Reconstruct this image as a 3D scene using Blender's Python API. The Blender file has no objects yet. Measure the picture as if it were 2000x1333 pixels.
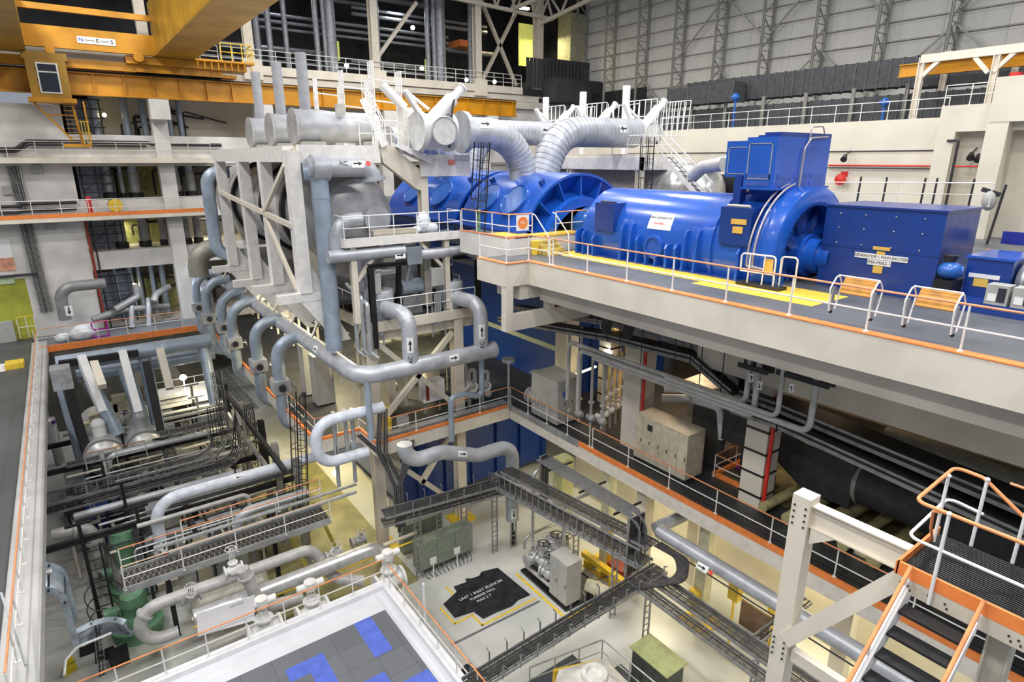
import bpy, math, random
from mathutils import Vector as V
random.seed(7)
PI = math.pi
S = bpy.context.scene
COL = S.collection

# ------------------------------------------------------------------ camera, world, lights
cam_d = bpy.data.cameras.new('camera')
cam = bpy.data.objects.new('camera', cam_d)
COL.objects.link(cam)
cam_d.sensor_width = 36.0
cam_d.lens = 1183.0 * 36 / 2000
cam_d.clip_end = 400
cam.location = (0, 0, 20.5)
cam.rotation_euler = (math.radians(90 - 16.666), math.radians(0.0), math.radians(143.93 - 90))
S.camera = cam
S.view_settings.view_transform = 'Standard'
S.view_settings.look = 'None'
S.view_settings.gamma = 1
S.view_settings.use_curve_mapping = False
S.view_settings.exposure = 0.12

W = bpy.data.worlds.new('world')
S.world = W
W.use_nodes = True
W.node_tree.nodes['Background'].inputs[0].default_value = (0.80, 0.88, 1.0, 1)
W.node_tree.nodes['Background'].inputs[1].default_value = 0.32


def area(name, loc, power, size, col=(1, 1, 1), aim=None, sy=None):
    d = bpy.data.lights.new(name, 'AREA')
    d.energy = power
    d.color = col
    d.size = size
    if sy:
        d.shape = 'RECTANGLE'
        d.size_y = sy
    o = bpy.data.objects.new(name, d)
    COL.objects.link(o)
    o.location = loc
    if aim is not None:
        o.rotation_euler = (V(aim) - V(loc)).to_track_quat('-Z', 'Y').to_euler()
    return o


def point(name, loc, power, col=(1, 1, 1), r=0.25):
    d = bpy.data.lights.new(name, 'POINT')
    d.energy = power
    d.color = col
    d.shadow_soft_size = r
    o = bpy.data.objects.new(name, d)
    COL.objects.link(o)
    o.location = loc
    return o


# high-bay lamps under the hall roof
for ix in range(5):
    for iy in range(5):
        area('hall_lamp', (-48 + ix * 13, -16 + iy * 13, 38), (2000, 2000, 1500, 1500, 1300)[iy], 2.2, (1.0, 0.98, 0.95))
# fluorescent rows under the floors
for x, y, z, p, c in [(-33, 14, 6.3, 800, (1, .86, .42)), (-38, 12, 6.2, 500, (1, .84, .4)), (-44, 6, 5.5, 250, (1, .9, .6)), (-33, 13.5, 12.6, 1300, (1, .88, .55)),
                      (-40, 13, 12.6, 900, (1, .86, .5)), (-20, 27, 12.4, 420, (1, .70, .40)), (-12, 27, 12.4, 160, (1, .74, .46)), (-30, 27, 12.6, 420, (1, .62, .30)),
                      (-18, 23, 5.9, 300, (1, .88, .55)), (-10, 23, 5.9, 300, (1, .88, .55)), (-25, 24, 5.9, 260, (1, .86, .5)), (-4, 23, 5.9, 260, (1, .9, .6)),
                      (-56, 5, 12, 220, (.9, .95, 1))]:
    area('strip_lamp', (x, y, z), p, 1.6, c)
for y in (3.5, 10.5, 17, 24):
    for z in (15.2, 20.6, 12.0):
        area('bay_lamp', (-64.5, y, z), 90, 1.2, (1, .93, .72))
for x, y, z, p, c in [(-66, 20, 36, 160, (.9, .95, 1)), (-66, 33, 36, 160, (.9, .95, 1)), (-67, 46, 36, 220, (1, .75, .35)), (-66, 33, 31, 60, (1, .95, .7)), (-63.5, 51, 35, 500, (1, .9, .5))]:
    area('loft_lamp', (x, y, z), p, 1.5, c)

# ------------------------------------------------------------------ materials
MATS = {}


def mat(name, rgb, rough=.5, metal=0., var=.08, scale=3., bump=0., emit=0., coat=0., dirt=None, detail=4., stretch=None):
    """procedural painted / metal surface: colour and gloss vary with noise"""
    if name in MATS:
        return MATS[name]
    m = bpy.data.materials.new(name)
    MATS[name] = m
    m.use_nodes = True
    nt = m.node_tree
    b = nt.nodes['Principled BSDF']
    b.inputs['Base Color'].default_value = (*rgb, 1)
    b.inputs['Roughness'].default_value = rough
    b.inputs['Metallic'].default_value = metal
    if coat:
        b.inputs['Coat Weight'].default_value = coat
        b.inputs['Coat Roughness'].default_value = .12
    if emit:
        b.inputs['Emission Color'].default_value = (*rgb, 1)
        b.inputs['Emission Strength'].default_value = emit
    tc = nt.nodes.new('ShaderNodeTexCoord')
    nz = nt.nodes.new('ShaderNodeTexNoise')
    nz.inputs['Scale'].default_value = scale
    nz.inputs['Detail'].default_value = detail
    src = tc.outputs['Object']
    if stretch:
        mp = nt.nodes.new('ShaderNodeMapping')
        mp.inputs['Scale'].default_value = stretch
        nt.links.new(src, mp.inputs[0])
        src = mp.outputs[0]
    nt.links.new(src, nz.inputs['Vector'])
    if var:
        mx = nt.nodes.new('ShaderNodeMix')
        mx.data_type = 'RGBA'
        d = dirt or tuple(c * (1 - 2 * var) for c in rgb)
        mx.inputs[6].default_value = (*d, 1)
        mx.inputs[7].default_value = (*[min(1, c * (1 + var)) for c in rgb], 1)
        cr = nt.nodes.new('ShaderNodeMapRange')
        cr.inputs[1].default_value = .32
        cr.inputs[2].default_value = .62
        nt.links.new(nz.outputs['Fac'], cr.inputs[0])
        nt.links.new(cr.outputs[0], mx.inputs[0])
        nt.links.new(mx.outputs[2], b.inputs['Base Color'])
        rr = nt.nodes.new('ShaderNodeMapRange')
        rr.inputs[3].default_value = min(1, rough + .1)
        rr.inputs[4].default_value = max(.03, rough - .07)
        nt.links.new(nz.outputs['Fac'], rr.inputs[0])
        nt.links.new(rr.outputs[0], b.inputs['Roughness'])
    if bump:
        bp = nt.nodes.new('ShaderNodeBump')
        bp.inputs['Strength'].default_value = bump
        bp.inputs['Distance'].default_value = .02
        nt.links.new(nz.outputs['Fac'], bp.inputs['Height'])
        nt.links.new(bp.outputs[0], b.inputs['Normal'])
    return m


def brickmat(name, c1, c2, cm, w, h, mortar=.01, rough=.6, off=0., rot=None, coord='Object', bias=0.):
    """tiles, planks or cladding sheets"""
    if name in MATS:
        return MATS[name]
    m = bpy.data.materials.new(name)
    MATS[name] = m
    m.use_nodes = True
    nt = m.node_tree
    b = nt.nodes['Principled BSDF']
    b.inputs['Roughness'].default_value = rough
    tc = nt.nodes.new('ShaderNodeTexCoord')
    mp = nt.nodes.new('ShaderNodeMapping')
    if rot:
        mp.inputs['Rotation'].default_value = rot
    br = nt.nodes.new('ShaderNodeTexBrick')
    br.offset = off
    br.inputs['Color1'].default_value = (*c1, 1)
    br.inputs['Color2'].default_value = (*c2, 1)
    br.inputs['Mortar'].default_value = (*cm, 1)
    br.inputs['Scale'].default_value = 1
    br.inputs['Brick Width'].default_value = w
    br.inputs['Row Height'].default_value = h
    br.inputs['Mortar Size'].default_value = mortar
    br.inputs['Bias'].default_value = bias
    nt.links.new(tc.outputs[coord], mp.inputs[0])
    nt.links.new(mp.outputs[0], br.inputs['Vector'])
    nt.links.new(br.outputs['Color'], b.inputs['Base Color'])
    return m


WHITE = mat('white_paint', (.80, .78, .75), .35, var=.05)
CREAM = mat('cream_paint', (.74, .68, .57), .5, var=.05, scale=.8)
CONC = mat('painted_concrete', (.66, .61, .53), .6, var=.07, scale=.5)
CONCW = mat('white_concrete', (.70, .68, .65), .6, var=.07, scale=.7)
WALLC = mat('cream_wall', (.72, .67, .56), .6, var=.04, scale=.4)
ORANGE = mat('orange_paint', (.86, .25, .06), .4, var=.06)
RAILO = mat('orange_rail_paint', (.72, .30, .14), .38, var=.08)
YELLOW = mat('yellow_paint', (.85, .58, .05), .45, var=.08)
CRANE = mat('crane_amber_paint', (.60, .27, .008), .42, var=.1, scale=.7)
CRANEH = mat('crane_amber_shiny', (.40, .22, .02), .38, var=.12, scale=.5)
BLUE = mat('machine_blue', (.012, .10, .52), .24, var=.06, scale=.9, coat=.5, bump=.05)
BLUED = mat('machine_blue_dark', (.008, .045, .26), .3, var=.06, coat=.3)
BLUEL = mat('machine_blue_light', (.025, .13, .48), .3, var=.06, coat=.3)
LAG = mat('insulation_jacket', (.47, .49, .53), .36, .25, var=.1, scale=1.5)
LAGB = mat('insulation_jacket_bluish', (.37, .44, .53), .36, .25, var=.1, scale=1.5)
LAGD = mat('insulation_dull', (.30, .30, .30), .45, .3, var=.12, scale=1.2)
SHELL = mat('vessel_jacket', (.50, .50, .50), .34, .35, var=.14, scale=.8, bump=.12)
STEEL = mat('galvanized_steel', (.50, .52, .54), .4, .6, var=.12, scale=2)
DARK = mat('dark_steel', (.035, .035, .04), .45, .2, var=.15)
BLACK = mat('black_paint', (.012, .012, .014), .4, var=.1)
GREYD = mat('dark_grey_floor', (.075, .078, .082), .5, var=.12, scale=.5)
GREYM = mat('mid_grey_floor', (.17, .18, .20), .42, var=.1, scale=.8)
FLOORL = mat('light_epoxy_floor', (.60, .60, .59), .3, var=.06, scale=.35)
CAB = mat('cabinet_grey', (.42, .42, .40), .45, var=.05)
CABB = mat('cabinet_beige', (.47, .42, .31), .5, var=.05)
CABG = mat('cabinet_green_grey', (.24, .28, .22), .5, var=.06)
GREEN = mat('pump_green', (.16, .34, .20), .4, var=.08)
PIPEG = mat('grey_painted_pipe', (.47, .46, .45), .42, .1, var=.08)
DUCT = mat('dark_duct', (.055, .058, .062), .55, .2, var=.12)
TRAY = mat('cable_tray_steel', (.33, .33, .34), .45, .5, var=.15)
CABLE = mat('cable_jackets', (.045, .043, .042), .55, var=.3, scale=6)
RED = mat('red_paint', (.62, .03, .02), .4, var=.06)
REDO = mat('oxide_red_paint', (.30, .045, .025), .5, var=.1)
MAGENTA = mat('magenta_paint', (.42, .02, .34), .5, var=.05)
LABEL = mat('white_label', (.85, .85, .85), .5, var=.02)
INK = mat('black_ink', (.01, .01, .01), .6, var=0)
INKR = mat('red_ink', (.7, .06, .05), .6, var=0)
INKG = mat('green_ink', (.05, .35, .15), .6, var=0)
YLAB = mat('yellow_label', (.78, .50, .10), .5, var=.03)
GLASS = mat('dark_window_glass', (.03, .035, .05), .08, .0, var=0)
RUBBER = mat('black_rubber', (.015, .015, .015), .6, var=.1)
TAN = mat('tan_steel', (.62, .56, .46), .5, var=.06)
LACE = mat('grey_green_steel', (.33, .32, .29), .5, var=.06)
BROWN = mat('brown_door', (.20, .13, .08), .5, var=.1)
LAMPW = mat('lamp_white_glow', (1, .98, .9), .5, var=0, emit=14)
LAMPY = mat('lamp_warm_glow', (1, .8, .4), .5, var=0, emit=10)
SHEET = mat('clear_plastic_sheet', (.80, .84, .88), .2, var=.1)


# ------------------------------------------------------------------ mesh building
def axes(d):
    d = V(d).normalized()
    a = V((0, 0, 1)) if abs(d.z) < .9 else V((1, 0, 0))
    u = d.cross(a).normalized()
    return d, u, u.cross(d)


def bend_path(pts, R, seg=6):
    pts = [V(p) for p in pts]
    if R <= 0 or len(pts) < 3:
        return pts
    out = [pts[0]]
    for i in range(1, len(pts) - 1):
        a, b, c = pts[i - 1], pts[i], pts[i + 1]
        d1, d2 = (a - b), (c - b)
        l1, l2 = d1.length, d2.length
        if l1 < 1e-5 or l2 < 1e-5:
            continue
        d1 /= l1
        d2 /= l2
        cs = max(-1, min(1, d1.dot(d2)))
        ang = math.acos(cs)
        if ang > PI - .03:
            out.append(b)
            continue
        t = min(R / math.tan(ang / 2), l1 * (.999 if i == 1 else .499), l2 * (.999 if i == len(pts) - 2 else .499))
        r = t * math.tan(ang / 2)
        ctr = b + (d1 + d2).normalized() * (r / math.sin(ang / 2))
        p1, p2 = b + d1 * t, b + d2 * t
        v1, v2 = p1 - ctr, p2 - ctr
        tot = PI - ang
        n = max(2, int(math.ceil(seg * tot / (PI / 2))))
        ax = v1.cross(v2).normalized()
        for k in range(n + 1):
            th = tot * k / n
            out.append(ctr + v1 * math.cos(th) + ax.cross(v1) * math.sin(th))
    out.append(pts[-1])
    return out


ORG = {}
CT, ST = math.cos(math.radians(16.666)), math.sin(math.radians(16.666))
CP, SP = math.cos(math.radians(143.93)), math.sin(math.radians(143.93))
FW, RT = V((CP * CT, SP * CT, -ST)), V((SP, -CP, 0))
UP = RT.cross(FW)


def sight(x, y):
    return FW + RT * ((x - 1000) / 1183) - UP * ((y - 666.5) / 1183)


def PX(x, y, c):
    r = sight(x, y)
    return V((0, 0, 20.5)) + r * (c / r.x)


def PY(x, y, c):
    r = sight(x, y)
    return V((0, 0, 20.5)) + r * (c / r.y)


def PZ(x, y, c):
    r = sight(x, y)
    return V((0, 0, 20.5)) + r * ((c - 20.5) / r.z)




class MB:
    def __init__(s):
        s.v = []
        s.f = []

    def add(s, vs, fs):
        o = len(s.v)
        s.v += [tuple(v) for v in vs]
        s.f += [tuple(i + o for i in f) for f in fs]
        return s

    def box(s, a, b):
        x0, x1 = sorted((a[0], b[0]))
        y0, y1 = sorted((a[1], b[1]))
        z0, z1 = sorted((a[2], b[2]))
        return s.add([(x0, y0, z0), (x1, y0, z0), (x1, y1, z0), (x0, y1, z0), (x0, y0, z1), (x1, y0, z1), (x1, y1, z1), (x0, y1, z1)],
                     [(0, 3, 2, 1), (4, 5, 6, 7), (0, 1, 5, 4), (1, 2, 6, 5), (2, 3, 7, 6), (3, 0, 4, 7)])

    def bar(s, p, q, w, h, up=(0, 0, 1)):
        return s.prism(p, q, [(-w / 2, -h / 2), (w / 2, -h / 2), (w / 2, h / 2), (-w / 2, h / 2)], up)

    def prism(s, p, q, poly, up=(0, 0, 1)):
        """extrude a 2-D outline from p to q; second coordinate points along up"""
        p, q = V(p), V(q)
        d = (q - p).normalized()
        up = V(up)
        if abs(d.dot(up.normalized())) > .98:
            up = V((0, 1, 0)) if abs(d.y) < .9 else V((1, 0, 0))
        u = d.cross(up).normalized()
        w = u.cross(d)
        n = len(poly)
        vs = [p + u * a + w * b for a, b in poly] + [q + u * a + w * b for a, b in poly]
        fs = [(i, (i + 1) % n, n + (i + 1) % n, n + i) for i in range(n)]
        fs += [tuple(range(n - 1, -1, -1)), tuple(range(n, 2 * n))]
        return s.add(vs, fs)

    def hbeam(s, p, q, w, h, t=.03, up=(0, 0, 1)):
        a, b = w / 2, h / 2
        poly = [(-a, -b), (a, -b), (a, -b + t), (t / 2, -b + t), (t / 2, b - t), (a, b - t), (a, b), (-a, b), (-a, b - t), (-t / 2, b - t), (-t / 2, -b + t), (-a, -b + t)]
        return s.prism(p, q, poly, up)

    def cbeam(s, p, q, w, h, t=.03, up=(0, 0, 1)):
        a, b = w / 2, h / 2
        return s.prism(p, q, [(-a, -b), (a, -b), (a, -b + t), (-a + t, -b + t), (-a + t, b - t), (a, b - t), (a, b), (-a, b)], up)

    def cyl(s, p, q, r, r2=None, n=14, cap=True):
        return s.tube([p, q], r, 0, n, cap, [r, r if r2 is None else r2])

    def tube(s, pts, r, bend=0, n=12, cap=True, radii=None, seg=6):
        P = bend_path(pts, bend, seg)
        m = len(P)
        vs, fs = [], []
        d0 = (P[1] - P[0]).normalized()
        _, u, w = axes(d0)
        prev = d0
        for i in range(m):
            if i == 0:
                d = d0
            elif i == m - 1:
                d = (P[i] - P[i - 1]).normalized()
            else:
                d = ((P[i] - P[i - 1]).normalized() + (P[i + 1] - P[i]).normalized())
                d = d.normalized() if d.length > 1e-6 else prev
            q = prev.rotation_difference(d)
            u = q @ u
            u = (u - d * u.dot(d)).normalized()
            w = d.cross(u)
            prev = d
            rr = radii[i] if radii else r
            for k in range(n):
                t = 2 * PI * k / n
                vs.append(P[i] + (u * math.cos(t) + w * math.sin(t)) * rr)
        for i in range(m - 1):
            for k in range(n):
                k2 = (k + 1) % n
                fs.append((i * n + k, i * n + k2, (i + 1) * n + k2, (i + 1) * n + k))
        if cap:
            fs.append(tuple(range(n - 1, -1, -1)))
            fs.append(tuple((m - 1) * n + k for k in range(n)))
        return s.add(vs, fs)

    def lathe(s, o, ax, prof, n=32, a0=0., a1=2 * PI, ref=None):
        """revolve (distance along axis, radius) pairs"""
        o = V(o)
        d, u, w = axes(ax)
        if ref is not None:
            u = (V(ref) - d * V(ref).dot(d)).normalized()
            w = d.cross(u)
        full = abs(a1 - a0 - 2 * PI) < 1e-6
        m = n if full else n + 1
        vs, fs = [], []
        for t, r in prof:
            for k in range(m):
                a = a0 + (a1 - a0) * k / n
                vs.append(o + d * t + (u * math.cos(a) + w * math.sin(a)) * max(r, 1e-4))
        for i in range(len(prof) - 1):
            for k in range(n):
                k2 = (k + 1) % m
                fs.append((i * m + k, i * m + k2, (i + 1) * m + k2, (i + 1) * m + k))
        return s.add(vs, fs)

    def ball(s, c, r, n=14, sc=(1, 1, 1)):
        prof = [(-math.cos(PI * i / 8), math.sin(PI * i / 8)) for i in range(9)]
        vs0 = MB().lathe((0, 0, 0), (0, 0, 1), prof, n)
        return s.add([(c[0] + v[0] * r * sc[0], c[1] + v[1] * r * sc[1], c[2] + v[2] * r * sc[2]) for v in vs0.v], vs0.f)

    def torus(s, c, ax, R, r, n=20, m=6, a0=0., a1=2 * PI):
        d, u, w = axes(ax)
        c = V(c)
        k = n if abs(a1 - a0 - 2 * PI) < 1e-6 else n
        pts = [c + (u * math.cos(a0 + (a1 - a0) * i / n) + w * math.sin(a0 + (a1 - a0) * i / n)) * R for i in range(n + 1)]
        return s.tube(pts, r, 0, m, False)

    def disc(s, c, ax, r, h, n=20):
        c = V(c)
        d = V(ax).normalized()
        return s.cyl(c - d * h / 2, c + d * h / 2, r, None, n)

    def poly(s, pts, d):
        """flat outline given as 3-D points, thickened by vector d"""
        n = len(pts)
        d = V(d)
        vs = [V(p) for p in pts] + [V(p) + d for p in pts]
        fs = [tuple(range(n - 1, -1, -1)), tuple(range(n, 2 * n))] + [(i, (i + 1) % n, n + (i + 1) % n, n + i) for i in range(n)]
        return s.add(vs, fs)

    def build(s, name, m, parent=None, smooth=True):
        me = bpy.data.meshes.new(name)
        if parent is None:
            xs = [v[0] for v in s.v]
            ys = [v[1] for v in s.v]
            zs = [v[2] for v in s.v]
            o = V(((min(xs) + max(xs)) / 2, (min(ys) + max(ys)) / 2, min(zs)))
        else:
            o = ORG[parent.name]
        me.from_pydata([(v[0] - o.x, v[1] - o.y, v[2] - o.z) for v in s.v], [], s.f)
        me.materials.append(m)
        ob = bpy.data.objects.new(name, me)
        COL.objects.link(ob)
        if smooth:
            me.polygons.foreach_set('use_smooth', [True] * len(me.polygons))
            me.set_sharp_from_angle(angle=math.radians(40))
        if parent is None:
            ob.location = o
        else:
            ob.parent = parent
        ORG[ob.name] = o
        return ob


def islands(mb):
    par = list(range(len(mb.v)))

    def find(a):
        while par[a] != a:
            par[a] = par[par[a]]
            a = par[a]
        return a
    for f in mb.f:
        r = find(f[0])
        for i in f[1:]:
            par[find(i)] = r
    out = {}
    for f in mb.f:
        out.setdefault(find(f[0]), []).append(f)
    res = []
    for fs in out.values():
        idx = sorted({i for f in fs for i in f})
        mp = {i: k for k, i in enumerate(idx)}
        m = MB()
        m.v = [mb.v[i] for i in idx]
        m.f = [tuple(mp[i] for i in f) for f in fs]
        res.append(m)
    return res


def each(mb, name, m, parent, smooth=True, cap=100):
    """every separate piece becomes a part of its own (past the cap: one stuff part)"""
    L = islands(mb)
    for p in L[:cap]:
        p.build(name, m, parent, smooth)
    if len(L) > cap:
        r = MB()
        for p in L[cap:]:
            r.add(p.v, p.f)
        r.build(name, m, parent, smooth)['kind'] = 'stuff'


def tag(o, label, cat, group=None, kind=None):
    o['label'] = label
    o['category'] = cat
    if group:
        o['group'] = group
    if kind:
        o['kind'] = kind
    return o


def thing(name, label, cat, loc, group=None):
    o = bpy.data.objects.new(name, None)
    COL.objects.link(o)
    o.location = loc
    o.empty_display_size = .2
    ORG[o.name] = V(loc)
    return tag(o, label, cat, group)


def struct(name, mb, m, parent=None, smooth=False):
    o = mb.build(name, m, parent, smooth)
    if parent is None:
        o['kind'] = 'structure'
    return o


def text(s, size, org, xd, yd, m, name, parent, ext=.004, align='CENTER'):
    cu = bpy.data.curves.new('lettering', 'FONT')
    cu.body = s
    cu.size = size
    cu.extrude = ext
    cu.align_x = align
    cu.align_y = 'CENTER'
    ob = bpy.data.objects.new('lettering', cu)
    me = bpy.data.meshes.new_from_object(ob)
    xd, yd = V(xd).normalized(), V(yd).normalized()
    zd = xd.cross(yd)
    org = V(org)
    mb = MB()
    mb.add([org + xd * v.co.x + yd * v.co.y + zd * v.co.z for v in me.vertices], [tuple(p.vertices) for p in me.polygons])
    bpy.data.objects.remove(ob)
    bpy.data.curves.remove(cu)
    bpy.data.meshes.remove(me)
    return mb.build(name, m, parent, False)


# ------------------------------------------------------------------ repeated makes
def rail(label, pts, h=1.07, sp=1.5, top=None, low=None, r=.026, group=None, ends=True, name='guard_rail', base=None, rungs=1):
    """tubular guard rail along a floor edge: top rail, lower rail(s), posts"""
    top = top or RAILO
    low = low or WHITE
    pts = [V(p) for p in pts]
    t = thing(name, label, 'railing', pts[0], group)
    up = V((0, 0, h))
    MB().tube([p + up for p in pts], r * 1.1, .12, 8).build('top_rail', top, t)
    for k in range(rungs):
        f = (k + 1) / (rungs + 1)
        MB().tube([p + up * f for p in pts], r * .9, .12, 8).build('mid_rail', low, t)
    seen = []
    for a, b in zip(pts, pts[1:]):
        n = max(1, int(round((b - a).length / sp)))
        for k in range(n + 1):
            q = a.lerp(b, k / n)
            if any((q - z).length < .3 for z in seen):
                continue
            seen.append(q)
    for q in seen:
        mb = MB().cyl(q, q + up, r, None, 8)
        mb.cyl(q, q + V((0, 0, .03)), r * 2.6, None, 8)
        mb.build('post', low, t)
    return t


def sticker(p, d, r, L, face, t, flip=False, code=None, mark=None, name='flow_label', ang=.75):
    """white flow label wrapped on a pipe: p centre of the pipe, d along it, face = side it looks to"""
    p, d, face = V(p), V(d).normalized(), V(face)
    u = (face - d * face.dot(d)).normalized()
    w = d.cross(u)

    def patch(l0, l1, a0, a1, rr, n=6):
        vs, fs = [], []
        for i in range(2):
            for k in range(n + 1):
                a = a0 + (a1 - a0) * k / n
                vs.append(p + d * (l0, l1)[i] + (u * math.cos(a) + w * math.sin(a)) * rr)
        for k in range(n):
            fs.append((k, k + 1, n + 2 + k, n + 1 + k))
        return vs, fs
    b = MB().add(*patch(-L / 2, L / 2, -ang, ang, r * 1.012 + .004)).build(name, LABEL, t)
    sg = -1 if flip else 1
    a = MB()
    rr = r * 1.02 + .008
    sh = ang * .17
    a.add(*patch(-L * .36 * sg, L * .1 * sg, -sh, sh, rr))
    n = 5
    vs = [p + d * (L * .36 * sg) + u * rr]
    for k in range(n + 1):
        x = -ang * .55 + 1.1 * ang * k / n
        vs.append(p + d * (L * .06 * sg) + (u * math.cos(x) + w * math.sin(x)) * rr)
    a.add(vs, [(0, k + 1, k + 2) for k in range(n)])
    a.build('arrow', INK, b)
    if code:
        text(code, r * .75, p - d * sg * (L * .5 + r * .9) + u * (r + .006), d * (1 if not flip else 1), u.cross(d), INK, 'code', t)
    if mark:
        q = p + d * sg * (L * .5 + r * .5)
        MB().disc(q + u * (r + .003), u, r * .3, .01, 10).build('round_mark', mark, t)
    return b


def pipe(label, pts, r, m=None, bend=None, flanges=(), n=14, cat='pipe', name='pipe', joints=0, group=None, hangers=()):
    """insulated pipe run with swept elbows; flanges = distances along run"""
    m = m or LAG
    bend = r * 2.6 if bend is None else bend
    pts = [V(p) for p in pts]
    mb = MB().tube(pts, r, bend, n)
    if not flanges and not joints:
        return tag(mb.build(name, m), label, cat, group)
    t = thing(name, label, cat, pts[0], group)
    mb.build('jacket', m, t)
    P = bend_path(pts, bend)

    def at(s):
        for a, b in zip(P, P[1:]):
            l = (b - a).length
            if s <= l:
                return a + (b - a) * (s / max(l, 1e-6)), (b - a).normalized()
            s -= l
        return P[-1], (P[-1] - P[-2]).normalized()
    for s in flanges:
        q, d = at(s)
        MB().disc(q, d, r * 1.35, r * .35, n).build('flange', m, t)
    if joints:
        tot = sum((b - a).length for a, b in zip(P, P[1:]))
        s = joints * .5
        bb = MB()
        while s < tot:
            q, d = at(s)
            bb.disc(q, d, r * 1.03, r * .12 + .02, n)
            s += joints
        each(bb, 'jacket_band', m, t)
    return t


def ladder(label, base, top, out, w=.45, m=None, cage_from=2.2, cage=True, name='caged_ladder'):
    """vertical ladder with safety cage; out = unit vector the climber's back faces"""
    m = m or BLACK
    base, top, out = V(base), V(top), V(out).normalized()
    t = thing(name, label, 'ladder', base)
    upv = (top - base).normalized()
    side = upv.cross(out).normalized()
    for sg in (-1, 1):
        MB().bar(base + side * sg * w / 2, top + side * sg * w / 2 + upv * (.9 if cage else 0), .06, .03, out).build('stringer', m, t)
    H = (top - base).length
    rg = MB()
    k = .3
    while k < H:
        rg.cyl(base + upv * k - side * w / 2, base + upv * k + side * w / 2, .016, None, 6)
        k += .3
    each(rg, 'rung', m, t)
    if cage:
        k = cage_from
        R = .38
        while k < H + .9:
            c = base + upv * k
            pts = [c - side * w / 2] + [c + out * (R + R * math.sin(a)) - side * R * math.cos(a) for a in [i * PI / 10 for i in range(0, 11)]] + [c + side * w / 2]
            hp = MB()
            hp.tube(pts, .02, 0, 6)
            hp.build('hoop', m, t)
            k += .9
        vb = MB()
        for a in (0.3, .9, PI / 2, PI - .9, PI - .3):
            o = out * (R + R * math.sin(a)) - side * R * math.cos(a)
            vb.bar(base + upv * cage_from + o, top + upv * .9 + o, .03, .012, out)
        each(vb, 'cage_strip', m, t)
    return t


def tray(label, pts, w=.6, up=(0, 0, 1), cables=7, step=.3, m=None, bend=.5, name='cable_tray', d=.13, group=None, hooks=0):
    """ladder type cable tray with cables lying in it"""
    m = m or TRAY
    pts = [V(p) for p in pts]
    t = thing(name, label, 'cable tray', pts[0], group)
    P = bend_path(pts, bend, 5)
    up = V(up)
    F = []
    for i, p in enumerate(P):
        a = P[max(0, i - 1)]
        b = P[min(len(P) - 1, i + 1)]
        d_ = (b - a).normalized()
        sd = d_.cross(up)
        if sd.length < .2:
            sd = d_.cross(V((0, 1, 0)))
        F.append((p, d_, sd.normalized()))
    for sg in (-1, 1):
        mb = MB()
        for (p, d1, s1), (q, d2, s2) in zip(F, F[1:]):
            a, b = p + s1 * sg * w / 2, q + s2 * sg * w / 2
            mb.bar(a, b, .03, d, s1.cross(d1))
        mb.build('side_rail', m, t)
    rg = MB()
    acc = 0
    for (p, d1, s1), (q, d2, s2) in zip(F, F[1:]):
        L = (q - p).length
        k = acc
        while k < L:
            c = p.lerp(q, k / L)
            s_ = s1.lerp(s2, k / L)
            rg.bar(c - s_ * w / 2, c + s_ * w / 2, .05, .03, d1)
            k += step
        acc = k - L
    each(rg, 'rung', m, t, False)
    if hooks:
        hk = MB()
        acc = hooks / 2
        for (p, d1, s1), (q, d2, s2) in zip(F, F[1:]):
            L = (q - p).length
            k = acc
            while k < L:
                c = p.lerp(q, k / L)
                for sg in (-1, 1):
                    e = c + s1 * sg * w / 2
                    hk.bar(e - V((0, 0, .12)), e + V((0, 0, .42)), .05, .03, s1)
                    hk.bar(e + V((0, 0, .42)), e + V((0, 0, .5)) + s1 * sg * .14, .05, .03, d1)
                k += hooks
            acc = k - L
        hk.build('bracket_hooks', m, t)['kind'] = 'stuff'
    if cables:
        cb = MB()
        for k in range(cables):
            f = (k + .5) / cables - .5
            r = .018 + .012 * random.random()
            j = (random.random() - .5) * .03
            cb.tube([p + s_ * (f * w * .9 + j) + s_.cross(d_) * (r + .01 + .02 * random.random()) for p, d_, s_ in F], r, 0, 5)
        each(cb, 'cable', CABLE, t)
    return t


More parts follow.
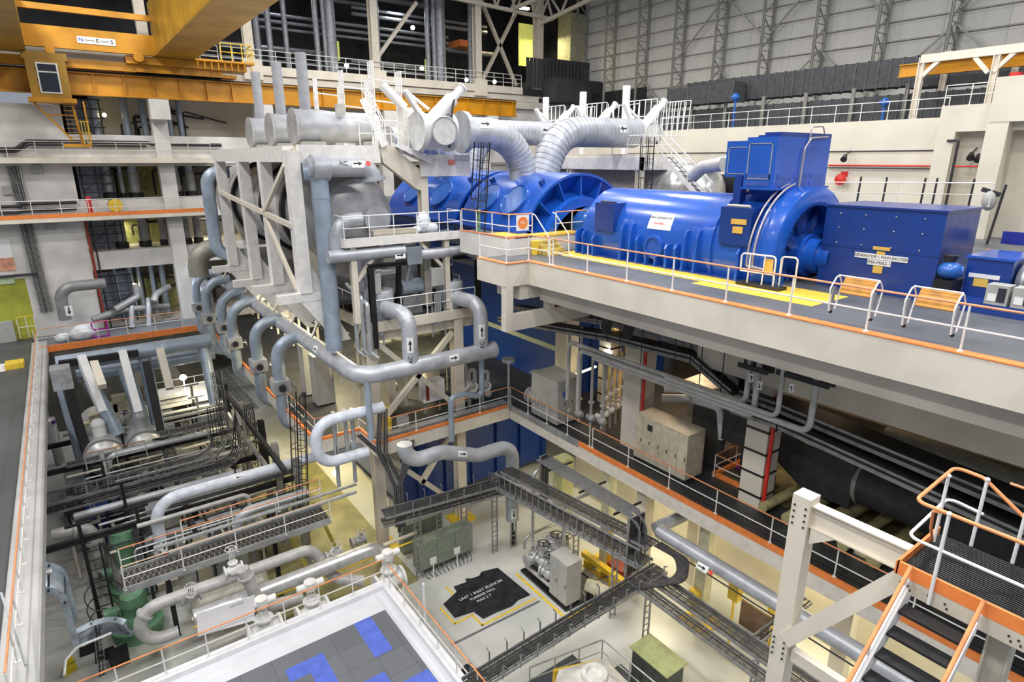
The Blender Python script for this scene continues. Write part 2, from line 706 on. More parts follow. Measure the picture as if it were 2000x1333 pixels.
def cabinet(label, a, b, m=None, doors=3, face='x', name='electrical_cabinet', cat='cabinet', vents=False, group=None, plinth=.12, handle=True, sgn=1):
    """floor cabinet between corners a, b; doors on the +x/-x or +y/-y side"""
    m = m or CAB
    x0, x1 = sorted((a[0], b[0]))
    y0, y1 = sorted((a[1], b[1]))
    z0, z1 = sorted((a[2], b[2]))
    t = thing(name, label, cat, ((x0 + x1) / 2, (y0 + y1) / 2, z0), group)
    MB().box((x0 + .02, y0 + .02, z0), (x1 - .02, y1 - .02, z0 + plinth)).build('plinth', DARK, t, False)
    MB().box((x0, y0, z0 + plinth), (x1, y1, z1)).build('body', m, t, False)
    MB().box((x0 - .015, y0 - .015, z1), (x1 + .015, y1 + .015, z1 + .03)).build('top_panel', m, t, False)
    for k in range(doors):
        g = .012
        if face == 'x':
            w = (y1 - y0) / doors
            X = x1 if sgn > 0 else x0
            d = MB().box((X, y0 + k * w + g, z0 + plinth + g), (X + .022 * sgn, y0 + (k + 1) * w - g, z1 - g)).build('door', m, t, False)
            if handle:
                MB().box((X + .022 * sgn, y0 + (k + 1) * w - .10, (z0 + z1) / 2 - .08), (X + .05 * sgn, y0 + (k + 1) * w - .07, (z0 + z1) / 2 + .08)).build('handle', DARK, d, False)
        else:
            w = (x1 - x0) / doors
            Y = y1 if sgn > 0 else y0
            d = MB().box((x0 + k * w + g, Y, z0 + plinth + g), (x0 + (k + 1) * w - g, Y + .022 * sgn, z1 - g)).build('door', m, t, False)
            if handle:
                MB().box((x0 + (k + 1) * w - .10, Y + .022 * sgn, (z0 + z1) / 2 - .08), (x0 + (k + 1) * w - .07, Y + .05 * sgn, (z0 + z1) / 2 + .08)).build('handle', DARK, d, False)
    return t


def handwheel(mb, c, ax, R, r=.02):
    mb.torus(c, ax, R, r, 16, 6)
    d, u, w = axes(ax)
    for k in range(3):
        a = k * 2 * PI / 3
        mb.cyl(V(c), V(c) + (u * math.cos(a) + w * math.sin(a)) * R, r * .7, None, 5)
    mb.cyl(V(c) - d * .1, V(c) + d * .03, r * 1.3, None, 8)


def valve(label, c, ax, r, up=(0, 0, 1), m=None, stem=1.0, wheel=True, motor=False, name='valve', wm=None):
    """globe valve: body with two flanges, bonnet, yoke, stem and handwheel or motor head"""
    m = m or PIPEG
    c, ax, up = V(c), V(ax).normalized(), V(up).normalized()
    t = thing(name, label, 'valve', c)
    b = MB().ball(c, r * 1.5, 14)
    b.cyl(c - ax * r * 2, c + ax * r * 2, r, None, 14)
    b.build('body', m, t)
    for s in (-1, 1):
        MB().disc(c + ax * s * r * 2, ax, r * 1.6, r * .35, 16).build('flange', m, t)
    bn = MB().cyl(c + up * r, c + up * r * 2.4, r * .9, r * .6, 12)
    bn.disc(c + up * r * 2.0, up, r * 1.2, r * .3, 14)
    bn.build('bonnet', m, t)
    L = stem * r * 3
    yk = MB()
    d, u, w = axes(up)
    for s in (-1, 1):
        yk.bar(c + up * r * 2.3 + u * s * r * .5, c + up * (r * 2.3 + L) + u * s * r * .4, r * .2, r * .25, u)
    yk.cyl(c + up * r * 2.3, c + up * (r * 2.4 + L), r * .12, None, 6)
    yk.build('yoke', m, t)
    tip = c + up * (r * 2.4 + L)
    if wheel:
        mb = MB()
        handwheel(mb, tip, up, r * 1.3, r * .11)
        mb.build('handwheel', wm or m, t)
    if motor:
        mb = MB().cyl(tip, tip + up * r * 1.2, r * .8, None, 14)
        mb.cyl(tip + up * r * .6 - ax * r * 1.8, tip + up * r * .6 + ax * r * 1.8, r * .5, None, 12)
        mb.cyl(tip + up * r * .6, tip + up * r * .6 + u * r * 1.4, r * .35, None, 12)
        mb.build('motor_head', wm or WHITE, t)
    return t


def column(label, x, y, z0, z1, w=.5, m=None, kind='H', group=None, name='steel_column', plate=True):
    m = m or CREAM
    t = thing(name, label, 'column', (x, y, z0), group)
    mb = MB()
    if kind == 'H':
        mb.hbeam((x, y, z0), (x, y, z1), w, w, .05, (1, 0, 0))
    else:
        mb.box((x - w / 2, y - w / 2, z0), (x + w / 2, y + w / 2, z1))
    mb.build('shaft', m, t, False)
    if plate:
        MB().box((x - w * .75, y - w * .75, z0), (x + w * .75, y + w * .75, z0 + .05)).build('base_plate', m, t, False)
    return t


def beam(label, p, q, w, h, m=None, kind='H', cat='beam', name='steel_beam', up=(0, 0, 1), group=None, t=.04):
    mb = MB()
    (mb.hbeam(p, q, w, h, t, up) if kind == 'H' else mb.bar(p, q, w, h, up))
    return tag(mb.build(name, m or CREAM, None, False), label, cat, group)


def stairs(label, top, foot, w, side, n, m=None, tread=None, rails=(True, True), name='staircase', tr=.25, topm=None, hr=1.0):
    """open steel stair: stringers, treads, handrails; side = unit vector across the flight"""
    m = m or WHITE
    top, foot, side = V(top), V(foot), V(side).normalized()
    t = thing(name, label, 'stairs', foot)
    for s in (-1, 1):
        MB().bar(foot + side * s * w / 2, top + side * s * w / 2, .04, .26).build('stringer', m, t, False)
    run = V((foot.x - top.x, foot.y - top.y, 0)).normalized()
    for k in range(n):
        c = top.lerp(foot, (k + .7) / n)
        MB().bar(c - side * w / 2, c + side * w / 2, tr, .04).build('tread', tread or DARK, t, False)
    for s, on in zip((-1, 1), rails):
        if not on:
            continue
        o = side * s * (w / 2 + .03)
        MB().tube([foot + o + V((0, 0, hr)), top + o + V((0, 0, hr))], .028, 0, 8).build('handrail', topm or RAILO, t)
        MB().tube([foot + o + V((0, 0, hr * .5)), top + o + V((0, 0, hr * .5))], .022, 0, 8).build('mid_rail', m, t)
        pm = MB()
        for f in (.03, .35, .68, .97):
            q = foot.lerp(top, f) + o
            pm.cyl(q, q + V((0, 0, hr)), .022, None, 8)
        each(pm, 'post', m, t)
    return t


def grid_brace(label, pts_pairs, w, m=None, name='bracing', cat='brace', group=None):
    mb = MB()
    for p, q in pts_pairs:
        mb.bar(p, q, w, w)
    return tag(mb.build(name, m or CREAM, None, False), label, cat, group)

# ================================================================== the setting
YW = 56.0     # clad end wall
XL = -60.0    # column line of the left wall
ZM, ZD = 6.9, 16.35
GROUND = mat('ground_floor_paint', (.58, .58, .56), .28, var=.1, scale=.25, dirt=(.45, .46, .42))
struct('floor', MB().box((-70, -8, -.4), (6, YW, 0)), GROUND)
# mezzanine level
AISLE = mat('aisle_floor_dark', (.085, .09, .092), .45, var=.12, scale=.3)
struct('floor_aisle', MB().box((-68, -16, ZM - .5), (8, -3.6, ZM)), AISLE)
kb = MB().box((-58, -3.6, ZM - .5), (8, -2.65, ZM + .06))
struct('trim_1', kb, mat('aisle_kerb_grey', (.46, .455, .44), .6, var=.08, scale=.6))
struct('wall_pit', MB().box((-58, -8.0, 0), (8, -7.8, ZM - .5)), CONCW)
MEZF = mat('mezzanine_floor', (.035, .036, .038), .42, var=.15, scale=.6)
m1 = MB().box((-26.3, 19.0, ZM - .35), (6, 41, ZM))
m1.box((-56.5, 10.8, ZM - .35), (-26.3, 41, ZM)).box((-56.5, 8.45, ZM - .35), (-28.4, 10.8, ZM))
struct('floor_mezzanine', m1, MEZF)
MEZE = mat('mezzanine_edge_beam', (.76, .71, .63), .5, var=.05)
e = MB().box((-26.1, 18.9, ZM - .75), (6, 19.0, ZM - .12)).box((-26.3, 10.85, ZM - .75), (-26.2, 19, ZM - .05))
e.box((-28.25, 10.7, ZM - .75), (-26.2, 10.8, ZM - .05)).box((-28.4, 8.5, ZM - .75), (-28.3, 10.8, ZM - .05)).box((-56, 8.35, ZM - .75), (-28.3, 8.45, ZM - .05))
struct('trim_2', e, MEZE)
e = MB().box((-20.3, 18.88, ZM - .12), (6, 19.0, ZM + .1)).box((-26.3, 10.85, ZM - .05), (-26.18, 18.85, ZM + .1))
e.box((-28.27, 10.68, ZM - .05), (-26.18, 10.8, ZM + .1)).box((-28.4, 8.5, ZM - .05), (-28.28, 10.66, ZM + .1)).box((-56, 8.33, ZM - .05), (-28.28, 8.45, ZM + .1))
struct('trim_3', e, ORANGE)
struct('trim_4', MB().box((-26.3, 18.88, ZM - .22), (-20.3, 19.0, ZM + .1)), STEEL)
# turbine deck
DECKF = mat('deck_floor_grey', (.105, .112, .125), .42, var=.14, scale=.7)
d = MB().box((-20.3, 15.6, ZD - .3), (8, 42, ZD)).box((-22.4, 14.5, ZD - .3), (-20.3, 42, ZD)).box((-56, 17.2, ZD - .3), (-22.4, 42, ZD))
struct('floor_deck', d, DECKF)
e = MB().box((-20.4, 15.55, ZD - .95), (8, 15.75, ZD + .02)).box((-22.4, 14.4, ZD - .95), (-20.4, 14.6, ZD + .02)).box((-20.4, 14.4, ZD - .95), (-20.2, 15.55, ZD + .02))
struct('trim_5', e, CONC)
e = MB().box((-20.3, 15.53, ZD + .02), (8, 15.86, ZD + .05)).box((-22.4, 14.38, ZD + .02), (-20.4, 14.68, ZD + .05)).box((-20.4, 14.38, ZD + .02), (-20.15, 15.53, ZD + .05))
struct('trim_6', e, ORANGE)
struct('ceiling_mezzanine', MB().box((-20.3, 16.3, ZD - 1.75), (8, 42, ZD - .3)).box((-22, 15.2, ZD - 1.6), (-20.3, 42, ZD - .3)).box((-44, 18.5, ZD - 1.6), (-22, 42, ZD - .3)), CONC)
# foundation wall of the generator, hanging over the mezzanine
WD = mat('pedestal_concrete', (.60, .55, .46), .6, var=.12, scale=.35)
a = (-9.33, 20, 12.52)
struct('wall_pedestal', MB().box((-14.6, 20.0, 12.45), (8, 20.6, ZD - 1.7)), WD)
struct('wall_condenser', MB().box((-26.6, 33.5, ZM), (6, 34, ZD - 1)), mat('shaded_back_wall', (.20, .18, .15), .6))  # cream wall darkened; the shade under the deck is put into its colour

# ------------------------------------------------------------------ clad end wall
CLAD = brickmat('clad_sheets', (.60, .58, .54), (.53, .52, .49), (.20, .20, .20), 4.1, 1.44, .012, .55, rot=(PI / 2, 0, 0))
struct('wall_end', MB().box((-61.5, YW, ZD), (10, YW + .4, 46)), CLAD)
g = MB()
for k in range(16):
    z = 23.8 + 1.44 * k
    g.box((-61, YW - .16, z - .05), (10, YW, z + .05))
struct('trim_7', g, LACE)
XC = [-61.0 + 5.05 * k for k in range(12)]
for k, x in enumerate(XC):
    nm = ['first', 'second', 'third', 'fourth', 'fifth', 'sixth', 'seventh', 'eighth', 'ninth', 'tenth', 'eleventh', 'twelfth'][k]
    t = thing('lattice_column', 'grey lattice wind column on the clad end wall, %s from the corner' % nm, 'column', (x, YW - 1, 22.9), 'lattice wind columns')
    for o, nme in ((0, 'rear_chord'), (-1.5, 'front_chord')):
        MB().hbeam((x, YW - .3 + o, 22.9), (x, YW - .3 + o, 45), .2, .2, .04, (1, 0, 0)).build(nme, LACE, t, False)
    lc = MB()
    for i in range(15):
        z = 23 + 1.44 * i
        y0, y1 = YW - .3, YW - 1.8
        if i % 2:
            y0, y1 = y1, y0
        lc.bar((x, y0, z), (x, y1, z + 1.3), .09, .09)
        lc.bar((x, YW - .3, z + 1.38), (x, YW - 1.8, z + 1.38), .06, .06)
    each(lc, 'lacing_bar', LACE, t, False)
for k, (i, z0) in enumerate([(1, 24.5), (3, 24.5), (3, 31), (5, 25), (5, 31.5), (7, 25.5), (8, 31)]):
    x0, x1 = XC[i], XC[min(i + 2, 11)]
    xm = XC[i + 1]
    b = MB()
    for p, q in (((x0, z0), (xm, z0 + 4.6)), ((xm, z0 + 4.6), (x1, z0))):
        b.bar((p[0], YW - .75, p[1]), (q[0], YW - .75, q[1]), .13, .13)
    tag(b.build('wind_brace', LACE, None, False), 'inverted V wind brace spanning lattice columns, %s' % ['low and nearest the far corner', 'low, second from the far corner', 'above the second low brace', 'low, third from the far corner', 'above the third low brace', 'low, fourth from the far corner', 'high, furthest to the right'][k], 'brace', 'wind braces')
# cream ledge wall behind the generator
YL = 42.0
w = MB().box((-56, YL, ZD), (-28.2, YL + .5, 22.85)).box((-26.3, YL, ZD), (8, YL + .5, 22.85)).box((-28.2, YL, ZD + 3.3), (-26.3, YL + .5, 22.85))
struct('wall_ledge', w, WALLC)
struct('floor_ledge', MB().box((-58, YL + .5, 22.2), (8, YW, 22.8)), GREYM)
struct('trim_8', MB().box((-40, YL - .06, 21.0), (-15, YL, 21.06)), DARK)
s = MB().box((-15.2, YL - 1.0, 22.0), (8, YL, 23.4)).box((-15.2, YL - 1.0, ZD), (-14.3, YL, 22.0))
struct('wall_step', s, WALLC)
for k, x in enumerate((-12.2, -7.0)):
    column('cream concrete pier against the ledge wall, %s' % ('left of the camera floodlight' if k == 0 else 'at the right edge'), x, YL - 1.2, ZD, 24.6, .95, WALLC, 'box', 'ledge wall piers', 'concrete_pier', False)
struct('wall_parapet', MB().box((-12.6, YL - 1.7, 22.4), (8, YL - 1.0, 24.6)), WALLC)
d = MB().box((-28.2, YL + .3, ZD), (-26.3, YL + .36, ZD + 3.3))
do = struct('door_1', d, BROWN)
MB().box((-26.75, YL + .26, ZD + 1.9), (-26.45, YL + .3, ZD + 2.3)).build('notice', LABEL, do, False)
rail('white guard rail on top of the cream ledge wall, long level run', [(-36.4, YL + .2, 22.85), (-15.3, YL + .2, 22.85)], sp=1.6, top=WHITE)
rail('white guard rail around the raised corner of the ledge wall', [(-15.2, YL - .8, 23.4), (-11.5, YL - .8, 23.4), (-11.5, YL + 2.5, 23.4)], sp=1.2, top=WHITE, rungs=1)
rail('white guard rail at the right end of the raised parapet', [(-9.4, YL - 1.4, 24.6), (-3, YL - 1.4, 24.6)], sp=1.2, top=WHITE)
# pipes and reel on the ledge wall
p = [(-21.59, 41.85, 20.15), (-15.3, 41.85, 20.15)]
pipe('thin red fire main along the cream ledge wall', p, .05, RED)
p = [(-21.63, 41.85, 19.99), (-15.26, 41.85, 19.99)]
pipe('thin dark conduit just under the red fire main', p, .04, DARK)
p = [(-13.96, 40.9, 20.15), (-12.39, 40.9, 20.15)]
pipe('thin red fire main inside the recess right of the pier', p, .05, RED)
p = [(-14.58, 40.9, 21.53), (-14.03, 40.9, 21.53), (-14.03, 40.9, 18.04)]
pipe('dark drain pipe in the corner of the recess', p, .07, DARK, .1)
q = (-20.51, 41.6, 19.26)
t = thing('fire_hose_reel', 'round red fire hose reel on the cream ledge wall', 'hose reel', q)
MB().lathe(q, (0, -1, 0), [(0, .01), (0, .36), (.12, .36), (.12, .28), (.2, .1), (.2, .01)], 20).build('drum', RED, t)
MB().box((q[0] - .1, q[1], q[2] - .1), (q[0] + .1, q[1] + .4, q[2] + .1)).build('wall_bracket', RED, t)
for k, (x, y, lb) in enumerate([(1651, 304, 'dark flood lamp on the cream wall above the hose reel'), (1898, 300, 'dark twin flood lamp in the recess right of the corner')]):
    q = PY(x, y, 41.4)
    t = thing('flood_lamp', lb, 'lamp', q)
    for j in range(k + 1):
        MB().cyl((q[0] + j * .35, q[1], q[2] - j * .1), (q[0] + .1 + j * .35, q[1] - .35, q[2] - .25 - j * .1), .12, .2, 12).build('housing', DARK, t)
    MB().bar((q[0], q[1] + .6, q[2] + .3), (q[0], q[1], q[2]), .06, .06).build('bracket', DARK, t)
q = (-11.16, 38, 18.52)
t = thing('surveillance_camera', 'grey shrouded camera head on a dark mast before the pier', 'camera', (q[0], q[1], ZD))
MB().cyl((q[0] + .3, q[1], ZD), (q[0] + .55, q[1], q[2] + .8), .06, None, 8).build('mast', DARK, t)
MB().ball((q[0], q[1], q[2]), .42, 12, (.8, .8, 1.2)).build('shroud', CAB, t)
MB().bar((q[0] - .4, q[1], q[2] + .55), (q[0] + .4, q[1], q[2] + .3), .2, .2).build('head', DARK, t)
for x, y, lb, tx in [(1649, 340, 'red lettering over the hose reel', 'FH')]:
    q = PY(x, y, 41.97)
    tag(MB().box((q[0] - .22, 41.96, q[2] - .16), (q[0] + .22, 41.99, q[2] + .16)).build('wall_sign', RED, None, False), 'small red sign just above the fire hose reel', 'sign')
# sampling stubs behind the exciter
for k, x in enumerate((1675, 1725, 1800, 1823, 1895)):
    q = PZ(x, 400, ZD)
    q = (PY(x, 380, 36.5)[0], 36.5, ZD)
    tag(MB().cyl(q, (q[0] + .05, q[1], 19.6), .05, None, 6).build('dark_pole', DARK, None, False), 'dark upright pole behind the exciter, %s from the left' % ['first', 'second', 'third', 'fourth', 'fifth'][k], 'pole', 'poles behind the exciter')
rail('white guard rail behind the exciter below the ledge wall', [(-18.81, 36, 18.15), (-10.56, 36, 18.34)], h=1.1, sp=2.2, top=WHITE)
# ducts lying on the ledge
def ribbed_duct(label, p0, p1, w, h, step=.75):
    p0, p1 = V(p0), V(p1)
    t = thing('ventilation_duct', label, 'duct', p0)
    MB().bar(p0 + V((0, 0, h / 2)), p1 + V((0, 0, h / 2)), w, h).build('casing', DUCT, t, False)
    n = int((p1 - p0).length / step)
    r = MB()
    for i in range(n + 1):
        q = p0.lerp(p1, i / n) + V((0, 0, h / 2))
        r.bar(q - V((.03, 0, 0)), q + V((.03, 0, 0)), w + .1, h + .1)
    each(r, 'stiffener_rib', mat('duct_rib', (.10, .105, .11), .5, .2, var=.1), t, False)
    return t
ribbed_duct('long upper ribbed dark duct over the ledge', (-37.5, 47.2, 25.2), (-19.2, 47.2, 25.2), 1.4, 1.75)
ribbed_duct('lower ribbed dark duct behind the ledge rail', (-48, 46.2, 23.0), (-12, 46.2, 23.0), 1.2, 1.6)
ribbed_duct('short smooth dark duct section left of the blue pump', (-38.3, 45.6, 25.0), (-31.6, 45.6, 25.0), 1.5, 1.45, 2.2)
ribbed_duct('dark duct bend under the amber monorail', (-19.2, 47.0, 25.0), (-13.4, 47.0, 25.0), 1.9, 1.5, 3)
for k, x in enumerate((-36, -32.6, -29.2, -25.8, -22.4, -19)):
    tag(MB().hbeam((x, 45.4, 22.8), (x, 45.4, 25.2), .2, .2, .03, (1, 0, 0)).build('duct_support', LACE, None, False), 'grey steel support under the upper duct, %s from the left' % ['first', 'second', 'third', 'fourth', 'fifth', 'sixth'][k], 'post', 'duct supports')
q = (-31.16, 44.6, 25.25)
tag(MB().ball(q, .3, 12, (.7, 1, 1.1)).cyl((q[0] - .3, q[1], q[2]), (q[0] + .3, q[1], q[2]), .16).cyl((q[0], q[1], 22.8), (q[0], q[1], q[2]), .08).build('blue_fan_motor', BLUEL), 'small blue motor on the duct platform', 'motor')
q = (-19.9, 44.6, 24.1)
tag(MB().ball(q, .28, 12, (.7, 1, 1.1)).cyl((q[0] - .3, q[1], q[2]), (q[0] + .3, q[1], q[2]), .14).cyl((q[0], q[1], 22.8), (q[0], q[1], q[2]), .08).build('blue_fan_motor', BLUEL), 'small blue motor behind the ledge rail near the monorail', 'motor')
# black louvred screen at the corner
t = thing('roller_shutter', 'dark slatted screen on the end wall near the corner', 'shutter', (-54, YW - .5, 23))
MB().box((-58.5, YW - 1.7, 22.8), (-49.5, YW - 1.5, 28.2)).build('panel', BLACK, t, False)
sl = MB()
for k in range(26):
    sl.bar((-58.4, YW - 1.74, 23 + k * .2), (-49.6, YW - 1.74, 23 + k * .2), .08, .05)
sl.build('slats', DUCT, t, False)['kind'] = 'stuff'
# monorail with cream frame
t = thing('monorail_hoist', 'amber monorail beam carried by a cream braced frame', 'hoist', (-17.36, 43.5, 22.69))
ma = [(-19.27, 44.5, 25.87), (-12.01, 44.5, 25.87)]
MB().hbeam(ma[0], ma[1], .35, .75, .06).build('runway_beam', CRANE, t, False)
for (bx, by, tx, ty) in ((1782, 232, 1800, 112), (1830, 225, 1848, 100), (1930, 200, 1944, 95), (1972, 190, 1985, 95)):
    yy = 43.3 if bx in (1782, 1930) else 46
    p_ = PY(bx, by, yy)
    MB().hbeam((p_[0], yy, 22.8), (p_[0], yy, PY(tx, ty, yy)[2]), .32, .32, .05, (1, 0, 0)).build('post', TAN if bx in (1830, 1972) else CREAM, t, False)
hb = MB()
a, b = (-17.62, 43.3, 26.29), (-11.81, 43.3, 26.3)
hb.bar(a, b, .3, .45)
hb.build('top_beam', CREAM, t, False)
kb = MB()
for (x0, y0, x1, y1) in ((1798, 152, 1835, 118), (1930, 142, 1905, 112), (1940, 140, 1985, 100)):
    kb.bar(PY(x0, y0, 43.3), PY(x1, y1, 43.3), .22, .22)
each(kb, 'knee_brace', CREAM, t, False)
q = (-12.68, 43, 24.43)
tag(MB().cyl((q[0], q[1], q[2] - .6), (q[0], q[1], q[2] + .6), .3).cyl((q[0] - .3, q[1], q[2] - .5), (q[0] + .3, q[1], q[2] + .4), .25).build('fire_bell', RED), 'red cylinder beside the monorail post', 'cylinder')

# ------------------------------------------------------------------ left wall with its bays
w = MB().box((XL - .6, -16, ZM - 1), (XL, 1.2, 24.5))
struct('wall_left', w.box((XL - 2.0, 36, 0), (XL - .6, YW, 27)), CONCW)
BAYW = mat('bay_back_wall', (.30, .29, .27), .7, var=.2, scale=.5)
struct('wall_bay', MB().box((XL - 8.5, 1.0, 0), (XL - 8.2, 50, 27)).box((XL - 8.5, .9, 0), (XL - .5, 1.2, 27)), BAYW)
f = MB()
for z, h in ((20.9, .9), (17.3, 1.5), (13.2, 1.4), (6.9, .5), (26.9, .7)):
    f.box((XL - 8.3, 1.2, z - h), (XL - .15, 50, z))
struct('floor_bays', f, CONC)
for k, (y0, y1, z0, z1) in enumerate([(1.2, 50, 20.2, 22.4), (1.2, 50, 15.75, 17.4), (1.2, 16, 11.8, 13.25)]):
    struct('trim_%d' % (20 + k), MB().box((XL - .3, y0, z0), (XL + .02, y1, z1)), CONCW)
struct('wall_upper', MB().box((XL - 4.2, 3.6, 20.9), (XL - 4.0, 50, 26.5)), WALLC)
for k, y in enumerate((7.65, 15.7, 27.6, 39.7)):
    column('painted concrete column of the left wall, %s' % ['nearest the solid white wall', 'behind the reheater frame', 'behind the vent stacks', 'deep behind the turbine pipes'][k], XL + .05, y, 0, 25.3, 1.15, CONCW, 'box', 'left wall columns', 'concrete_column', False)
# hatch opening low in the wall
q0, q1 = PX(0, 548, XL + .05), PX(66, 620, XL + .05)
LIME = mat('lime_room_light', (.42, .44, .05), .6, var=.2, scale=.4)
struct('door_2', MB().box((XL - .05, -7, ZM), (XL + .03, q1[1], q0[2])), LIME)  # flat panel in the doorway; the room's lime light is put into its colour
tag(MB().box((XL + .03, -6.5, ZM), (XL + .5, PX(18, 600, XL)[1], ZM + 1.6)).build('grey_locker', CAB, None, False), 'grey locker standing in the lime lit doorway', 'locker')
rail('pale guard rail inside the lime lit doorway', [(XL + .3, PX(24, 590, XL)[1], ZM + .2), (XL + .3, PX(58, 585, XL)[1], ZM + .2)], h=1.6, sp=.5, top=YELLOW, low=LABEL)
t = thing('wall_banner', 'white banner with an orange lower half on the left wall', 'banner', (XL + .03, PX(15, 520, XL)[1], PX(15, 530, XL)[2]))
a, b = PX(-30, 470, XL), PX(32, 528, XL)
MB().box((XL + .02, a[1], b[2]), (XL + .05, b[1], a[2])).build('sheet', LABEL, t, False)
MB().box((XL + .05, a[1], b[2]), (XL + .06, b[1], b[2] + (a[2] - b[2]) * .42)).build('orange_print', mat('faded_orange_print', (.72, .34, .22), .6, var=.15), t, False)
t = thing('lit_exit_sign', 'faint pale sign above the lime doorway', 'sign', PX(12, 549, XL + .1))
q = PX(12, 549, XL + .1)
MB().box((q[0] - .02, q[1] - .5, q[2] - .25), (q[0] + .02, q[1] + .5, q[2] + .25)).build('plate', mat('pale_green_plate', (.5, .62, .4), .5), t, False)
# gate pillar, conduits and tray on the solid wall
for k, (x, y) in enumerate(((72, 330), (96, 441), (15, 372))):
    q = PX(x, y, XL + .15)
    tag(MB().box((q[0] - .1, q[1] - .3, q[2] - .3), (q[0] + .1, q[1] + .3, q[2] + .3)).build('wall_box', CAB, None, False), ['square grey box on the white wall above the orange walkway', 'square grey box with dark glass under the orange walkway', 'small grey plate high on the white wall'][k], 'junction box')
tray('dark vertical cable tray down the white wall below the orange walkway', [(-59.75, -2.42, 15.83), (-59.75, -2.33, 8.86)], w=.85, up=(1, 0, 0), cables=9, step=.45, bend=0, hooks=0)
tray('dark vertical cable tray down the white wall above the orange walkway', [(-59.75, -2.49, 20.04), (-59.75, -2.42, 16.68)], w=.6, up=(1, 0, 0), cables=6, step=.45, bend=0)
tray('slim galvanized tray beside the upper dark tray', [(-59.75, -2.2, 20.04), (-59.75, -2.15, 16.78)], w=.3, up=(1, 0, 0), cables=2, step=.45, bend=0, m=STEEL)
pipe('dark pipe along the white wall above the lime doorway', [(-59.7, -4.97, 11.97), (-59.7, -2.41, 11.97)], .1, DARK)
pipe('dark conduit along the orange walkway, upper run', [(-59.7, -4.28, 17.14), (-59.7, -2.49, 17.14), (-59.7, -2.49, 17.29), (-59.7, 1.05, 17.29)], .12, DARK, .3)
pipe('dark conduit along the orange walkway, lower run', [(-59.7, -4.36, 16.7), (-59.7, -2.57, 16.7), (-59.7, -2.57, 16.8), (-59.7, 0.97, 16.8)], .1, DARK, .3)
pipe('dark cable conduit stepping along the upper grey walkway', [(-59.6, -3.2, 21.26), (-59.6, -2.01, 21.26), (-59.6, -1.26, 21.83), (-59.6, 6.66, 21.83), (-59.6, 6.85, 21.72), (-59.6, 12.15, 21.72)], .14, DARK, .4, joints=2.2)
pipe('second dark conduit below the stepped conduit', [(-59.6, -3.24, 21.05), (-59.6, -2.05, 21.05), (-59.6, -1.18, 21.57), (-59.6, 6.44, 21.57)], .08, DARK, .3)
# walkways
struct('floor_walkway', MB().box((XL, -16, 16.0), (-58.3, 10.6, 16.2)), GREYM)
struct('trim_9', MB().box((-58.4, -16, 15.95), (-58.25, 10.6, 16.25)), CREAM)
struct('trim_10', MB().box((-58.42, -16, 16.25), (-58.24, 10.6, 16.55)), ORANGE)
rail('white guard rail with orange kick plate along the wall walkway', [(-58.3, -16, 16.3), (-58.3, 10.6, 16.3)], h=1.25, sp=1.75, top=WHITE)
struct('floor_gallery', MB().box((XL, -16, 20.25), (-58.3, 11, 20.65)), CREAM)
rail('pale guard rail along the upper wall gallery', [(-58.35, -16, 20.65), (-58.35, 11, 20.65)], h=1.15, sp=1.7, top=CONCW, low=CONCW)
t = thing('fire_extinguisher_cabinet', 'red cabinet on the wall walkway', 'cabinet', (-59, 1.75, 16.6))
a, b = (-59, 1.66, 17.71), (-59, 1.97, 16.51)
MB().box((-59.3, a[1], b[2]), (-58.9, b[1], a[2])).build('body', RED, t, False)
MB().box((-58.9, a[1] + .05, b[2] + .1), (-58.88, b[1] - .05, a[2] - .1)).build('door', RED, t, False)
a, b = (-59.2, 3.03, 17.53), (-59.2, 3.92, 16.49)
t = thing('yellow_black_reel', 'yellow and black reel cart on the wall walkway', 'reel', (-59.2, (a[1] + b[1]) / 2, b[2]))
MB().disc((-59.1, a[1] + .5, (a[2] + b[2]) / 2), (1, 0, 0), .5, .5, 18).build('drum', YELLOW, t)
MB().disc((-59.1, b[1] - .4, (a[2] + b[2]) / 2), (1, 0, 0), .5, .4, 18).build('hub', BLACK, t)
MB().bar((-59.1, a[1], b[2]), (-59.1, b[1], b[2]), .4, .1).build('base', DARK, t)
# pipes standing in the bays of the left wall
for lvl, z0, z1, pts in (('top bay', 20.9, 26.2, [(192, 262, .32), (250, 258, .3), (285, 258, .26), (334, 260, .26), (356, 262, .22)]),
                         ('second bay', 17.3, 20.1, [(215, 372, .33), (240, 372, .15), (265, 375, .33), (346, 370, .28), (374, 372, .3)]),
                         ('third bay', 13.2, 15.8, [(241, 488, .3), (285, 480, .3), (322, 480, .2), (366, 485, .3), (390, 480, .25)]),
                         ('lowest bay', 6.9, 11.8, [(258, 560, .22), (300, 560, .2), (325, 585, .24), (280, 590, .15), (236, 600, .15)])):
    for k, (x, y, r) in enumerate(pts):
        b = PX(x, y, XL - 2.2)
        pos = ['leftmost', 'second from the left', 'third from the left', 'fourth from the left', 'rightmost'][k]
        t = thing('riser_pipe', 'grey insulated riser in the %s of the left wall, %s' % (lvl, pos), 'pipe', (b[0], b[1], z0), 'risers in the left wall bays')
        MB().cyl((b[0], b[1], z0), (b[0], b[1], z1), r, None, 14).build('jacket', LAGB, t)
        if lvl in ('second bay', 'third bay'):
            MB().cyl((b[0], b[1], z0 + .55), (b[0], b[1], z0 + 2.2), r * 1.3, None, 14).build('sleeve', LAGD, t)
            MB().cyl((b[0], b[1], z0), (b[0], b[1], z0 + .5), r * 1.7, None, 10).build('floor_collar', BLACK, t)
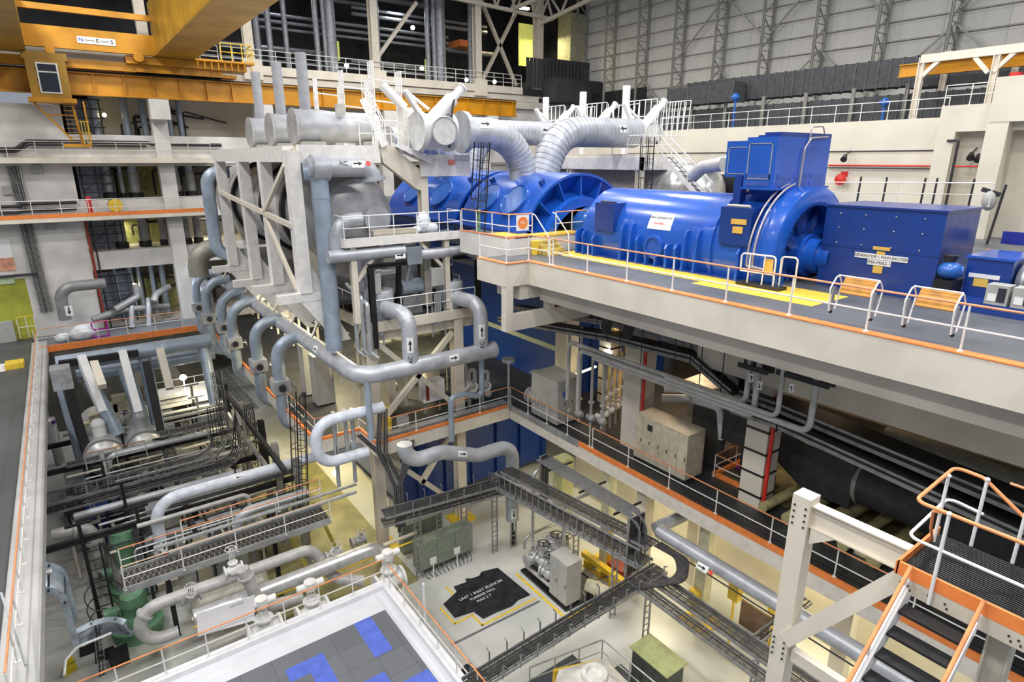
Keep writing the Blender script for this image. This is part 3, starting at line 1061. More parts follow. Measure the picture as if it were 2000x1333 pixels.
for lvl, z in (('second bay', 17.9), ('third bay', 13.8), ('top bay', 21.6), ('lowest bay', 7.5)):
    sc = thing('scaffold', 'dark pipe scaffold in the %s of the left wall' % lvl, 'scaffold', (XL - 2, 2.8, z - .7), 'bay scaffolds')
    MB().box((XL - 3.2, 1.5, z - .6), (XL - 3.1, 3.7, z + 3.6)).build('grey_sheet', mat('blue_grey_sheet', (.35, .38, .48), .6), sc, False)
    b = MB()
    for y in (1.7, 2.7, 3.8):
        b.cyl((XL - 1.6, y, z - .6), (XL - 1.6, y, z + 3.6), .05, None, 6)
    for i in range(6):
        b.cyl((XL - 1.6, 1.5, z + i * .7), (XL - 1.6, 4, z + i * .7), .04, None, 6)
    b.bar((XL - 1.6, 1.6, z), (XL - 1.6, 3.9, z + 2), .06, .06)
    each(b, 'tube', DARK, sc)
    tag(MB().ball((XL - 2.0, 4.1, z + 2.4), .16, 10).build('bulkhead_lamp', LAMPW if lvl == 'second bay' else LAMPY), 'glowing round lamp in the %s' % lvl, 'lamp')
    f = thing('bay_pipework', 'tangle of small dark pipes behind the risers in the %s' % lvl, 'pipework', (XL - 4, 7, z))
    b = MB()
    random.seed(hash(lvl) % 1 + int(z * 10))
    for i in range(10):
        y0 = 2 + random.random() * 9
        b.tube([(XL - 4, y0, z - .6 + random.random()), (XL - 4, y0, z + 1 + random.random() * 2.5), (XL - 4 + random.random() * .4, y0 + 1 + random.random() * 3, z + 1 + random.random() * 2.5)], .06 + .08 * random.random(), .2, 6)
    each(b, 'small_pipe', DARK, f)
    MB().box((XL - 5.2, 3.6, z - .6), (XL - 5, 7.6, z + 2.6)).build('painted_partition', mat('lime_partition', (.46, .46, .16), .6, var=.15), f, False)

# ------------------------------------------------------------------ crane runway and loft
t = thing('crane_runway_girder', 'long amber crane runway girder with stiffener plates', 'girder', (-58.4, 20, 25.1))
MB().hbeam((-58.6, -14, 25.95), (-58.6, 43.2, 25.95), .7, 1.6, .07).build('girder_web', CRANE, t, False)
st = MB()
y = -14
while y < 43.2:
    st.box((-58.6, y - .03, 25.2), (-58.28, y + .03, 26.7))
    y += 1.95
each(st, 'stiffener', CRANE, t, False)
MB().box((-58.66, -14, 26.75), (-58.54, 43.2, 26.9)).build('rail', DARK, t, False)
for k, y in enumerate((7.65, 15.7, 27.6, 39.7)):
    tag(MB().box((-59.4, y - .7, 23.6), (-58.0, y + .7, 25.1)).build('corbel', CONCW, None, False), 'cream corbel under the amber runway girder, %s' % ['beside the hanging ladder', 'behind the left vent stack', 'behind the white ladders', 'behind the turbine crossover pipe'][k], 'corbel', 'runway corbels')
    column('tall beige steel loft column above the runway, %s' % ['behind the crane girder', 'left of the vent stacks', 'over the white ladders', 'above the turbines'][k], -61, y, 27.5, 46, .75, TAN, 'H', 'loft columns', 'loft_column', False)
    tag(MB().box((-60.9, y - .8, 27.3), (-60.2, y + .8, 29.0)).build('column_shoe', CREAM, None, False), 'cream column shoe on the loft edge, %s' % ['behind the crane girder', 'left of the vent stacks', 'over the white ladders', 'above the turbines'][k], 'column base', 'loft column shoes')
column('tall beige steel loft column in the corner by the clad wall', -61, 48.2, 27.5, 46, .9, TAN, 'H', None, 'loft_column', False)
struct('floor_loft', MB().box((-80, -14, 27.7), (-60.4, 52, 28.45)), DARK)
struct('trim_11', MB().box((-60.5, -14, 27.75), (-60.35, 45.5, 28.5)), CREAM)
struct('trim_12', MB().box((-60.7, -14, 27.0), (-60.5, 48, 27.75)), CONC)
LOFT = mat('dark_loft_wall', (.045, .045, .05), .7, var=.25, scale=.4)
l = MB().box((-80, -14, 28), (-79.7, 57, 48)).box((-80, 56.5, 28), (-60, 57, 48)).box((-80, -14.3, 28), (-60, -14, 48)).box((-80, -14, 46), (-60, 57, 46.4))  # near-black box closed around the recess to keep it in shade
struct('wall_loft', l, LOFT)
for k, (y0, y1) in enumerate(((13.2, 15.2), (15.2, 27), (27, 39), (39, 45.4))):
    rail('pale guard rail along the dark loft, %s bay' % ['first', 'second', 'third', 'last'][k], [(-60.5, y0, 28.5), (-60.5, y1, 28.5)], h=1.3, sp=1.25, top=CONCW, low=CONCW, rungs=2, r=.035)
rail('pale guard rail on the loft under the crane cross beam', [(-60.5, 1.5, 28.5), (-60.5, 13, 28.5)], h=1.3, sp=1.5, top=CONCW, low=CONCW, rungs=2, r=.035)
# pipes in the loft
random.seed(3)
for k, (x, y, r) in enumerate([(508, 130, .32), (533, 140, .28), (565, 145, .25), (625, 150, .27), (640, 150, .2), (652, 150, .55), (743, 150, .2), (838, 160, .28), (850, 160, .25), (862, 165, .6), (655, 100, .2), (920, 160, .3)]):
    b = PX(x, y, -64)
    tag(MB().cyl((-64, b[1], 28.45), (-64, b[1], 46), r, None, 12).build('loft_riser', mat('loft_pipe_grey', (.26, .27, .29), .4, .3, var=.1)), 'grey vertical pipe in the dark loft, %s from the left' % ['first', 'second', 'third', 'fourth', 'fifth', 'sixth', 'seventh', 'eighth', 'ninth', 'tenth', 'eleventh', 'twelfth'][k], 'pipe', 'loft risers')
for k, (z, y0, y1, r, xx) in enumerate([(33.9, 14, 39, .16, -66), (33.3, 14, 39, .16, -66), (32.7, 18, 39, .14, -66), (36.4, 12, 30, .2, -68), (31.2, 14, 26, .25, -68), (30.7, 28, 39, .2, -68), (35.2, 28, 45, .2, -67), (35.8, 28, 45, .16, -67), (33, 40, 47, .3, -68), (37.5, 10, 40, .3, -69), (29.6, 12, 39, .15, -65)]):
    tag(MB().cyl((xx, y0, z), (xx, y1, z), r, None, 8).build('loft_pipe_run', mat('loft_pipe_grey', (.26, .27, .29))), 'level grey pipe run deep in the dark loft', 'pipe', 'level loft pipes')
for k, (y0, z0, y1, z1) in enumerate([(20, 36.2, 22.5, 38), (41.5, 29, 46.5, 37), (28, 30, 33, 36), (46.5, 29, 40.5, 39.5)]):
    tag(MB().bar((-62 - k % 2, y0, z0), (-62 - k % 2, y1, z1), .35, .35).build('loft_brace', TAN, None, False), 'diagonal beige brace in the loft, %s' % ['short one at the left', 'steep one rising right', 'deep one in the middle bay', 'long one rising left'][k], 'brace')
for k, (y0, y1, z0, z1, lb) in enumerate([(24.5, 26.0, 30.4, 32.2, 'lit window panel low in the loft, left'), (49.2, 52.8, 31.8, 36.6, 'tall lime lit doorway high in the corner'), (36.0, 36.6, 29.4, 31.4, 'narrow lit doorway in the loft beside a grey column')]):
    tag(MB().box((-66.2, y0, z0), (-66, y1, z1)).build('lit_opening_panel', mat('lime_lit_panel', (.5, .52, .12), .6, emit=.5), None, False), lb, 'glowing panel')  # glowing panels stand in for a lit window and lit doorways
tag(MB().box((-69, 40.6, 33.2), (-66, 43.6, 33.9)).build('orange_machine', ORANGE, None, False), 'orange beam of a machine deep in the loft', 'machine')
for k, (x, y) in enumerate([(1010, 14), (824, 134), (966, 160), (911, 156), (677, 128), (1023, 16), (806, 54)]):
    q = PX(x, y, -63)
    if k in (0, 5):
        tag(MB().box((q[0] - .2, q[1] - .7, q[2] - .1), (q[0] + .2, q[1] + .7, q[2] + .1)).build('roof_lamp', LAMPW, None, False), 'bright strip lamp at the roof trusses, %s' % ('left one' if k == 0 else 'right one'), 'lamp')
    else:
        tag(MB().ball(q, .22, 10).build('loft_bulb', LAMPW), 'small bright lamp in the dark loft, %s' % {1: 'behind the rail at centre', 2: 'at the right end', 3: 'beside the orange glow', 4: 'above the white ladders', 6: 'high up'}[k], 'lamp')
# boxes hanging in the corner
struct('wall_corner', MB().box((-64, 49, 28.4), (-60.5, 56, 32)).box((-66, 48.5, 27), (-58, 56, 29.6)), LOFT)
tag(MB().box((-63.4, 53.2, 31.8), (-61, 55.9, 37.4)).build('cream_cabin', mat('cream_cabin_paint', (.36, .34, .22), .6, var=.1), None, False), 'cream cabin wall high in the far corner', 'cabin')
pd = MB()
for i in range(16):
    pd.box((-60.4, 46 + i * .55, 28.6), (-60.3, 46.4 + i * .55, 31.8))
tag(pd.build('corrugated_panel', DUCT, None, False), 'dark corrugated wall panels at the far end of the loft', 'panels')
# roof trusses
for k, (x, z, d) in enumerate([(-60.6, 37.2, 3.0), (-52, 38.2, 3.0), (-44, 38.6, 3.2)]):
    y0, y1 = (18, 50) if k == 0 else (44, 56)
    t = thing('roof_truss', 'beige roof truss %s' % ['along the loft columns', 'crossing to the clad wall, farther one', 'crossing to the clad wall, nearer one'][k], 'truss', (x, y0, z))
    if k == 0:
        MB().bar((x, y0, z), (x, y1, z - 1), .35, .35).build('bottom_chord', TAN, t, False)
        MB().bar((x, y0, z + d), (x, y1, z + d - 1), .35, .35).build('top_chord', TAN, t, False)
        w = MB()
        n = 12
        for i in range(n):
            ya, yb = y0 + (y1 - y0) * i / n, y0 + (y1 - y0) * (i + 1) / n
            w.bar((x, ya, z - i / n), (x, (ya + yb) / 2, z + d - i / n), .2, .2).bar((x, (ya + yb) / 2, z + d - i / n), (x, yb, z - i / n), .2, .2)
        each(w, 'web_member', TAN, t, False)
    else:
        a, b = (-61 + 0 * k, 48.2 - 4 * (k - 1), 34.5 + 1.0 * k), (-36 + 8 * k, 54, 41 + k)
        a, b = V(a), V(b)
        MB().bar(a, b, .35, .35).build('bottom_chord', TAN, t, False)
        MB().bar(a + V((0, 0, 2.4)), b + V((0, 0, 2.4)), .35, .35).build('top_chord', TAN, t, False)
        w = MB()
        for i in range(10):
            p, q = a.lerp(b, i / 10), a.lerp(b, (i + 1) / 10)
            m_ = (p + q) / 2 + V((0, 0, 2.4))
            w.bar(p, m_, .18, .18).bar(m_, q, .18, .18)
        each(w, 'web_member', TAN, t, False)

# ------------------------------------------------------------------ overhead crane
t = thing('overhead_crane', 'amber double girder overhead crane with end carriage', 'crane', (-57.5, 4, 27))
MB().box((-58, 7.84, 28.2), (-16, 10.3, 31.9)).build('right_box_girder', CRANEH, t, False)
fl = MB().box((-58, 7.7, 28.08), (-16, 10.45, 28.2))
for x in range(-56, -16, 4):
    fl.box((x - .03, 7.8, 28.2), (x + .03, 7.84, 31.9))
fl.build('girder_flange', CRANEH, t, False)
MB().box((-58, -2.2, 27.75), (-16, -.15, 31.6)).build('left_box_girder', CRANEH, t, False)
wk = MB().box((-58, -4.4, 27.5), (-16, -2.2, 27.7))
for i in range(10):
    wk.bar((-57 + i * 1.6, -2.25, 27.6 + i * .0), (-57 + i * 1.6, -4.4, 30.5), .12, .12)
    wk.bar((-57 + i * 1.6, -2.25, 30.6), (-57 + i * 1.6, -4.6, 29.6), .12, .12)
wk.build('walkway_frame', CRANE, t, False)
MB().box((-57.3, -.2, 28.1), (-56.9, 7.9, 29.5)).box((-57.3, -.2, 30.5), (-57.0, 7.9, 30.9)).build('end_tie', CRANE, t, False)
ec = MB().box((-59.1, -3.8, 26.95), (-57.7, 12.6, 27.55)).box((-58.9, 5.8, 27.5), (-57.3, 14.4, 28.05)).box((-58.9, 6.4, 26.95), (-57.5, 13.6, 27.2))
ec.build('end_carriage', CRANE, t, False)
wh = MB()
for y in (-2.5, 0.5, 6.5, 8.2, 10, 11.8):
    wh.disc((-58.6, y, 27.05), (1, 0, 0), .35, .25, 16)
each(wh, 'wheel', DARK, t)
pf = MB().box((-58.2, 10.4, 28.0), (-56.5, 14.9, 28.15))
for i in range(9):
    pf.cyl((-56.6, 10.6 + i * .5, 28.1), (-56.6, 10.6 + i * .5, 27.4), .05, None, 6)
pf.build('service_platform', CRANE, t, False)
for k in range(2):
    MB().cyl((-57.25 + k * .2, 1.2, 27.9), (-56.9 + k * .2, 1.2, 27.9), .3, None, 12).build('bearing_lug', CRANE, t)
    MB().cyl((-57.25 + k * .2, 6.6, 27.9), (-56.9 + k * .2, 6.6, 27.9), .34, None, 12).build('bearing_lug', CRANE, t)
a, b = (-56.85, 2.93, 28.82), (-56.85, 5.28, 28.51)
sg = MB().box((-56.88, a[1], b[2] + .02), (-56.85, b[1], b[2] + .48)).build('compass_sign', LABEL, t, False)
for ch, f, m_ in (('N', .1, mat('blue_ink', (.03, .06, .5), .6, var=0)), ('E', .52, INK), ('S', .9, INK)):
    text(ch, .36, (-56.83, a[1] + (b[1] - a[1]) * f, b[2] + .25), (0, 1, 0), (0, 0, 1), m_, 'letter', sg)
ln = MB()
for y0, y1, z0, z1 in ((.17, .46, .32, .18), (.58, .83, .18, .32), (.17, .46, .18, .32), (.58, .83, .32, .18)):
    ln.bar((-56.84, a[1] + (b[1] - a[1]) * y0, b[2] + z0), (-56.84, a[1] + (b[1] - a[1]) * y1, b[2] + z1), .015, .015, (1, 0, 0))
each(ln, 'compass_line', INK, sg, False)
text('75 T', .9, (-40, 7.8, 30.3), (1, 0, 0), (0, 0, 1), mat('faded_brown_lettering', (.30, .16, .02), .6), 'faded_lettering', t)
rail('amber guard rail at the end of the crane service platform', [(-56.6, 12.4, 28.15), (-56.6, 14.8, 28.15), (-58.1, 14.8, 28.15)], h=1.3, sp=.8, top=YELLOW, low=YELLOW, r=.04)
# cabin
t = thing('crane_cab', 'small amber crane cabin with a window, hanging under the left girder', 'cabin', (-56.6, .9, 24.6))
MB().box((-57.8, -.35, 24.7), (-56.4, 1.95, 27.2)).build('cabin_shell', CRANEH, t, False)
MB().box((-58, -.6, 24.4), (-56.2, 2.2, 24.7)).build('cabin_floor', CRANE, t, False)
wf = MB().box((-56.4, .2, 25.0), (-56.34, 1.45, 27.0)).build('window_frame', WHITE, t, False)
MB().box((-56.34, .3, 25.1), (-56.32, 1.35, 26.35)).build('pane', GLASS, wf, False)
MB().box((-56.34, .3, 26.45), (-56.32, 1.35, 26.9)).build('pane', GLASS, wf, False)
MB().box((-57.6, -.5, 27.2), (-56.6, 2.1, 27.7)).build('suspension_bracket', CRANEH, t, False)
# hanging ladder frame
t = thing('hanging_ladder', 'amber hanging access ladder with braced frame below the cabin', 'ladder', (-57, 2, 21.4))
fr = MB()
for y in (2.0,):
    fr.bar((-57, -.4, 24.5), (-57, 1.5, 21.9), .14, .14).bar((-57, 1.9, 24.6), (-57, 2.1, 21.5), .16, .16).bar((-56.6, .9, 21.5), (-56.6, 2.6, 21.5), .16, .2).bar((-57, 2.6, 24.6), (-57, 2.6, 21.5), .12, .12)
fr.bar((-57, .2, 23.6), (-57, 2.0, 23.6), .1, .1)
fr.build('frame', CRANE, t, False)
rg = MB()
for i in range(9):
    rg.cyl((-56.8, 1.3, 21.8 + i * .3), (-56.8, 1.95, 21.8 + i * .3), .025, None, 6)
each(rg, 'rung', CRANE, t)
cg = MB()
for y in (2.2, 2.4, 2.6):
    cg.bar((-56.5, y, 21.6), (-56.5, y, 23.2), .05, .05)
cg.bar((-56.5, 2.1, 23.2), (-56.5, 2.7, 23.2), .06, .06).bar((-56.5, 2.1, 22.4), (-56.5, 2.7, 22.4), .06, .06)
cg.build('gate', YELLOW, t, False)

pipe('red standpipe up the edge of the left wall bays', [(XL + .1, 1.35, 6.9), (XL + .1, 1.35, 15.8)], .1, REDO, n=10)
pipe('dark pipe beside the red standpipe', [(XL + .12, 1.7, 6.9), (XL + .12, 1.7, 15.8)], .06, DARK, n=8)

# ================================================================== turbine deck
YELF = mat('deck_yellow_floor', (.86, .58, .06), .45, var=.08, scale=.8)
struct('trim_30', MB().box((-21.6, 17.95, ZD), (-8.87, 19.6, ZD + .008)).box((-13.2, 17.4, ZD), (-8.87, 18.6, ZD + .0085)), YELF)
YG, ZG = 21.2, 17.25
t = thing('generator', 'large royal blue cylindrical generator lying on the turbine deck', 'generator', (-16, YG, ZD))
MB().lathe((-20.85, YG, ZG), (1, 0, 0), [(0, 0), (0, 1.9), (.06, 2.0), (6.95, 2.0)], 64).build('stator_casing', BLUE, t)
MB().lathe((-13.9, YG, ZG), (1, 0, 0), [(0, 1.9), (0, 2.12), (.12, 2.12), (.12, 2.03), (1.9, 2.03), (1.9, 2.3), (2.0, 2.36), (2.75, 2.36), (2.8, 2.3), (2.8, 1.75), (2.3, 1.75), (2.3, .5)], 64).build('end_casing', BLUE, t)
sp = MB()
for k in range(8):
    a = k * PI / 4 + .3
    sp.bar((-11.5, YG + .45 * math.cos(a), ZG + .45 * math.sin(a)), (-11.5, YG + 1.78 * math.cos(a), ZG + 1.78 * math.sin(a)), .3, .12, (1, 0, 0))
each(sp, 'end_rib', BLUED, t, False)
MB().lathe((-11.6, YG, ZG), (1, 0, 0), [(0, .01), (0, .75), (.5, .75), (.5, .6), (.9, .6), (.9, .45), (1.3, .45)], 24).build('shaft_bearing', BLUE, t)
kn = MB()
for k in range(60):
    a = k * 2 * PI / 60
    q = (-11.13, YG + 1.83 * math.cos(a), ZG + 1.83 * math.sin(a))
    kn.cyl(q, (q[0] + .06, q[1], q[2]), .035, None, 6)
each(kn, 'bolt', BLUED, t)
# feet along the deck, tall and short, with the round manhole between
for k, (x, h) in enumerate([(-21.0, 1.15), (-20.55, 1.1), (-19.9, .95), (-18.25, 1.6), (-17.75, 1.65), (-17.3, 1.2), (-16.8, .55), (-16.3, .5), (-15.75, 1.0), (-15.3, 1.05), (-14.95, 1.6), (-14.4, 1.65), (-12.55, 1.2), (-11.9, 1.25)]):
    yy = YG - math.sqrt(max(.1, 4.0 - (ZD + h - ZG) ** 2))
    MB().poly([(x - .05, 18.95, ZD), (x - .05, 19.75, ZD), (x - .05, yy + .2, ZD + h), (x - .05, yy - .2, ZD + h - .06), (x - .05, yy - .3, ZD + h * .8), (x - .05, min(yy - .25, 19.0), ZD + h * .45)], (.1, 0, 0)).build('foot_rib', BLUE, t, False)
MB().box((-21.1, 19.0, ZD), (-11.8, 23.4, ZD + .06)).build('bed_plate', BLUED, t, False)
q = (-16.53, 19.27, 16.99)
MB().lathe((q[0], 19.6, q[2] + .12), (0, -1, 0), [(0, .48), (.52, .48), (.54, .44), (.54, .36), (.48, .36), (.48, .01)], 28).build('manhole', BLUE, t)
# box on the shoulder, left
def shoulder_box(x0, x1, z0, z1, y0):
    b = MB().poly([(x0, y0, z0), (x0, y0 - .02, z1), (x0, YG - .6, z1 + .05), (x0, YG - .6, z0)], (x1 - x0, 0, 0))
    return b
sb = shoulder_box(-19.95, -18.8, 17.5, 18.7, 19.1).build('coil_cover', BLUED, t, False)
MB().cyl((-19.8, 19.3, 18.73), (-18.9, 19.3, 18.73), .05, None, 8).build('lift_bar', DARK, sb)
q = (-19.33, 19.07, 18.81)
MB().ball((q[0], 19.08, q[2]), .04, 8).build('fastener', STEEL, sb)
sb = shoulder_box(-13.45, -12.2, 17.6, 18.9, 19.05).build('coil_cover', BLUED, t, False)
MB().cyl((-13.3, 19.2, 18.95), (-12.4, 19.2, 18.95), .05, None, 8).build('lift_bar', TAN, sb)
for (x0, y0, x1, y1) in ((1429, 427, 1458, 440), (1432, 442, 1450, 457)):
    a, b = PY(x0, y0, 19.03), PY(x1, y1, 19.03)
    MB().box((a[0], 19.005, b[2]), (b[0], 19.03, a[2])).build('warning_label', YLAB, sb, False)
# white name plate following the casing
a0, a1 = 2.86, 2.52
vs = []
X0, X1 = -17.05, -15.85
pl = MB()
n = 5
for i in range(n + 1):
    a = a0 + (a1 - a0) * i / n
    vs += [(X0, YG + 2.012 * math.cos(a), ZG + 2.012 * math.sin(a)), (X1, YG + 2.012 * math.cos(a), ZG + 2.012 * math.sin(a))]
pl.add(vs, [(2 * i, 2 * i + 1, 2 * i + 3, 2 * i + 2) for i in range(n)])
pn = pl.build('name_plate', LABEL, t)
for s_, a, sz in (('MAIN GENERATOR 1', 2.62, .13), ('IMA-M001-1', 2.74, .12)):
    text(s_, sz, ((X0 + X1) / 2, YG + 2.03 * math.cos(a), ZG + 2.03 * math.sin(a)), (1, 0, 0), (0, -math.sin(a) * -1 * .9 if False else math.sin(a), -math.cos(a)), INK if 'MAIN' in s_ else INKR, 'lettering', pn, .002)
# oil pipes hugging the end ring
for k, dx in enumerate((0, .22)):
    pts = [(-12.0 + dx, YG + 2.48 * math.cos(a), ZG + 2.48 * math.sin(a)) for a in [1.75 + i * .1 for i in range(15)]] + [(-12.0 + dx, 18.72, 17.0), (-11.2 + dx, 18.72, 16.95)]
    MB().tube(pts, .035, .06, 8).build('seal_oil_pipe', mat('pinkish_oil_pipe', (.45, .40, .40), .35, .3), t)
for x, y in ((1502, 443), (1548, 383)):
    pass
# tall cooler / terminal housing above
t = thing('terminal_housing', 'tall royal blue housing with louvred panels standing on the generator top', 'housing', (-12.5, 21.2, 19.2))
x0 = (-13.1, 19.75, 21.22)[0]
MB().box((-13.15, 19.75, 19.55), (-12.0, 23.2, 21.25)).build('housing_shell', BLUE, t, False)
MB().poly([(-13.0, 20.3, 19.1), (-13.0, 22.4, 19.1), (-13.0, 23.0, 19.55), (-13.0, 19.85, 19.55)], (.95, 0, 0)).build('hopper_base', BLUED, t, False)
MB().box((-13.2, 19.68, 19.5), (-11.9, 23.3, 19.57)).build('base_flange', BLUE, t, False)
MB().box((-13.1, 20.3, 21.25), (-12.3, 23.2, 21.33)).box((-12.6, 19.9, 21.25), (-12.0, 23.2, 21.40)).build('roof_plates', BLUED, t, False)
MB().box((-14.2, 20.1, 19.9), (-13.15, 22.2, 21.15)).build('side_box', BLUE, t, False)
MB().box((-13.65, 19.95, 18.6), (-13.35, 20.3, 19.95)).build('side_leg', BLUED, t, False)
fr = MB()
def frame(mb, x0, x1, z0, z1, y, w=.03):
    mb.box((x0, y - .02, z0), (x1, y, z0 + w)).box((x0, y - .02, z1 - w), (x1, y, z1)).box((x0, y - .02, z0), (x0 + w, y, z1)).box((x1 - w, y - .02, z0), (x1, y, z1))
SEAL = mat('grey_gasket_seal', (.35, .37, .38), .6)
g1 = MB()
frame(g1, -14.1, -13.3, 20.0, 20.95, 20.1)
g1.build('panel_seal', SEAL, t, False)
g1 = MB()
frame(g1, -13.05, -12.15, 19.85, 21.05, 19.75)
g1.build('panel_seal', SEAL, t, False)
for r_ in range(2):
    for c in range(4):
        q_ = ((-13.05, 19.73, 19.63 + r_ * .25), (-12.15, 19.75, 19.78 + r_ * .25)) if c == 0 else ((-12.0, 18.9 + c * 1.05, 19.63 + r_ * .25), (-11.98, 19.8 + c * 1.05, 19.78 + r_ * .25))
        MB().box(*q_).build('louvre_panel', BLUEL if False else mat('louvre_pale_blue', (.05, .12, .45), .3), t, False)
MB().tube([(-11.92, 21.11, 19.27), (-11.92, 21.29, 19.5), (-11.92, 21.34, 20.88), (-11.92, 21.68, 21.23), (-11.92, 22.82, 21.29)], .03, .15, 8).build('vent_pipe', mat('pinkish_oil_pipe', (.45, .40, .40), .35, .3), t)
MB().tube([(-11.95, 21.62, 21.06), (-11.95, 21.67, 21.6), (-11.95, 22.42, 21.64), (-11.95, 22.6, 21.39)], .025, .1, 8).build('vent_pipe', mat('pinkish_oil_pipe', (.45, .40, .40), .35, .3), t)
pipe('grey cooling pipe entering the left side of the blue housing', [(-18.69, 24, 19.75), (-18.16, 24, 20.17), (-17.08, 24, 20.31)], .3, PIPEG, .6, n=16)
# exciter
t = thing('exciter', 'big dark blue rectangular exciter enclosure with white name strips', 'exciter', (-8.8, 22, ZD))
MB().box((-10.6, 20.85, ZD), (-7.05, 23.5, 19.05)).build('enclosure', BLUED, t, False)
MB().box((-10.65, 20.8, 19.02), (-7.0, 23.55, 19.08)).build('roof_panel', BLUED, t, False)
MB().box((-10.6, 20.83, 17.72), (-7.05, 20.86, 17.75)).build('panel_seam', BLUED, t, False)
bl = MB()
for x in (-10.1, -9.3, -8.4, -7.6):
    for z in (18.8, 18.35, 17.85):
        bl.ball((x, 20.84, z), .03, 6)
each(bl, 'panel_bolt', STEEL, t)
for (xa, ya, xb, yb, s_, z_) in ((1669, 494, 1774, 508, 'GENERATOR 1 MAIN EXCITER', .125), (1694, 507, 1740, 517, 'IMA-M002-1', .125)):
    a, b = PY(xa, (ya + yb) / 2, 20.83), PY(xb, (ya + yb) / 2 + 4, 20.83)
    zc = PY((xa + xb) / 2, (ya + yb) / 2 + 2, 20.83)[2]
    n_ = MB().box((a[0], 20.82, zc - .085), (b[0], 20.845, zc + .085)).build('name_strip', LABEL, t, False)
    text(s_, .135 if len(s_) < 12 else .118, ((a[0] + b[0]) / 2, 20.815, zc), (1, 0, 0), (0, 0, 1), INK, 'lettering', n_, .002)
for (x0_, y0_, x1_, y1_) in ((1706, 481, 1738, 491), (1713, 491, 1728, 499), (1706, 519, 1722, 535)):
    a, b = PY(x0_, y0_, 20.83), PY(x1_, y1_, 20.83)
    MB().box((a[0], 20.815, b[2]), (b[0], 20.845, a[2])).build('warning_label', YLAB, t, False)
# pilot exciter and pump set at the right
t = thing('pilot_exciter', 'small dark blue machine box with yellow label right of the exciter', 'machine', (-5.9, 21.5, ZD))
MB().box((-6.45, 21.3, ZD + .3), (-5.35, 23.2, 17.75)).build('box_casing', BLUED, t, False)
MB().box((-6.5, 21.25, 17.75), (-5.3, 23.3, 17.82)).build('lid', BLUE, t, False)
MB().box((-6.35, 21.27, 17.2), (-5.6, 21.3, 17.32)).build('name_strip', LABEL, t, False)
MB().box((-6.2, 21.27, 16.95), (-5.85, 21.3, 17.18)).build('warning_label', YLAB, t, False)
MB().box((-7.0, 20.4, ZD), (-2, 23.6, ZD + .3)).build('bed_frame', BLUED, t, False)
MB().lathe((-5.3, 22, 17.15), (1, 0, 0), [(0, .5), (.15, .55), (.15, .62), (.22, .62), (.22, .58), (.55, .58), (.55, .62), (.62, .62), (.62, .5), (1.4, .45)], 28).build('slip_ring_drum', STEEL, t)
MB().lathe((-5.05, 22, 17.15), (1, 0, 0), [(0, .59), (.28, .59)], 28).build('mesh_guard', BLACK, t)
MB().lathe((-4.2, 22, 17.1), (1, 0, 0), [(0, .3), (.1, .5), (1.2, .5), (1.4, .3)], 24).build('end_bell', BLUE, t)
for k, x in enumerate((-5.35, -4.75)):
    c_ = thing('instrument_box', 'grey instrument box under the drum, %s of the pair' % ('left' if k == 0 else 'right'), 'instrument box', (x, 20.5, ZD + .3), 'instrument boxes')
    MB().box((x - .26, 20.4, ZD + .3), (x + .26, 20.9, ZD + .85)).build('case', CAB, c_, False)
    MB().box((x - .2, 20.38, ZD + .4), (x + .0, 20.4, ZD + .6)).build('label_panel', LABEL, c_, False)
    MB().box((x + .02, 20.37, ZD + .4), (x + .2, 20.4, ZD + .78)).build('dark_window', GLASS, c_, False)
t = thing('oil_pump', 'bright blue pump on dark stand between the exciter and the small box', 'pump', (-6.75, 21.0, ZD))
MB().ball((-6.75, 21.0, 17.35), .3, 14, (1.1, 1.2, .9)).cyl((-6.75, 21, 17.35), (-6.45, 21.1, 17.35), .16).build('casing', BLUEL, t)
MB().cyl((-6.8, 21, 17.6), (-6.8, 21, 17.8), .14, .2, 12).build('top_valve', DARK, t)
MB().box((-7.0, 20.6, ZD), (-6.5, 21.4, 17.1)).build('stand', BLACK, t, False)
# deck rails
rail('orange topped guard rail along the generator deck edge, long right hand run', [(-18.7, 15.66, ZD + .05), (-2.5, 15.66, ZD + .05)], sp=2.05)
rail('orange topped guard rail round the stepped corner of the generator deck', [(-22.3, 14.5, ZD + .05), (-20.3, 14.5, ZD + .05), (-20.3, 15.66, ZD + .05), (-18.9, 15.66, ZD + .05)], sp=1.55)
q = (-9.47, 33.31, 16.35)
rail('orange topped rail behind the small blue machine', [(-7.0, 24.5, ZD), (-2, 24.5, ZD)], sp=1.6, h=1.3)
tag(MB().box((-6.6, 24.35, 17.9), (-6.0, 24.4, 18.3)).build('blue_notice', mat('deep_blue_sign', (.02, .03, .3), .5), None, False), 'small blue notice hanging on the rail behind the blue machine', 'sign')
# gate of white hoops beside the generator end
for k, (x0_, x1_, y_) in enumerate(((-12.1, -10.9, 18.55), (-10.85, -10.35, 18.9))):
    t = thing('hoop_barrier', 'white hooped barrier by the generator end, %s' % ('wide left one' if k == 0 else 'narrow right one'), 'barrier', (x0_, y_, ZD))
    MB().tube([(x0_, y_, ZD + .5), (x0_, y_, ZD + 1.1), (x1_, y_ + .1, ZD + 1.1), (x1_, y_ + .1, ZD)], .03, .12, 8).build('hoop', WHITE, t)
    MB().tube([(x0_, y_, ZD + .5), (x1_, y_ + .1, ZD + .5)], .025, 0, 8).build('cross_bar', WHITE, t)
    for f in ((.25, .7) if k == 0 else (.02,)):
        x = x0_ + (x1_ - x0_) * f
        MB().cyl((x, y_, ZD), (x, y_ + .05, ZD + 1.08), .025, None, 8).build('post', WHITE, t)
    if k == 0:
        MB().box((x1_ - .4, y_ + .12, ZD + .55), (x1_ - .1, y_ + .15, ZD + 1.0)).build('notice', YLAB, t, False)
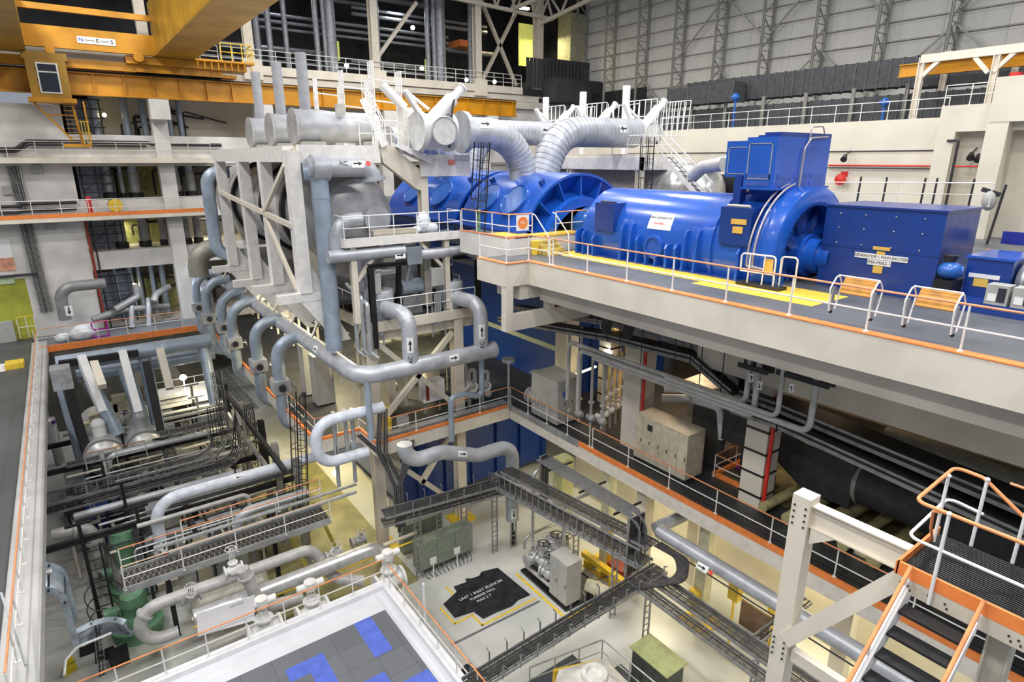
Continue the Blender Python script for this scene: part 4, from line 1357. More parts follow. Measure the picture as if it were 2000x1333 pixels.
tag(MB().box((-12.2, 18.5, ZD), (-10.6, 19.0, ZD + .12)).build('drip_tray', DARK, None, False), 'dark drip tray under the hooped barrier', 'tray')
# two stretchers hung on the rail
for k, x0_ in enumerate((-7.5, -5.75)):
    x1_ = x0_ + 1.0
    t = thing('rail_bench', 'folding rack with orange slats and white tube ends on the deck rail, %s' % ('left one' if k == 0 else 'right one'), 'bench', (x0_, 15.7, ZD))
    MB().poly([(x0_ + .12, 15.74, 17.25), (x0_ + .12, 15.98, 17.62), (x0_ + .12, 16.02, 17.6), (x0_ + .12, 15.78, 17.22)], (.8, 0, 0)).build('slat_board', mat('varnished_orange_wood', (.55, .25, .03), .35, var=.15), t, False)
    for x in (x0_, x1_):
        MB().tube([(x, 15.6, 16.75), (x, 15.52, 17.35), (x, 15.85, 17.72), (x, 16.1, 17.4), (x, 15.9, 16.75)], .02, .15, 8).build('end_tube', LABEL, t)
        MB().bar((x, 15.72, 16.72), (x, 15.72, 17.38), .12, .03, (1, 0, 0)).build('side_plate', STEEL, t, False)
        MB().ball((x, 15.7, 16.72), .05, 8).build('clamp', BLACK, t)
    MB().tube([(x0_, 15.87, 17.66), (x1_, 15.87, 17.66)], .02, 0, 8).build('top_tube', LABEL, t)
# ------------------------------------------------------------------ raised turbine floor and LP casings
ZR = 17.1
struct('floor_turbine', MB().box((-26.3, 16.0, ZD), (-22.1, 26.4, ZR)).box((-56, 17.6, ZD), (-26.3, 26.4, ZR)), DECKF)
struct('trim_31', MB().box((-26.3, 15.92, ZD - .3), (-22.1, 16.0, ZR + .02)).box((-22.1, 15.92, ZD), (-22.0, 26.4, ZR + .02)), CONCW)
struct('trim_32', MB().box((-26.3, 15.9, ZR + .02), (-22.15, 16.05, ZR + .06)).box((-22.15, 15.9, ZR + .02), (-22.0, 26.4, ZR + .06)), ORANGE)
struct('trim_33', MB().box((-24.2, 16.2, ZR), (-22.0, 17.6, ZR + .05)).box((-22.9, 17.6, ZR), (-21.95, 20.5, ZR + .055)), YELF)
t = thing('deck_steps', 'short yellow steps from the raised turbine floor to the deck', 'stairs', (-21.7, 17.9, ZD))
for k in range(4):
    MB().box((-22.0 + k * .27, 17.3, ZD), (-21.7 + k * .27, 18.4, ZR - .15 - k * .17)).build('step', mat('worn_yellow_tread', (.55, .42, .12), .5, var=.2), t, False)
rail('guard rail on the raised turbine floor before the blue casing', [(-26.2, 16.0, ZR), (-22.2, 16.0, ZR), (-22.05, 17.2, ZR)], sp=1.4)
rail('short guard rail between the steps and the generator', [(-22.05, 18.6, ZR), (-22.05, 20.6, ZR)], sp=1.0)
for k, y in enumerate((17.25, 18.45)):
    tag(MB().tube([(-22.1, y, ZR + 1.05), (-21.9, y, ZR + 1.0), (-20.95, y, ZD + .9), (-20.9, y, ZD)], .026, .1, 8).build('stair_handrail', WHITE), 'white handrail of the yellow steps, %s side' % ('near' if k == 0 else 'far'), 'handrail')
t = thing('load_limit_sign', 'white sign with an orange disc on the turbine floor rail', 'sign', (-22.1, 16.2, ZR + .3))
a, b = (-22, 16.28, 18.13), (-22, 16.97, 17.44)
MB().box((-22.03, a[1], b[2]), (-22.0, b[1], a[2])).build('board', LABEL, t, False)
cy, cz = (a[1] + b[1]) / 2, (a[2] + b[2]) / 2
rd = MB().disc((-21.995, cy, cz), (1, 0, 0), .27, .015, 24).build('orange_disc', ORANGE, t)
text('TG1', .17, (-21.98, cy, cz), (0, 1, 0), (0, 0, 1), LABEL, 'lettering', rd, .003)
q = PZ(1045, 497, ZD)
tag(MB().cyl((q[0], q[1], ZD), (q[0], q[1], ZD + .62), .16, .19, 14).build('waste_drum', YELLOW), 'yellow drum at the foot of the steps', 'drum')
tag(MB().cyl((-25.6, 16.6, ZR), (-25.6, 16.6, ZR + .9), .09, None, 10).ball((-25.6, 16.6, ZR + .95), .12, 8).build('green_gauge', GREEN), 'small green gauge post at the foot of the blue casing', 'gauge')


def lp_casing(label, x0, x1, end):
    yc, zc, R = 21.2, 16.2, 3.68
    t = thing('turbine_casing', label, 'turbine', ((x0 + x1) / 2, yc, ZR))
    MB().lathe((x0, yc, zc), (1, 0, 0), [(0, 2.2), (0, R), (x1 - x0, R)], 56, -PI / 2 - .27, PI / 2 + .27, (0, 0, 1)).build('hood', BLUE, t)
    # near end: recessed cone with radial ribs and a round opening
    MB().lathe((x1, yc, zc), (1, 0, 0), [(-.0, R), (.1, R), (.1, R - .12), (-.05, R - .12), (-.75, 2.75), (-.1, 2.6), (.35, 2.5), (.35, 2.05), (-1.4, 1.9)], 56, -PI / 2 - .27, PI / 2 + .27, (0, 0, 1)).build('end_cone', BLUE, t)
    rb = MB()
    for k in range(9):
        a = (k - 4) * .42
        c, s = math.sin(a), math.cos(a)
        w = V((0, s, -c)) * .04
        P = [V((x1 + .05, yc + c * (R - .1), zc + s * (R - .1))), V((x1 - .7, yc + c * (2.8), zc + s * (2.8))), V((x1 + .1, yc + c * 2.55, zc + s * 2.55))]
        rb.poly([p - w for p in P], w * 2)
    each(rb, 'end_rib', BLUE, t, False)
    for k in range(2):
        a = -.88
        xx = x0 + (x1 - x0) * (.32, .72)[k]
        n = V((0, math.sin(a), math.cos(a)))
        c = V((xx, yc, zc)) + n * R
        MB().disc(c, n, .85, .22, 32).build('relief_diaphragm', BLUEL, t)
        MB().torus(c + n * .1, n, .85, .05, 32, 6).build('diaphragm_ring', BLUE, t)
    lg = MB()
    for xx in (x0 + 1, x1 - .6):
        for a in (-.55, .55):
            n = V((0, math.sin(a), math.cos(a)))
            lg.bar(V((xx, yc, zc)) + n * R, V((xx, yc, zc)) + n * (R + .25), .25, .2, (1, 0, 0))
    each(lg, 'lifting_lug', BLUED, t, False)
    for yf in (yc - 3.75, yc + 3.75):
        MB().box((x0 - .1, yf - .3, ZR), (x1 + .2, yf + .3, ZR + .1)).build('joint_flange', BLUED, t, False)
    MB().cyl((x0 + (x1 - x0) * .42, yc - 1.5, 19.2), (x0 + (x1 - x0) * .42, yc - 1.5, 19.9), .28, None, 16).build('nozzle', STEEL, t)
    return t
lp_casing('domed blue turbine casing nearest the generator, its ribbed round end facing right', -29.2, -23.3, 1)
lp_casing('domed blue turbine casing behind the black ladder, farther from the generator', -38.5, -29.8, 1)
t = thing('coupling_guard', 'dark shaft coupling between the turbine and the generator', 'coupling', (-22, 21.2, ZR))
MB().cyl((-24.5, 21.2, 17.1), (-20.8, 21.2, 17.1), .75, None, 24).build('shaft', DARK, t)
MB().ball((-22.3, 21.2, 17.3), 1.0, 20, (1.2, 1, 1)).build('cover', BLUEL, t)
# crossover pipes with jacket bands
def crossover(label, pts, r, stk=None):
    t = pipe(label, pts, r, LAG, 2.3, n=24, joints=.3 if stk is None else 0, flanges=() if stk is None else (.05,), name='crossover_pipe')
    return t
c1 = crossover('huge grey crossover pipe bending down onto the blue casing, left one', [(-27, 16.6, 21.8), (-27, 20.4, 21.8), (-27, 20.4, 19.55)], .74, 1)
sticker((-27, 17.6, 21.8), (0, 1, 0), .74, .75, (.7, -.3, .45), c1, ang=.3)
cb = MB()
for i in range(12):
    a = i / 11 * 1.2
    c = V((-27, 20.4 - 2.3, 21.8 - 2.3))
    cb.torus(c + V((0, math.sin(.25 + a), math.cos(.25 + a))) * 2.3, (0, math.cos(.25 + a), -math.sin(.25 + a)), .745, .018, 24, 5)
each(cb, 'jacket_band', LAG, c1)
c2 = crossover('huge banded grey crossover pipe bending down onto the blue casing, right one', [(-28.5, 30.5, 22.1), (-28.5, 24.1, 22.1), (-28.5, 22.9, 19.4)], .85)
sticker((-28.5, 28.6, 22.1), (0, 1, 0), .85, .75, (.7, -.3, .2), c2, True, ang=.3)
crossover('second grey crossover pipe partly hidden behind the left one', [(-34, 16, 21.6), (-34, 20.3, 21.6), (-34, 20.3, 19.5)], .74)
c4 = crossover('second grey crossover pipe partly hidden behind the right one', [(-36, 30, 22.3), (-36, 23.5, 22.3), (-36, 22.6, 19.5)], .8)
sticker((-36, 28.6, 22.3), (0, 1, 0), .8, .75, (.7, -.3, .2), c4, True, ang=.3)
# bonnets with hydraulic actuators at the pipe ends
def intercept_valve(label, x, y, z, sgn, r=.8, act=1):
    """butterfly valve body across the pipe with angled white actuator and round cover"""
    t = thing('intercept_valve', label, 'valve', (x, y, z - 1))
    MB().lathe((x, y, z), (0, sgn, 0), [(-1.2, .01), (-1.2, r * 1.1), (-1.0, r * 1.15), (-.8, r), (.4, r), (.4, r * 1.15), (.6, r * 1.15), (.6, .01)], 28).build('body', mat('pale_valve_paint', (.66, .67, .68), .35, .1), t)
    c = V((x + r, y - .2 * sgn, z))
    MB().disc(c, (1, -.15, 0), r * .72, .3, 28).build('end_cover', LABEL if False else mat('pale_cover_grey', (.62, .62, .62), .4), t)
    MB().torus(c + V((.12, 0, 0)), (1, -.15, 0), r * .76, .06, 28, 6).build('cover_ring', STEEL, t)
    if act:
        p = V((x + .2, y - .3 * sgn, z + r * .8))
        d = V((0, .75, .66))
        MB().cyl(p - d * .6, p + d * 1.3, .34, None, 16).cyl(p + d * 1.2, p + d * 2.1, .2, None, 14).build('actuator', LABEL, t)
        MB().cyl(p + d * 2.05, p + d * 2.12, .27, None, 14).build('actuator_cap', LABEL, t)
        MB().tube([p + d * 1.2 + V((.3, 0, 0)), p + V((.6, .5, -.2)), p + V((.6, .4, -1.4))], .06, .3, 6).build('hose', DARK, t)
    p = V((x, y - 1.0, z + r))
    MB().bar(p, p + V((0, -.7, .95)), .3, .2).bar(p + V((0, -.7, .95)), p + V((0, .5, .2)), .15, .1).build('linkage_arm', LABEL, t, False)
    return t
intercept_valve('pale intercept valve with a tilted white actuator left of the left crossover pipe', -27, 15.3, 21.8, 1)
for k, (x, z) in enumerate(((-38, 22.4), (-33.5, 22.3), (-29, 22.2))):
    nm = ['farthest', 'middle', 'nearest'][k]
    intercept_valve('white intercept valve on the far reheater, %s of three' % nm, x, 31.6, z, -1, .78)
    q = (x - 3.4, 33.6, z)
    tag(MB().cyl((q[0], q[1], 20.0), (q[0], q[1], z + 3.0 + k * .15), .27, None, 14).build('relief_stack', LABEL), 'white vertical relief stack above the far reheater, %s of three' % nm, 'stack', 'far relief stacks')
    # white railed stand around the far stack
    t = thing('railed_stand', 'white tube railed access stand at the far reheater, %s of three' % nm, 'railing', (x, 33, z - .6), 'railed access stands')
    b = MB()
    for sg in (0, 1):
        x0_, x1_ = x - 1.1 + sg * .55, x + 1.1 + sg * .55
        yy = 31.6 + sg * 2.6
        for i in range(6):
            xx = x0_ + (x1_ - x0_) * i / 5
            b.cyl((xx, yy, z - .3), (xx - .15 + .06 * i, yy, z + 2.0), .03, None, 6)
        b.cyl((x0_ - .15, yy, z + 2.0), (x1_ + .15, yy, z + 2.0), .03, None, 6).cyl((x0_, yy, z + 1.0), (x1_, yy, z + 1.0), .025, None, 6)
    for i in range(6):
        b.cyl((x + 1.3, 31.6 + i * .5, z - .3), (x + 1.4 + .02 * i, 31.6 + i * .5, z + 1.9), .03, None, 6)
    each(b, 'rail_tube', LABEL, t)
# far reheater vessel and its platform
t = thing('far_platform', 'white steel platform of the far reheater behind the blue casing', 'platform', (-31, 31, 20.2))
MB().box((-40, 29.0, 20.6), (-26.4, 33.5, 20.85)).build('deck_plate', CREAM, t, False)
MB().box((-40, 28.9, 19.9), (-26.3, 29.1, 20.65)).box((-26.5, 28.9, 19.9), (-26.3, 33.5, 20.65)).build('edge_beam', WHITE, t, False)
for x in (-39.5, -33, -26.6):
    MB().hbeam((x, 29.1, ZR if x < -30 else ZD), (x, 29.1, 20), .4, .4, .04, (1, 0, 0)).build('column', CREAM, t, False)
rail('white guard rail on the far reheater platform', [(-39.5, 29.05, 20.85), (-26.4, 29.05, 20.85), (-26.4, 33, 20.85)], sp=1.3, top=WHITE)
ladder('black caged ladder up to the far reheater platform', (-26.0, 29.3, ZD), (-26.0, 29.3, 20.9), (0, -1, 0), m=BLACK)
ladder('black caged ladder rising before the blue turbine casing', (-25.0, 16.3, ZR), (-25.0, 16.6, 20.4), (.5, -.85, 0), m=BLACK, cage_from=1.6)
t = thing('far_reheater_vessel', 'pale domed end of the far reheater vessel right of the crossover pipes', 'vessel', (-28, 32.5, ZD))
MB().lathe((-40, 32.5, 18.4), (1, 0, 0), [(0, .1), (.3, 1.2), (1, 1.9), (15.2, 1.9), (16.2, 1.5), (16.7, .8), (16.8, .01)], 36).build('shell', mat('bright_jacket', (.62, .62, .62), .3, .6, var=.1), t)
for xs_ in (-34, -27):
    MB().box((xs_, 31.5, ZD), (xs_ + 1, 33.5, 17)).build('saddle', CREAM, t, False)
pipe('bright grey pipe curving over the end of the far vessel', [(-24.6, 32.4, 19.2), (-23.4, 32.0, 20.3), (-21.2, 31.5, 20.6), (-19.5, 31.5, 20.6)], .35, mat('bright_jacket', (.62, .62, .62)), .8, n=16)
stairs('white stair at the right end of the far reheater platform', (-25.9, 30.5, 20.8), (-22.6, 30.5, 18.2), .8, (0, 1, 0), 10, topm=WHITE)
t = thing('equipment_racks', 'dark equipment racks with glowing lamps behind the blue casings', 'rack', (-24, 34, ZD))
MB().box((-30, 34.2, ZD), (-23, 34.8, 19.6)).build('rack', BLACK, t, False)
for k, x in enumerate((-29, -27.5, -26, -24.6)):
    MB().cyl((x, 33.9, ZD), (x, 33.9, 19.4), .12, None, 10).build('riser', STEEL, t)
for k, (x, y) in enumerate(((1190, 352), (1180, 360))):
    q = PY(x, y, 33.4)
    tag(MB().ball(q, .18, 10).build('work_lamp', LAMPW), 'bright work lamp behind the blue casing, %s' % ('upper' if k == 0 else 'lower'), 'lamp')

# ================================================================== moisture separator reheater and its steelwork
YM, ZMS = 11.9, 17.8
t = thing('reheater_vessel', 'huge grey jacketed reheater vessel lying inside the white frame', 'vessel', (-40, YM, 15.2))
MB().lathe((-52, YM, ZMS), (1, 0, 0), [(0, .1), (.3, 1.4), (1.2, 2.3), (2, 2.55), (20.6, 2.55), (20.7, 2.5), (21.3, 2.25), (21.6, 1.95), (22.3, 1.9), (22.6, 1.8), (22.8, 1.4), (22.95, .75), (23, .01)], 56).build('shell', SHELL, t)
for k, x in enumerate((-44.2, -37.2, -33.2)):
    MB().lathe((x, YM, ZMS), (1, 0, 0), [(0, 2.55), (0, 2.78), (.35, 2.78), (.35, 2.55)], 56).build('girth_band', BLACK, t)
jb = MB()
for x in (-49, -46.5, -41.8, -39.6, -35.4, -31.9):
    jb.lathe((x, YM, ZMS), (1, 0, 0), [(0, 2.56), (0, 2.585), (.1, 2.585), (.1, 2.56)], 48)
each(jb, 'jacket_band', STEEL, t)
MB().lathe((-29.1, YM + .75, ZMS - .15), (1, 0, 0), [(0, .62), (.25, .62), (.25, .66), (.33, .66), (.33, .01)], 28).build('manhole_cover', LAG, t)
for x in (-47, -39, -32):
    MB().poly([(x, YM - 1.6, 14.6), (x, YM + 1.6, 14.6), (x, YM + 2.2, 16.2), (x, YM, 15.3), (x, YM - 2.2, 16.2)], (.5, 0, 0)).build('saddle', CREAM, t, False)
# bleed pipe with flow arrow over the head
t = pipe('thick grey pipe with flow arrow bending down onto the reheater head', [(-27.9, 9.1, 20.16), (-27.9, 12.19, 20.16), (-27.9, 12.19, 19.53)], .42, LAG, .8, n=20, flanges=(3.35,))
MB().cyl((-27.9, 9.28, 20.16), (-27.9, 10.02, 20.15), .58, None, 20).build('thick_sleeve', LAG, t)
sticker((-27.9, 11.31, 20.14), (0, 1, 0), .42, .6, (.85, -.3, .45), t, code='AC', mark=INKR, ang=.45)
pipe('tall vertical grey pipe standing before the reheater head', [(-28.2, 9.0, 20.0), (-28.0, 9.62, 20.0), (-28.0, 9.64, 11.6)], .40, LAGB, .5, n=20, joints=3.2)
pipe('elbow pipe leaving the top of the vessel behind the last frame post', [(-31, 10.8, 19.6), (-29.2, 9.2, 20.2), (-28.3, 9.0, 20.0)], .42, LAG, .7, n=18)
pipe('vertical grey pipe with top elbow left of the white frame', [(-44, 9.18, 19.74), (-44, 7.83, 19.74), (-44, 7.83, 14.39), (-44, 8.95, 14.39)], .40, LAGB, .8, n=16, joints=2)
pipe('grey elbow curling down beside the reheater head', [(-27.6, 11.3, 17.78), (-27.6, 10.06, 17.78), (-27.6, 10.06, 16.09)], .36, LAG, .8, n=16, joints=.6)
# white frame
t = thing('reheater_steelwork', 'white steel frame of tall posts carrying the platform over the reheater', 'frame', (-35, 8.6, 13.8))
for x, zb in ((-28.4, 14.5), (-32.95, 14.2), (-37.4, 13.8), (-43.3, 13.8)):
    MB().box((x - .3, 8.32, zb), (x + .3, 8.88, 20.9)).build('post', WHITE, t, False)
    MB().poly([(x - .03, 8.9, zb), (x - .03, 9.7, zb), (x - .03, 8.9, zb + 1.3)], (.06, 0, 0)).build('gusset', WHITE, t, False)
    MB().bar((x, 7.3, zb - .2), (x, 9.6, zb - .2), .45, .4).build('foot_beam', WHITE, t, False)
    MB().poly([(x - .2, 8.3, zb - .4), (x - .2, 9.5, zb - .4), (x - .2, 10.6, zb - 2.6), (x - .2, 9.9, zb - 2.6)], (.4, 0, 0)).build('bracket', WHITE, t, False)
MB().box((-44, 8.33, 20.4), (-28.75, 8.87, 21.1)).build('top_beam', WHITE, t, False)
MB().box((-28.6, 8.9, 20.35), (-28.2, 12.75, 21.15)).build('top_beam', WHITE, t, False)
MB().poly([(-28.6, 12.7, 21.15), (-28.6, 13.4, 21.15), (-28.6, 15.2, 19.75), (-28.6, 15.2, 18.9), (-28.6, 14.6, 19.1), (-28.6, 12.9, 20.35)], (.4, 0, 0)).build('raking_bracket', CREAM, t, False)
MB().bar((-43.3, 8.35, 18.55), (-28.4, 8.35, 17.6), .16, .24).build('tie_bar', CREAM, t, False)
MB().bar((-32.9, 8.35, 18), (-28.6, 8.35, 20.3), .16, .2).build('diagonal', CREAM, t, False)
MB().bar((-32.9, 8.35, 17.6), (-28.7, 8.35, 14.6), .16, .22).build('diagonal', CREAM, t, False)
struct('floor_reheater', MB().box((-52, 9.6, 13.5), (-29, 16.5, 13.7)), GREYD)
# black hanging lamp ladder by the second post
tag(MB().bar((-37.6, 8.25, 16.1), (-37.6, 8.25, 14.3), .03, .03).bar((-37.9, 8.25, 16.1), (-37.9, 8.25, 14.3), .03, .03).bar((-37.95, 8.25, 16), (-37.55, 8.25, 16), .04, .04).build('conduit_pair', STEEL, None, False), 'pair of thin conduits down the second frame post from the left', 'conduit')
# platform over the vessel, relief vessels and stacks
struct('floor_top_platform', MB().box((-44, 8.8, 20.9), (-28.6, 15.2, 21.05)), CREAM)
for k, x in enumerate((-39.4, -35.2, -31.2)):
    nm = ['farthest left', 'middle', 'nearest, right'][k]
    t = thing('relief_valve_drum', 'grey jacketed drum on top of the white frame, %s of three' % nm, 'drum', (x, 11.5, 21.05), 'relief drums')
    MB().lathe((x, 9.7, 22.05), (0, 1, 0), [(0, .01), (0, .78), (.12, .80), (.9, .80), (.9, .74), (4.2, .74), (4.3, .6), (4.4, .01)], 30).build('drum_shell', LAG, t)
    MB().disc((x, 9.68, 22.05), (0, 1, 0), .84, .1, 30).build('end_disc', LAGD if False else STEEL, t)
    MB().box((x - .9, 9.8, 21.05), (x + .9, 10.9, 21.35)).box((x - .6, 13, 21.05), (x + .6, 13.6, 21.4)).build('cradle', CAB, t, False)
    MB().cyl((x, 10.35, 22.6), (x, 10.35, 25.35), .26, None, 18).build('vent_stack', LAG, t)
    nt = MB().box((x + .6, 11.6, 22.6), (x + .9, 12.0, 23.1))
    nt.build('bolted_bracket', CAB, t, False)
    # white railed ladders between the drums
    t = thing('crossing_stile', 'white tube step-over ladder behind the grey drum, %s of three' % nm, 'ladder', (x + .5, 14, 21.05), 'step-over ladders')
    b = MB()
    for yy in (13.5, 15.0):
        for i in range(4):
            b.cyl((x + .4 + i * .22, yy, 21.05), (x + .25 + i * .2, yy + .1, 25.2 - .25 * abs(yy - 13.5)), .035, None, 6)
    b.cyl((x + .5, 13.5, 24.4), (x + .5, 15.0, 24.3), .04, None, 6).cyl((x + .5, 13.5, 23.4), (x + .5, 15.0, 23.3), .04, None, 6)
    for i in range(6):
        b.cyl((x + .4, 13.5, 21.5 + i * .5), (x + 1.05, 13.5, 21.5 + i * .5), .03, None, 6)
    each(b, 'tube', LABEL, t)
t = thing('valve_bonnet_block', 'white actuator block with round dials between the stiles and the crossover pipe', 'actuator', (-28.2, 14.4, 21.1))
MB().box((-28.5, 13.9, 21.1), (-27.9, 14.9, 22.9)).build('block', WHITE, t, False)
MB().cyl((-28.3, 14.2, 22.9), (-28.9, 13.4, 23.9), .22, None, 14).cyl((-28.1, 14.8, 22.6), (-28.0, 15.3, 21.6), .3, None, 14).build('actuator_tubes', LABEL, t)
for z in (21.7, 22.1, 22.4):
    MB().disc((-27.9, 14.3, z), (1, 0, 0), .1, .05, 12).build('dial', DARK, t)
rail('white guard rail round the front of the top platform by the stiles', [(-28.5, 11.9, 21.1), (-28.5, 14.5, 21.1)], h=1.2, sp=.65, top=LABEL, low=LABEL)
t = stairs('steep white ladder stair on the top platform beside the nearest drum', (-28.7, 12.3, 23.2), (-28.3, 13.1, 21.1), .9, (.8, -.5, 0), 6, m=LABEL, topm=LABEL, tread=LABEL)
# right hand landing and stair
t = thing('reheater_landing', 'white landing with kick plate right of the reheater frame', 'platform', (-28.2, 16.3, 19.6))
MB().box((-30, 14.9, 20.3), (-28.1, 17.7, 20.42)).build('deck_plate', CREAM, t, False)
MB().box((-28.15, 14.8, 19.7), (-28.0, 17.7, 20.45)).box((-28.15, 14.8, 20.42), (-28.05, 17.7, 20.75)).build('edge_beam', WHITE, t, False)
MB().box((-27.98, 16.35, 20.25), (-27.96, 16.75, 20.5)).build('red_plate', mat('faded_red_plate', (.75, .25, .2), .5), t, False)
MB().hbeam((-28.4, 15.05, 13), (-28.4, 15.05, 19.8), .4, .45, .05, (1, 0, 0)).build('column', CREAM, t, False)
rail('white guard rail on the landing right of the reheater frame', [(-28.05, 15.0, 20.5), (-28.05, 17.6, 20.5)], h=1.05, sp=.9, top=LABEL, low=LABEL)
stairs('short white stair from the top platform down to the landing', (-28.0, 13.4, 21.2), (-28.0, 15.2, 20.45), .7, (1, 0, 0), 4, m=LABEL, topm=LABEL)
# manhole platform in front of the head
t = thing('manhole_platform', 'white platform in front of the reheater manhole, on braced legs', 'platform', (-27.6, 13.3, 12.9))
MB().box((-28.4, 10.2, 16.85), (-26.95, 16.4, 16.95)).build('deck_plate', GREYM, t, False)
MB().box((-27.05, 10.15, 16.62), (-26.93, 16.45, 17.02)).box((-28.4, 10.1, 16.62), (-27, 10.2, 17.02)).build('edge_beam', WHITE, t, False)
for y in (10.6, 15.6):
    MB().hbeam((-27.2, y, 12.95), (-27.2, y, 16.65), .28, .28, .04, (1, 0, 0)).build('leg', CREAM, t, False)
MB().bar((-27.2, 10.75, 15.0), (-27.2, 12.1, 16.6), .16, .16).build('brace', CREAM, t, False)
MB().bar((-27.2, 15.4, 15.2), (-27.2, 14.1, 16.6), .16, .16).build('brace', CREAM, t, False)
rail('white guard rail on the manhole platform before the reheater head', [(-28.3, 10.2, 16.95), (-27.0, 10.2, 16.95), (-27.0, 16.4, 16.95), (-28.3, 16.4, 16.95)], sp=1.25, top=LABEL, low=LABEL)
tag(MB().ball((-27.6, 14.6, 17.5), .45, 10, (.6, .9, 1.2)).ball((-27.5, 15.0, 17.2), .35, 10, (.6, 1.1, .8)).ball((-27.6, 14.2, 17.15), .3, 10, (.7, 1, .6)).build('wrapped_bundle', SHEET), 'clear plastic bundle lying on the manhole platform', 'bundle')
tag(MB().box((-27.9, 11.8, 16.95), (-27.4, 14.1, 17.25)).build('timber_stack', TAN, None, False), 'beige timber box on the manhole platform floor', 'box')

# ------------------------------------------------------------------ valve skid platform
t = thing('valve_platform', 'cream steel platform carrying the two grey control valves', 'platform', (-29, 14.2, 12.4))
MB().box((-32.5, 11.2, 12.55), (-27.0, 17.3, 12.7)).build('deck_plate', GREYD, t, False)
MB().box((-27.1, 11.1, 12.4), (-26.95, 17.35, 12.9)).box((-32.5, 11.1, 12.3), (-27, 11.25, 12.9)).build('edge_beam', CREAM, t, False)
for y in (11.15, 16.15):
    MB().hbeam((-27.3, y, 0), (-27.3, y, 12.4), .55, .55, .06, (1, 0, 0)).build('column', CREAM, t, False)
MB().hbeam((-27.3, 11.1, 12.1), (-27.3, 17.2, 12.1), .3, .5, .05).build('girder', CREAM, t, False)
br = MB()
for (y0, z0, y1, z1) in ((11.4, 11.9, 15.9, 7.4), (15.9, 11.6, 11.4, 7.4), (11.5, 5.6, 15.8, 1.2), (15.9, 6.1, 13.6, 3.2)):
    br.bar((-27.3, y0, z0), (-27.3, y1, z1), .26, .26)
each(br, 'cross_brace', CREAM, t, False)
MB().hbeam((-27.3, 11.2, 6.3), (-27.3, 16.2, 6.3), .3, .4, .05).build('girder', CREAM, t, False)
rail('white guard rail along the front of the valve platform', [(-27.0, 11.4, 12.9), (-27.0, 17.2, 12.9)], sp=1.35, top=LABEL, low=LABEL)
rail('white guard rail along the left end of the valve platform', [(-32, 11.2, 12.9), (-27.6, 11.2, 12.9)], sp=1.3, top=LABEL, low=LABEL)
rail('white guard rail at the rear of the valve platform', [(-31, 16.8, 12.9), (-27.9, 16.8, 12.9)], sp=1.2, top=LABEL, low=LABEL, h=1.6)
for k, (y, w) in enumerate(((12.0, 'left'), (16.05, 'right'))):
    x = -27.7
    t = thing('control_valve', 'big grey control valve with elbow outlet on the valve platform, %s one' % w, 'valve', (x, y, 12.7))
    MB().lathe((x, y, 12.75), (0, 0, 1), [(0, .3), (.1, .55), (.7, .72), (1.5, .72), (1.6, .68), (1.62, .01)], 28).build('body', LAG, t)
    MB().cyl((x, y, 14.35), (x, y, 14.9), .2, .14, 12).build('yoke', DARK, t)
    for a in range(4):
        MB().cyl((x + .2 * math.cos(a * PI / 2), y + .2 * math.sin(a * PI / 2), 14.3), (x + .12 * math.cos(a * PI / 2), y + .12 * math.sin(a * PI / 2), 15.1), .03, None, 6).build('yoke_rod', BLACK, t)
    if k == 0:
        MB().ball((x, y, 15.2), .26, 12).cyl((x, y - .7, 15.2), (x, y + .9, 15.2), .17, None, 14).cyl((x, y, 15.2), (x, y, 15.6), .14, None, 10).build('motor_actuator', WHITE, t)
    else:
        hw = MB()
        handwheel(hw, (x, y, 15.4), (1, .2, 0), .32, .04)
        hw.build('handwheel', STEEL, t)
    MB().cyl((x, y, 15.0), (x, y, 15.2), .1, None, 8).build('stem', DARK, t)
    pp = [(x + .5, y, 13.5), (-25.25, y + .35, 13.5), (-25.25, y + .35, 10.95)]
    p = pipe('grey pipe from the %s control valve down to the header, with up arrow' % w, pp, .38, LAG, .75, n=20, joints=1.3)
    sticker((-25.25, y + .35, 12.1), (0, 0, 1), .38, .75, (.9, -.4, .1), p, code='AC', ang=.42)
# black portal frames over the valves
for k, (y0, y1) in enumerate(((11.35, 13.7), (16.0, 17.4))):
    t = thing('lifting_portal', 'black steel lifting portal over the %s control valve' % ('left', 'right')[k], 'frame', (-27, y0, 12.7))
    yp = y0 if k == 0 else y1
    MB().hbeam((-27.0, yp, 11.6 if k == 0 else 12.7), (-27.0, yp, 15.6), .26, .26, .04, (1, 0, 0)).build('post', BLACK, t, False)
    MB().hbeam((-27.0, y0 - .1, 15.65), (-27.0, y1, 15.65), .22, .22, .04).build('lintel', BLACK, t, False)
    yq = y1 - .3 if k == 0 else y0
    MB().bar((-28.6, yq, 12.7), (-28.2, yq, 15.6), .26, .2).build('post', BLACK, t, False)
p = pipe('level grey pipe with flow arrow across the valve platform, left section', [(-27.2, 9.42, 16.24), (-27.2, 13.24, 16.24)], .3, LAG, n=16, joints=1.6)
sticker((-27.2, 12.9, 15.95), (0, 1, 0), .3, .55, (.9, -.3, .35), p, ang=.55)
pipe('level grey pipe across the valve platform, right section with bends', [(-27.2, 13.7, 15.95), (-27.2, 16.6, 15.95), (-27.0, 17.5, 15.6), (-28.6, 18.2, 15.4)], .28, LAG, .6, n=16)
tag(MB().box((-27.6, 13.25, 15.55), (-26.85, 14.05, 16.4)).build('pipe_junction_box', mat('slate_box', (.20, .23, .26), .5), None, False), 'square slate box joining the two level pipes', 'box')
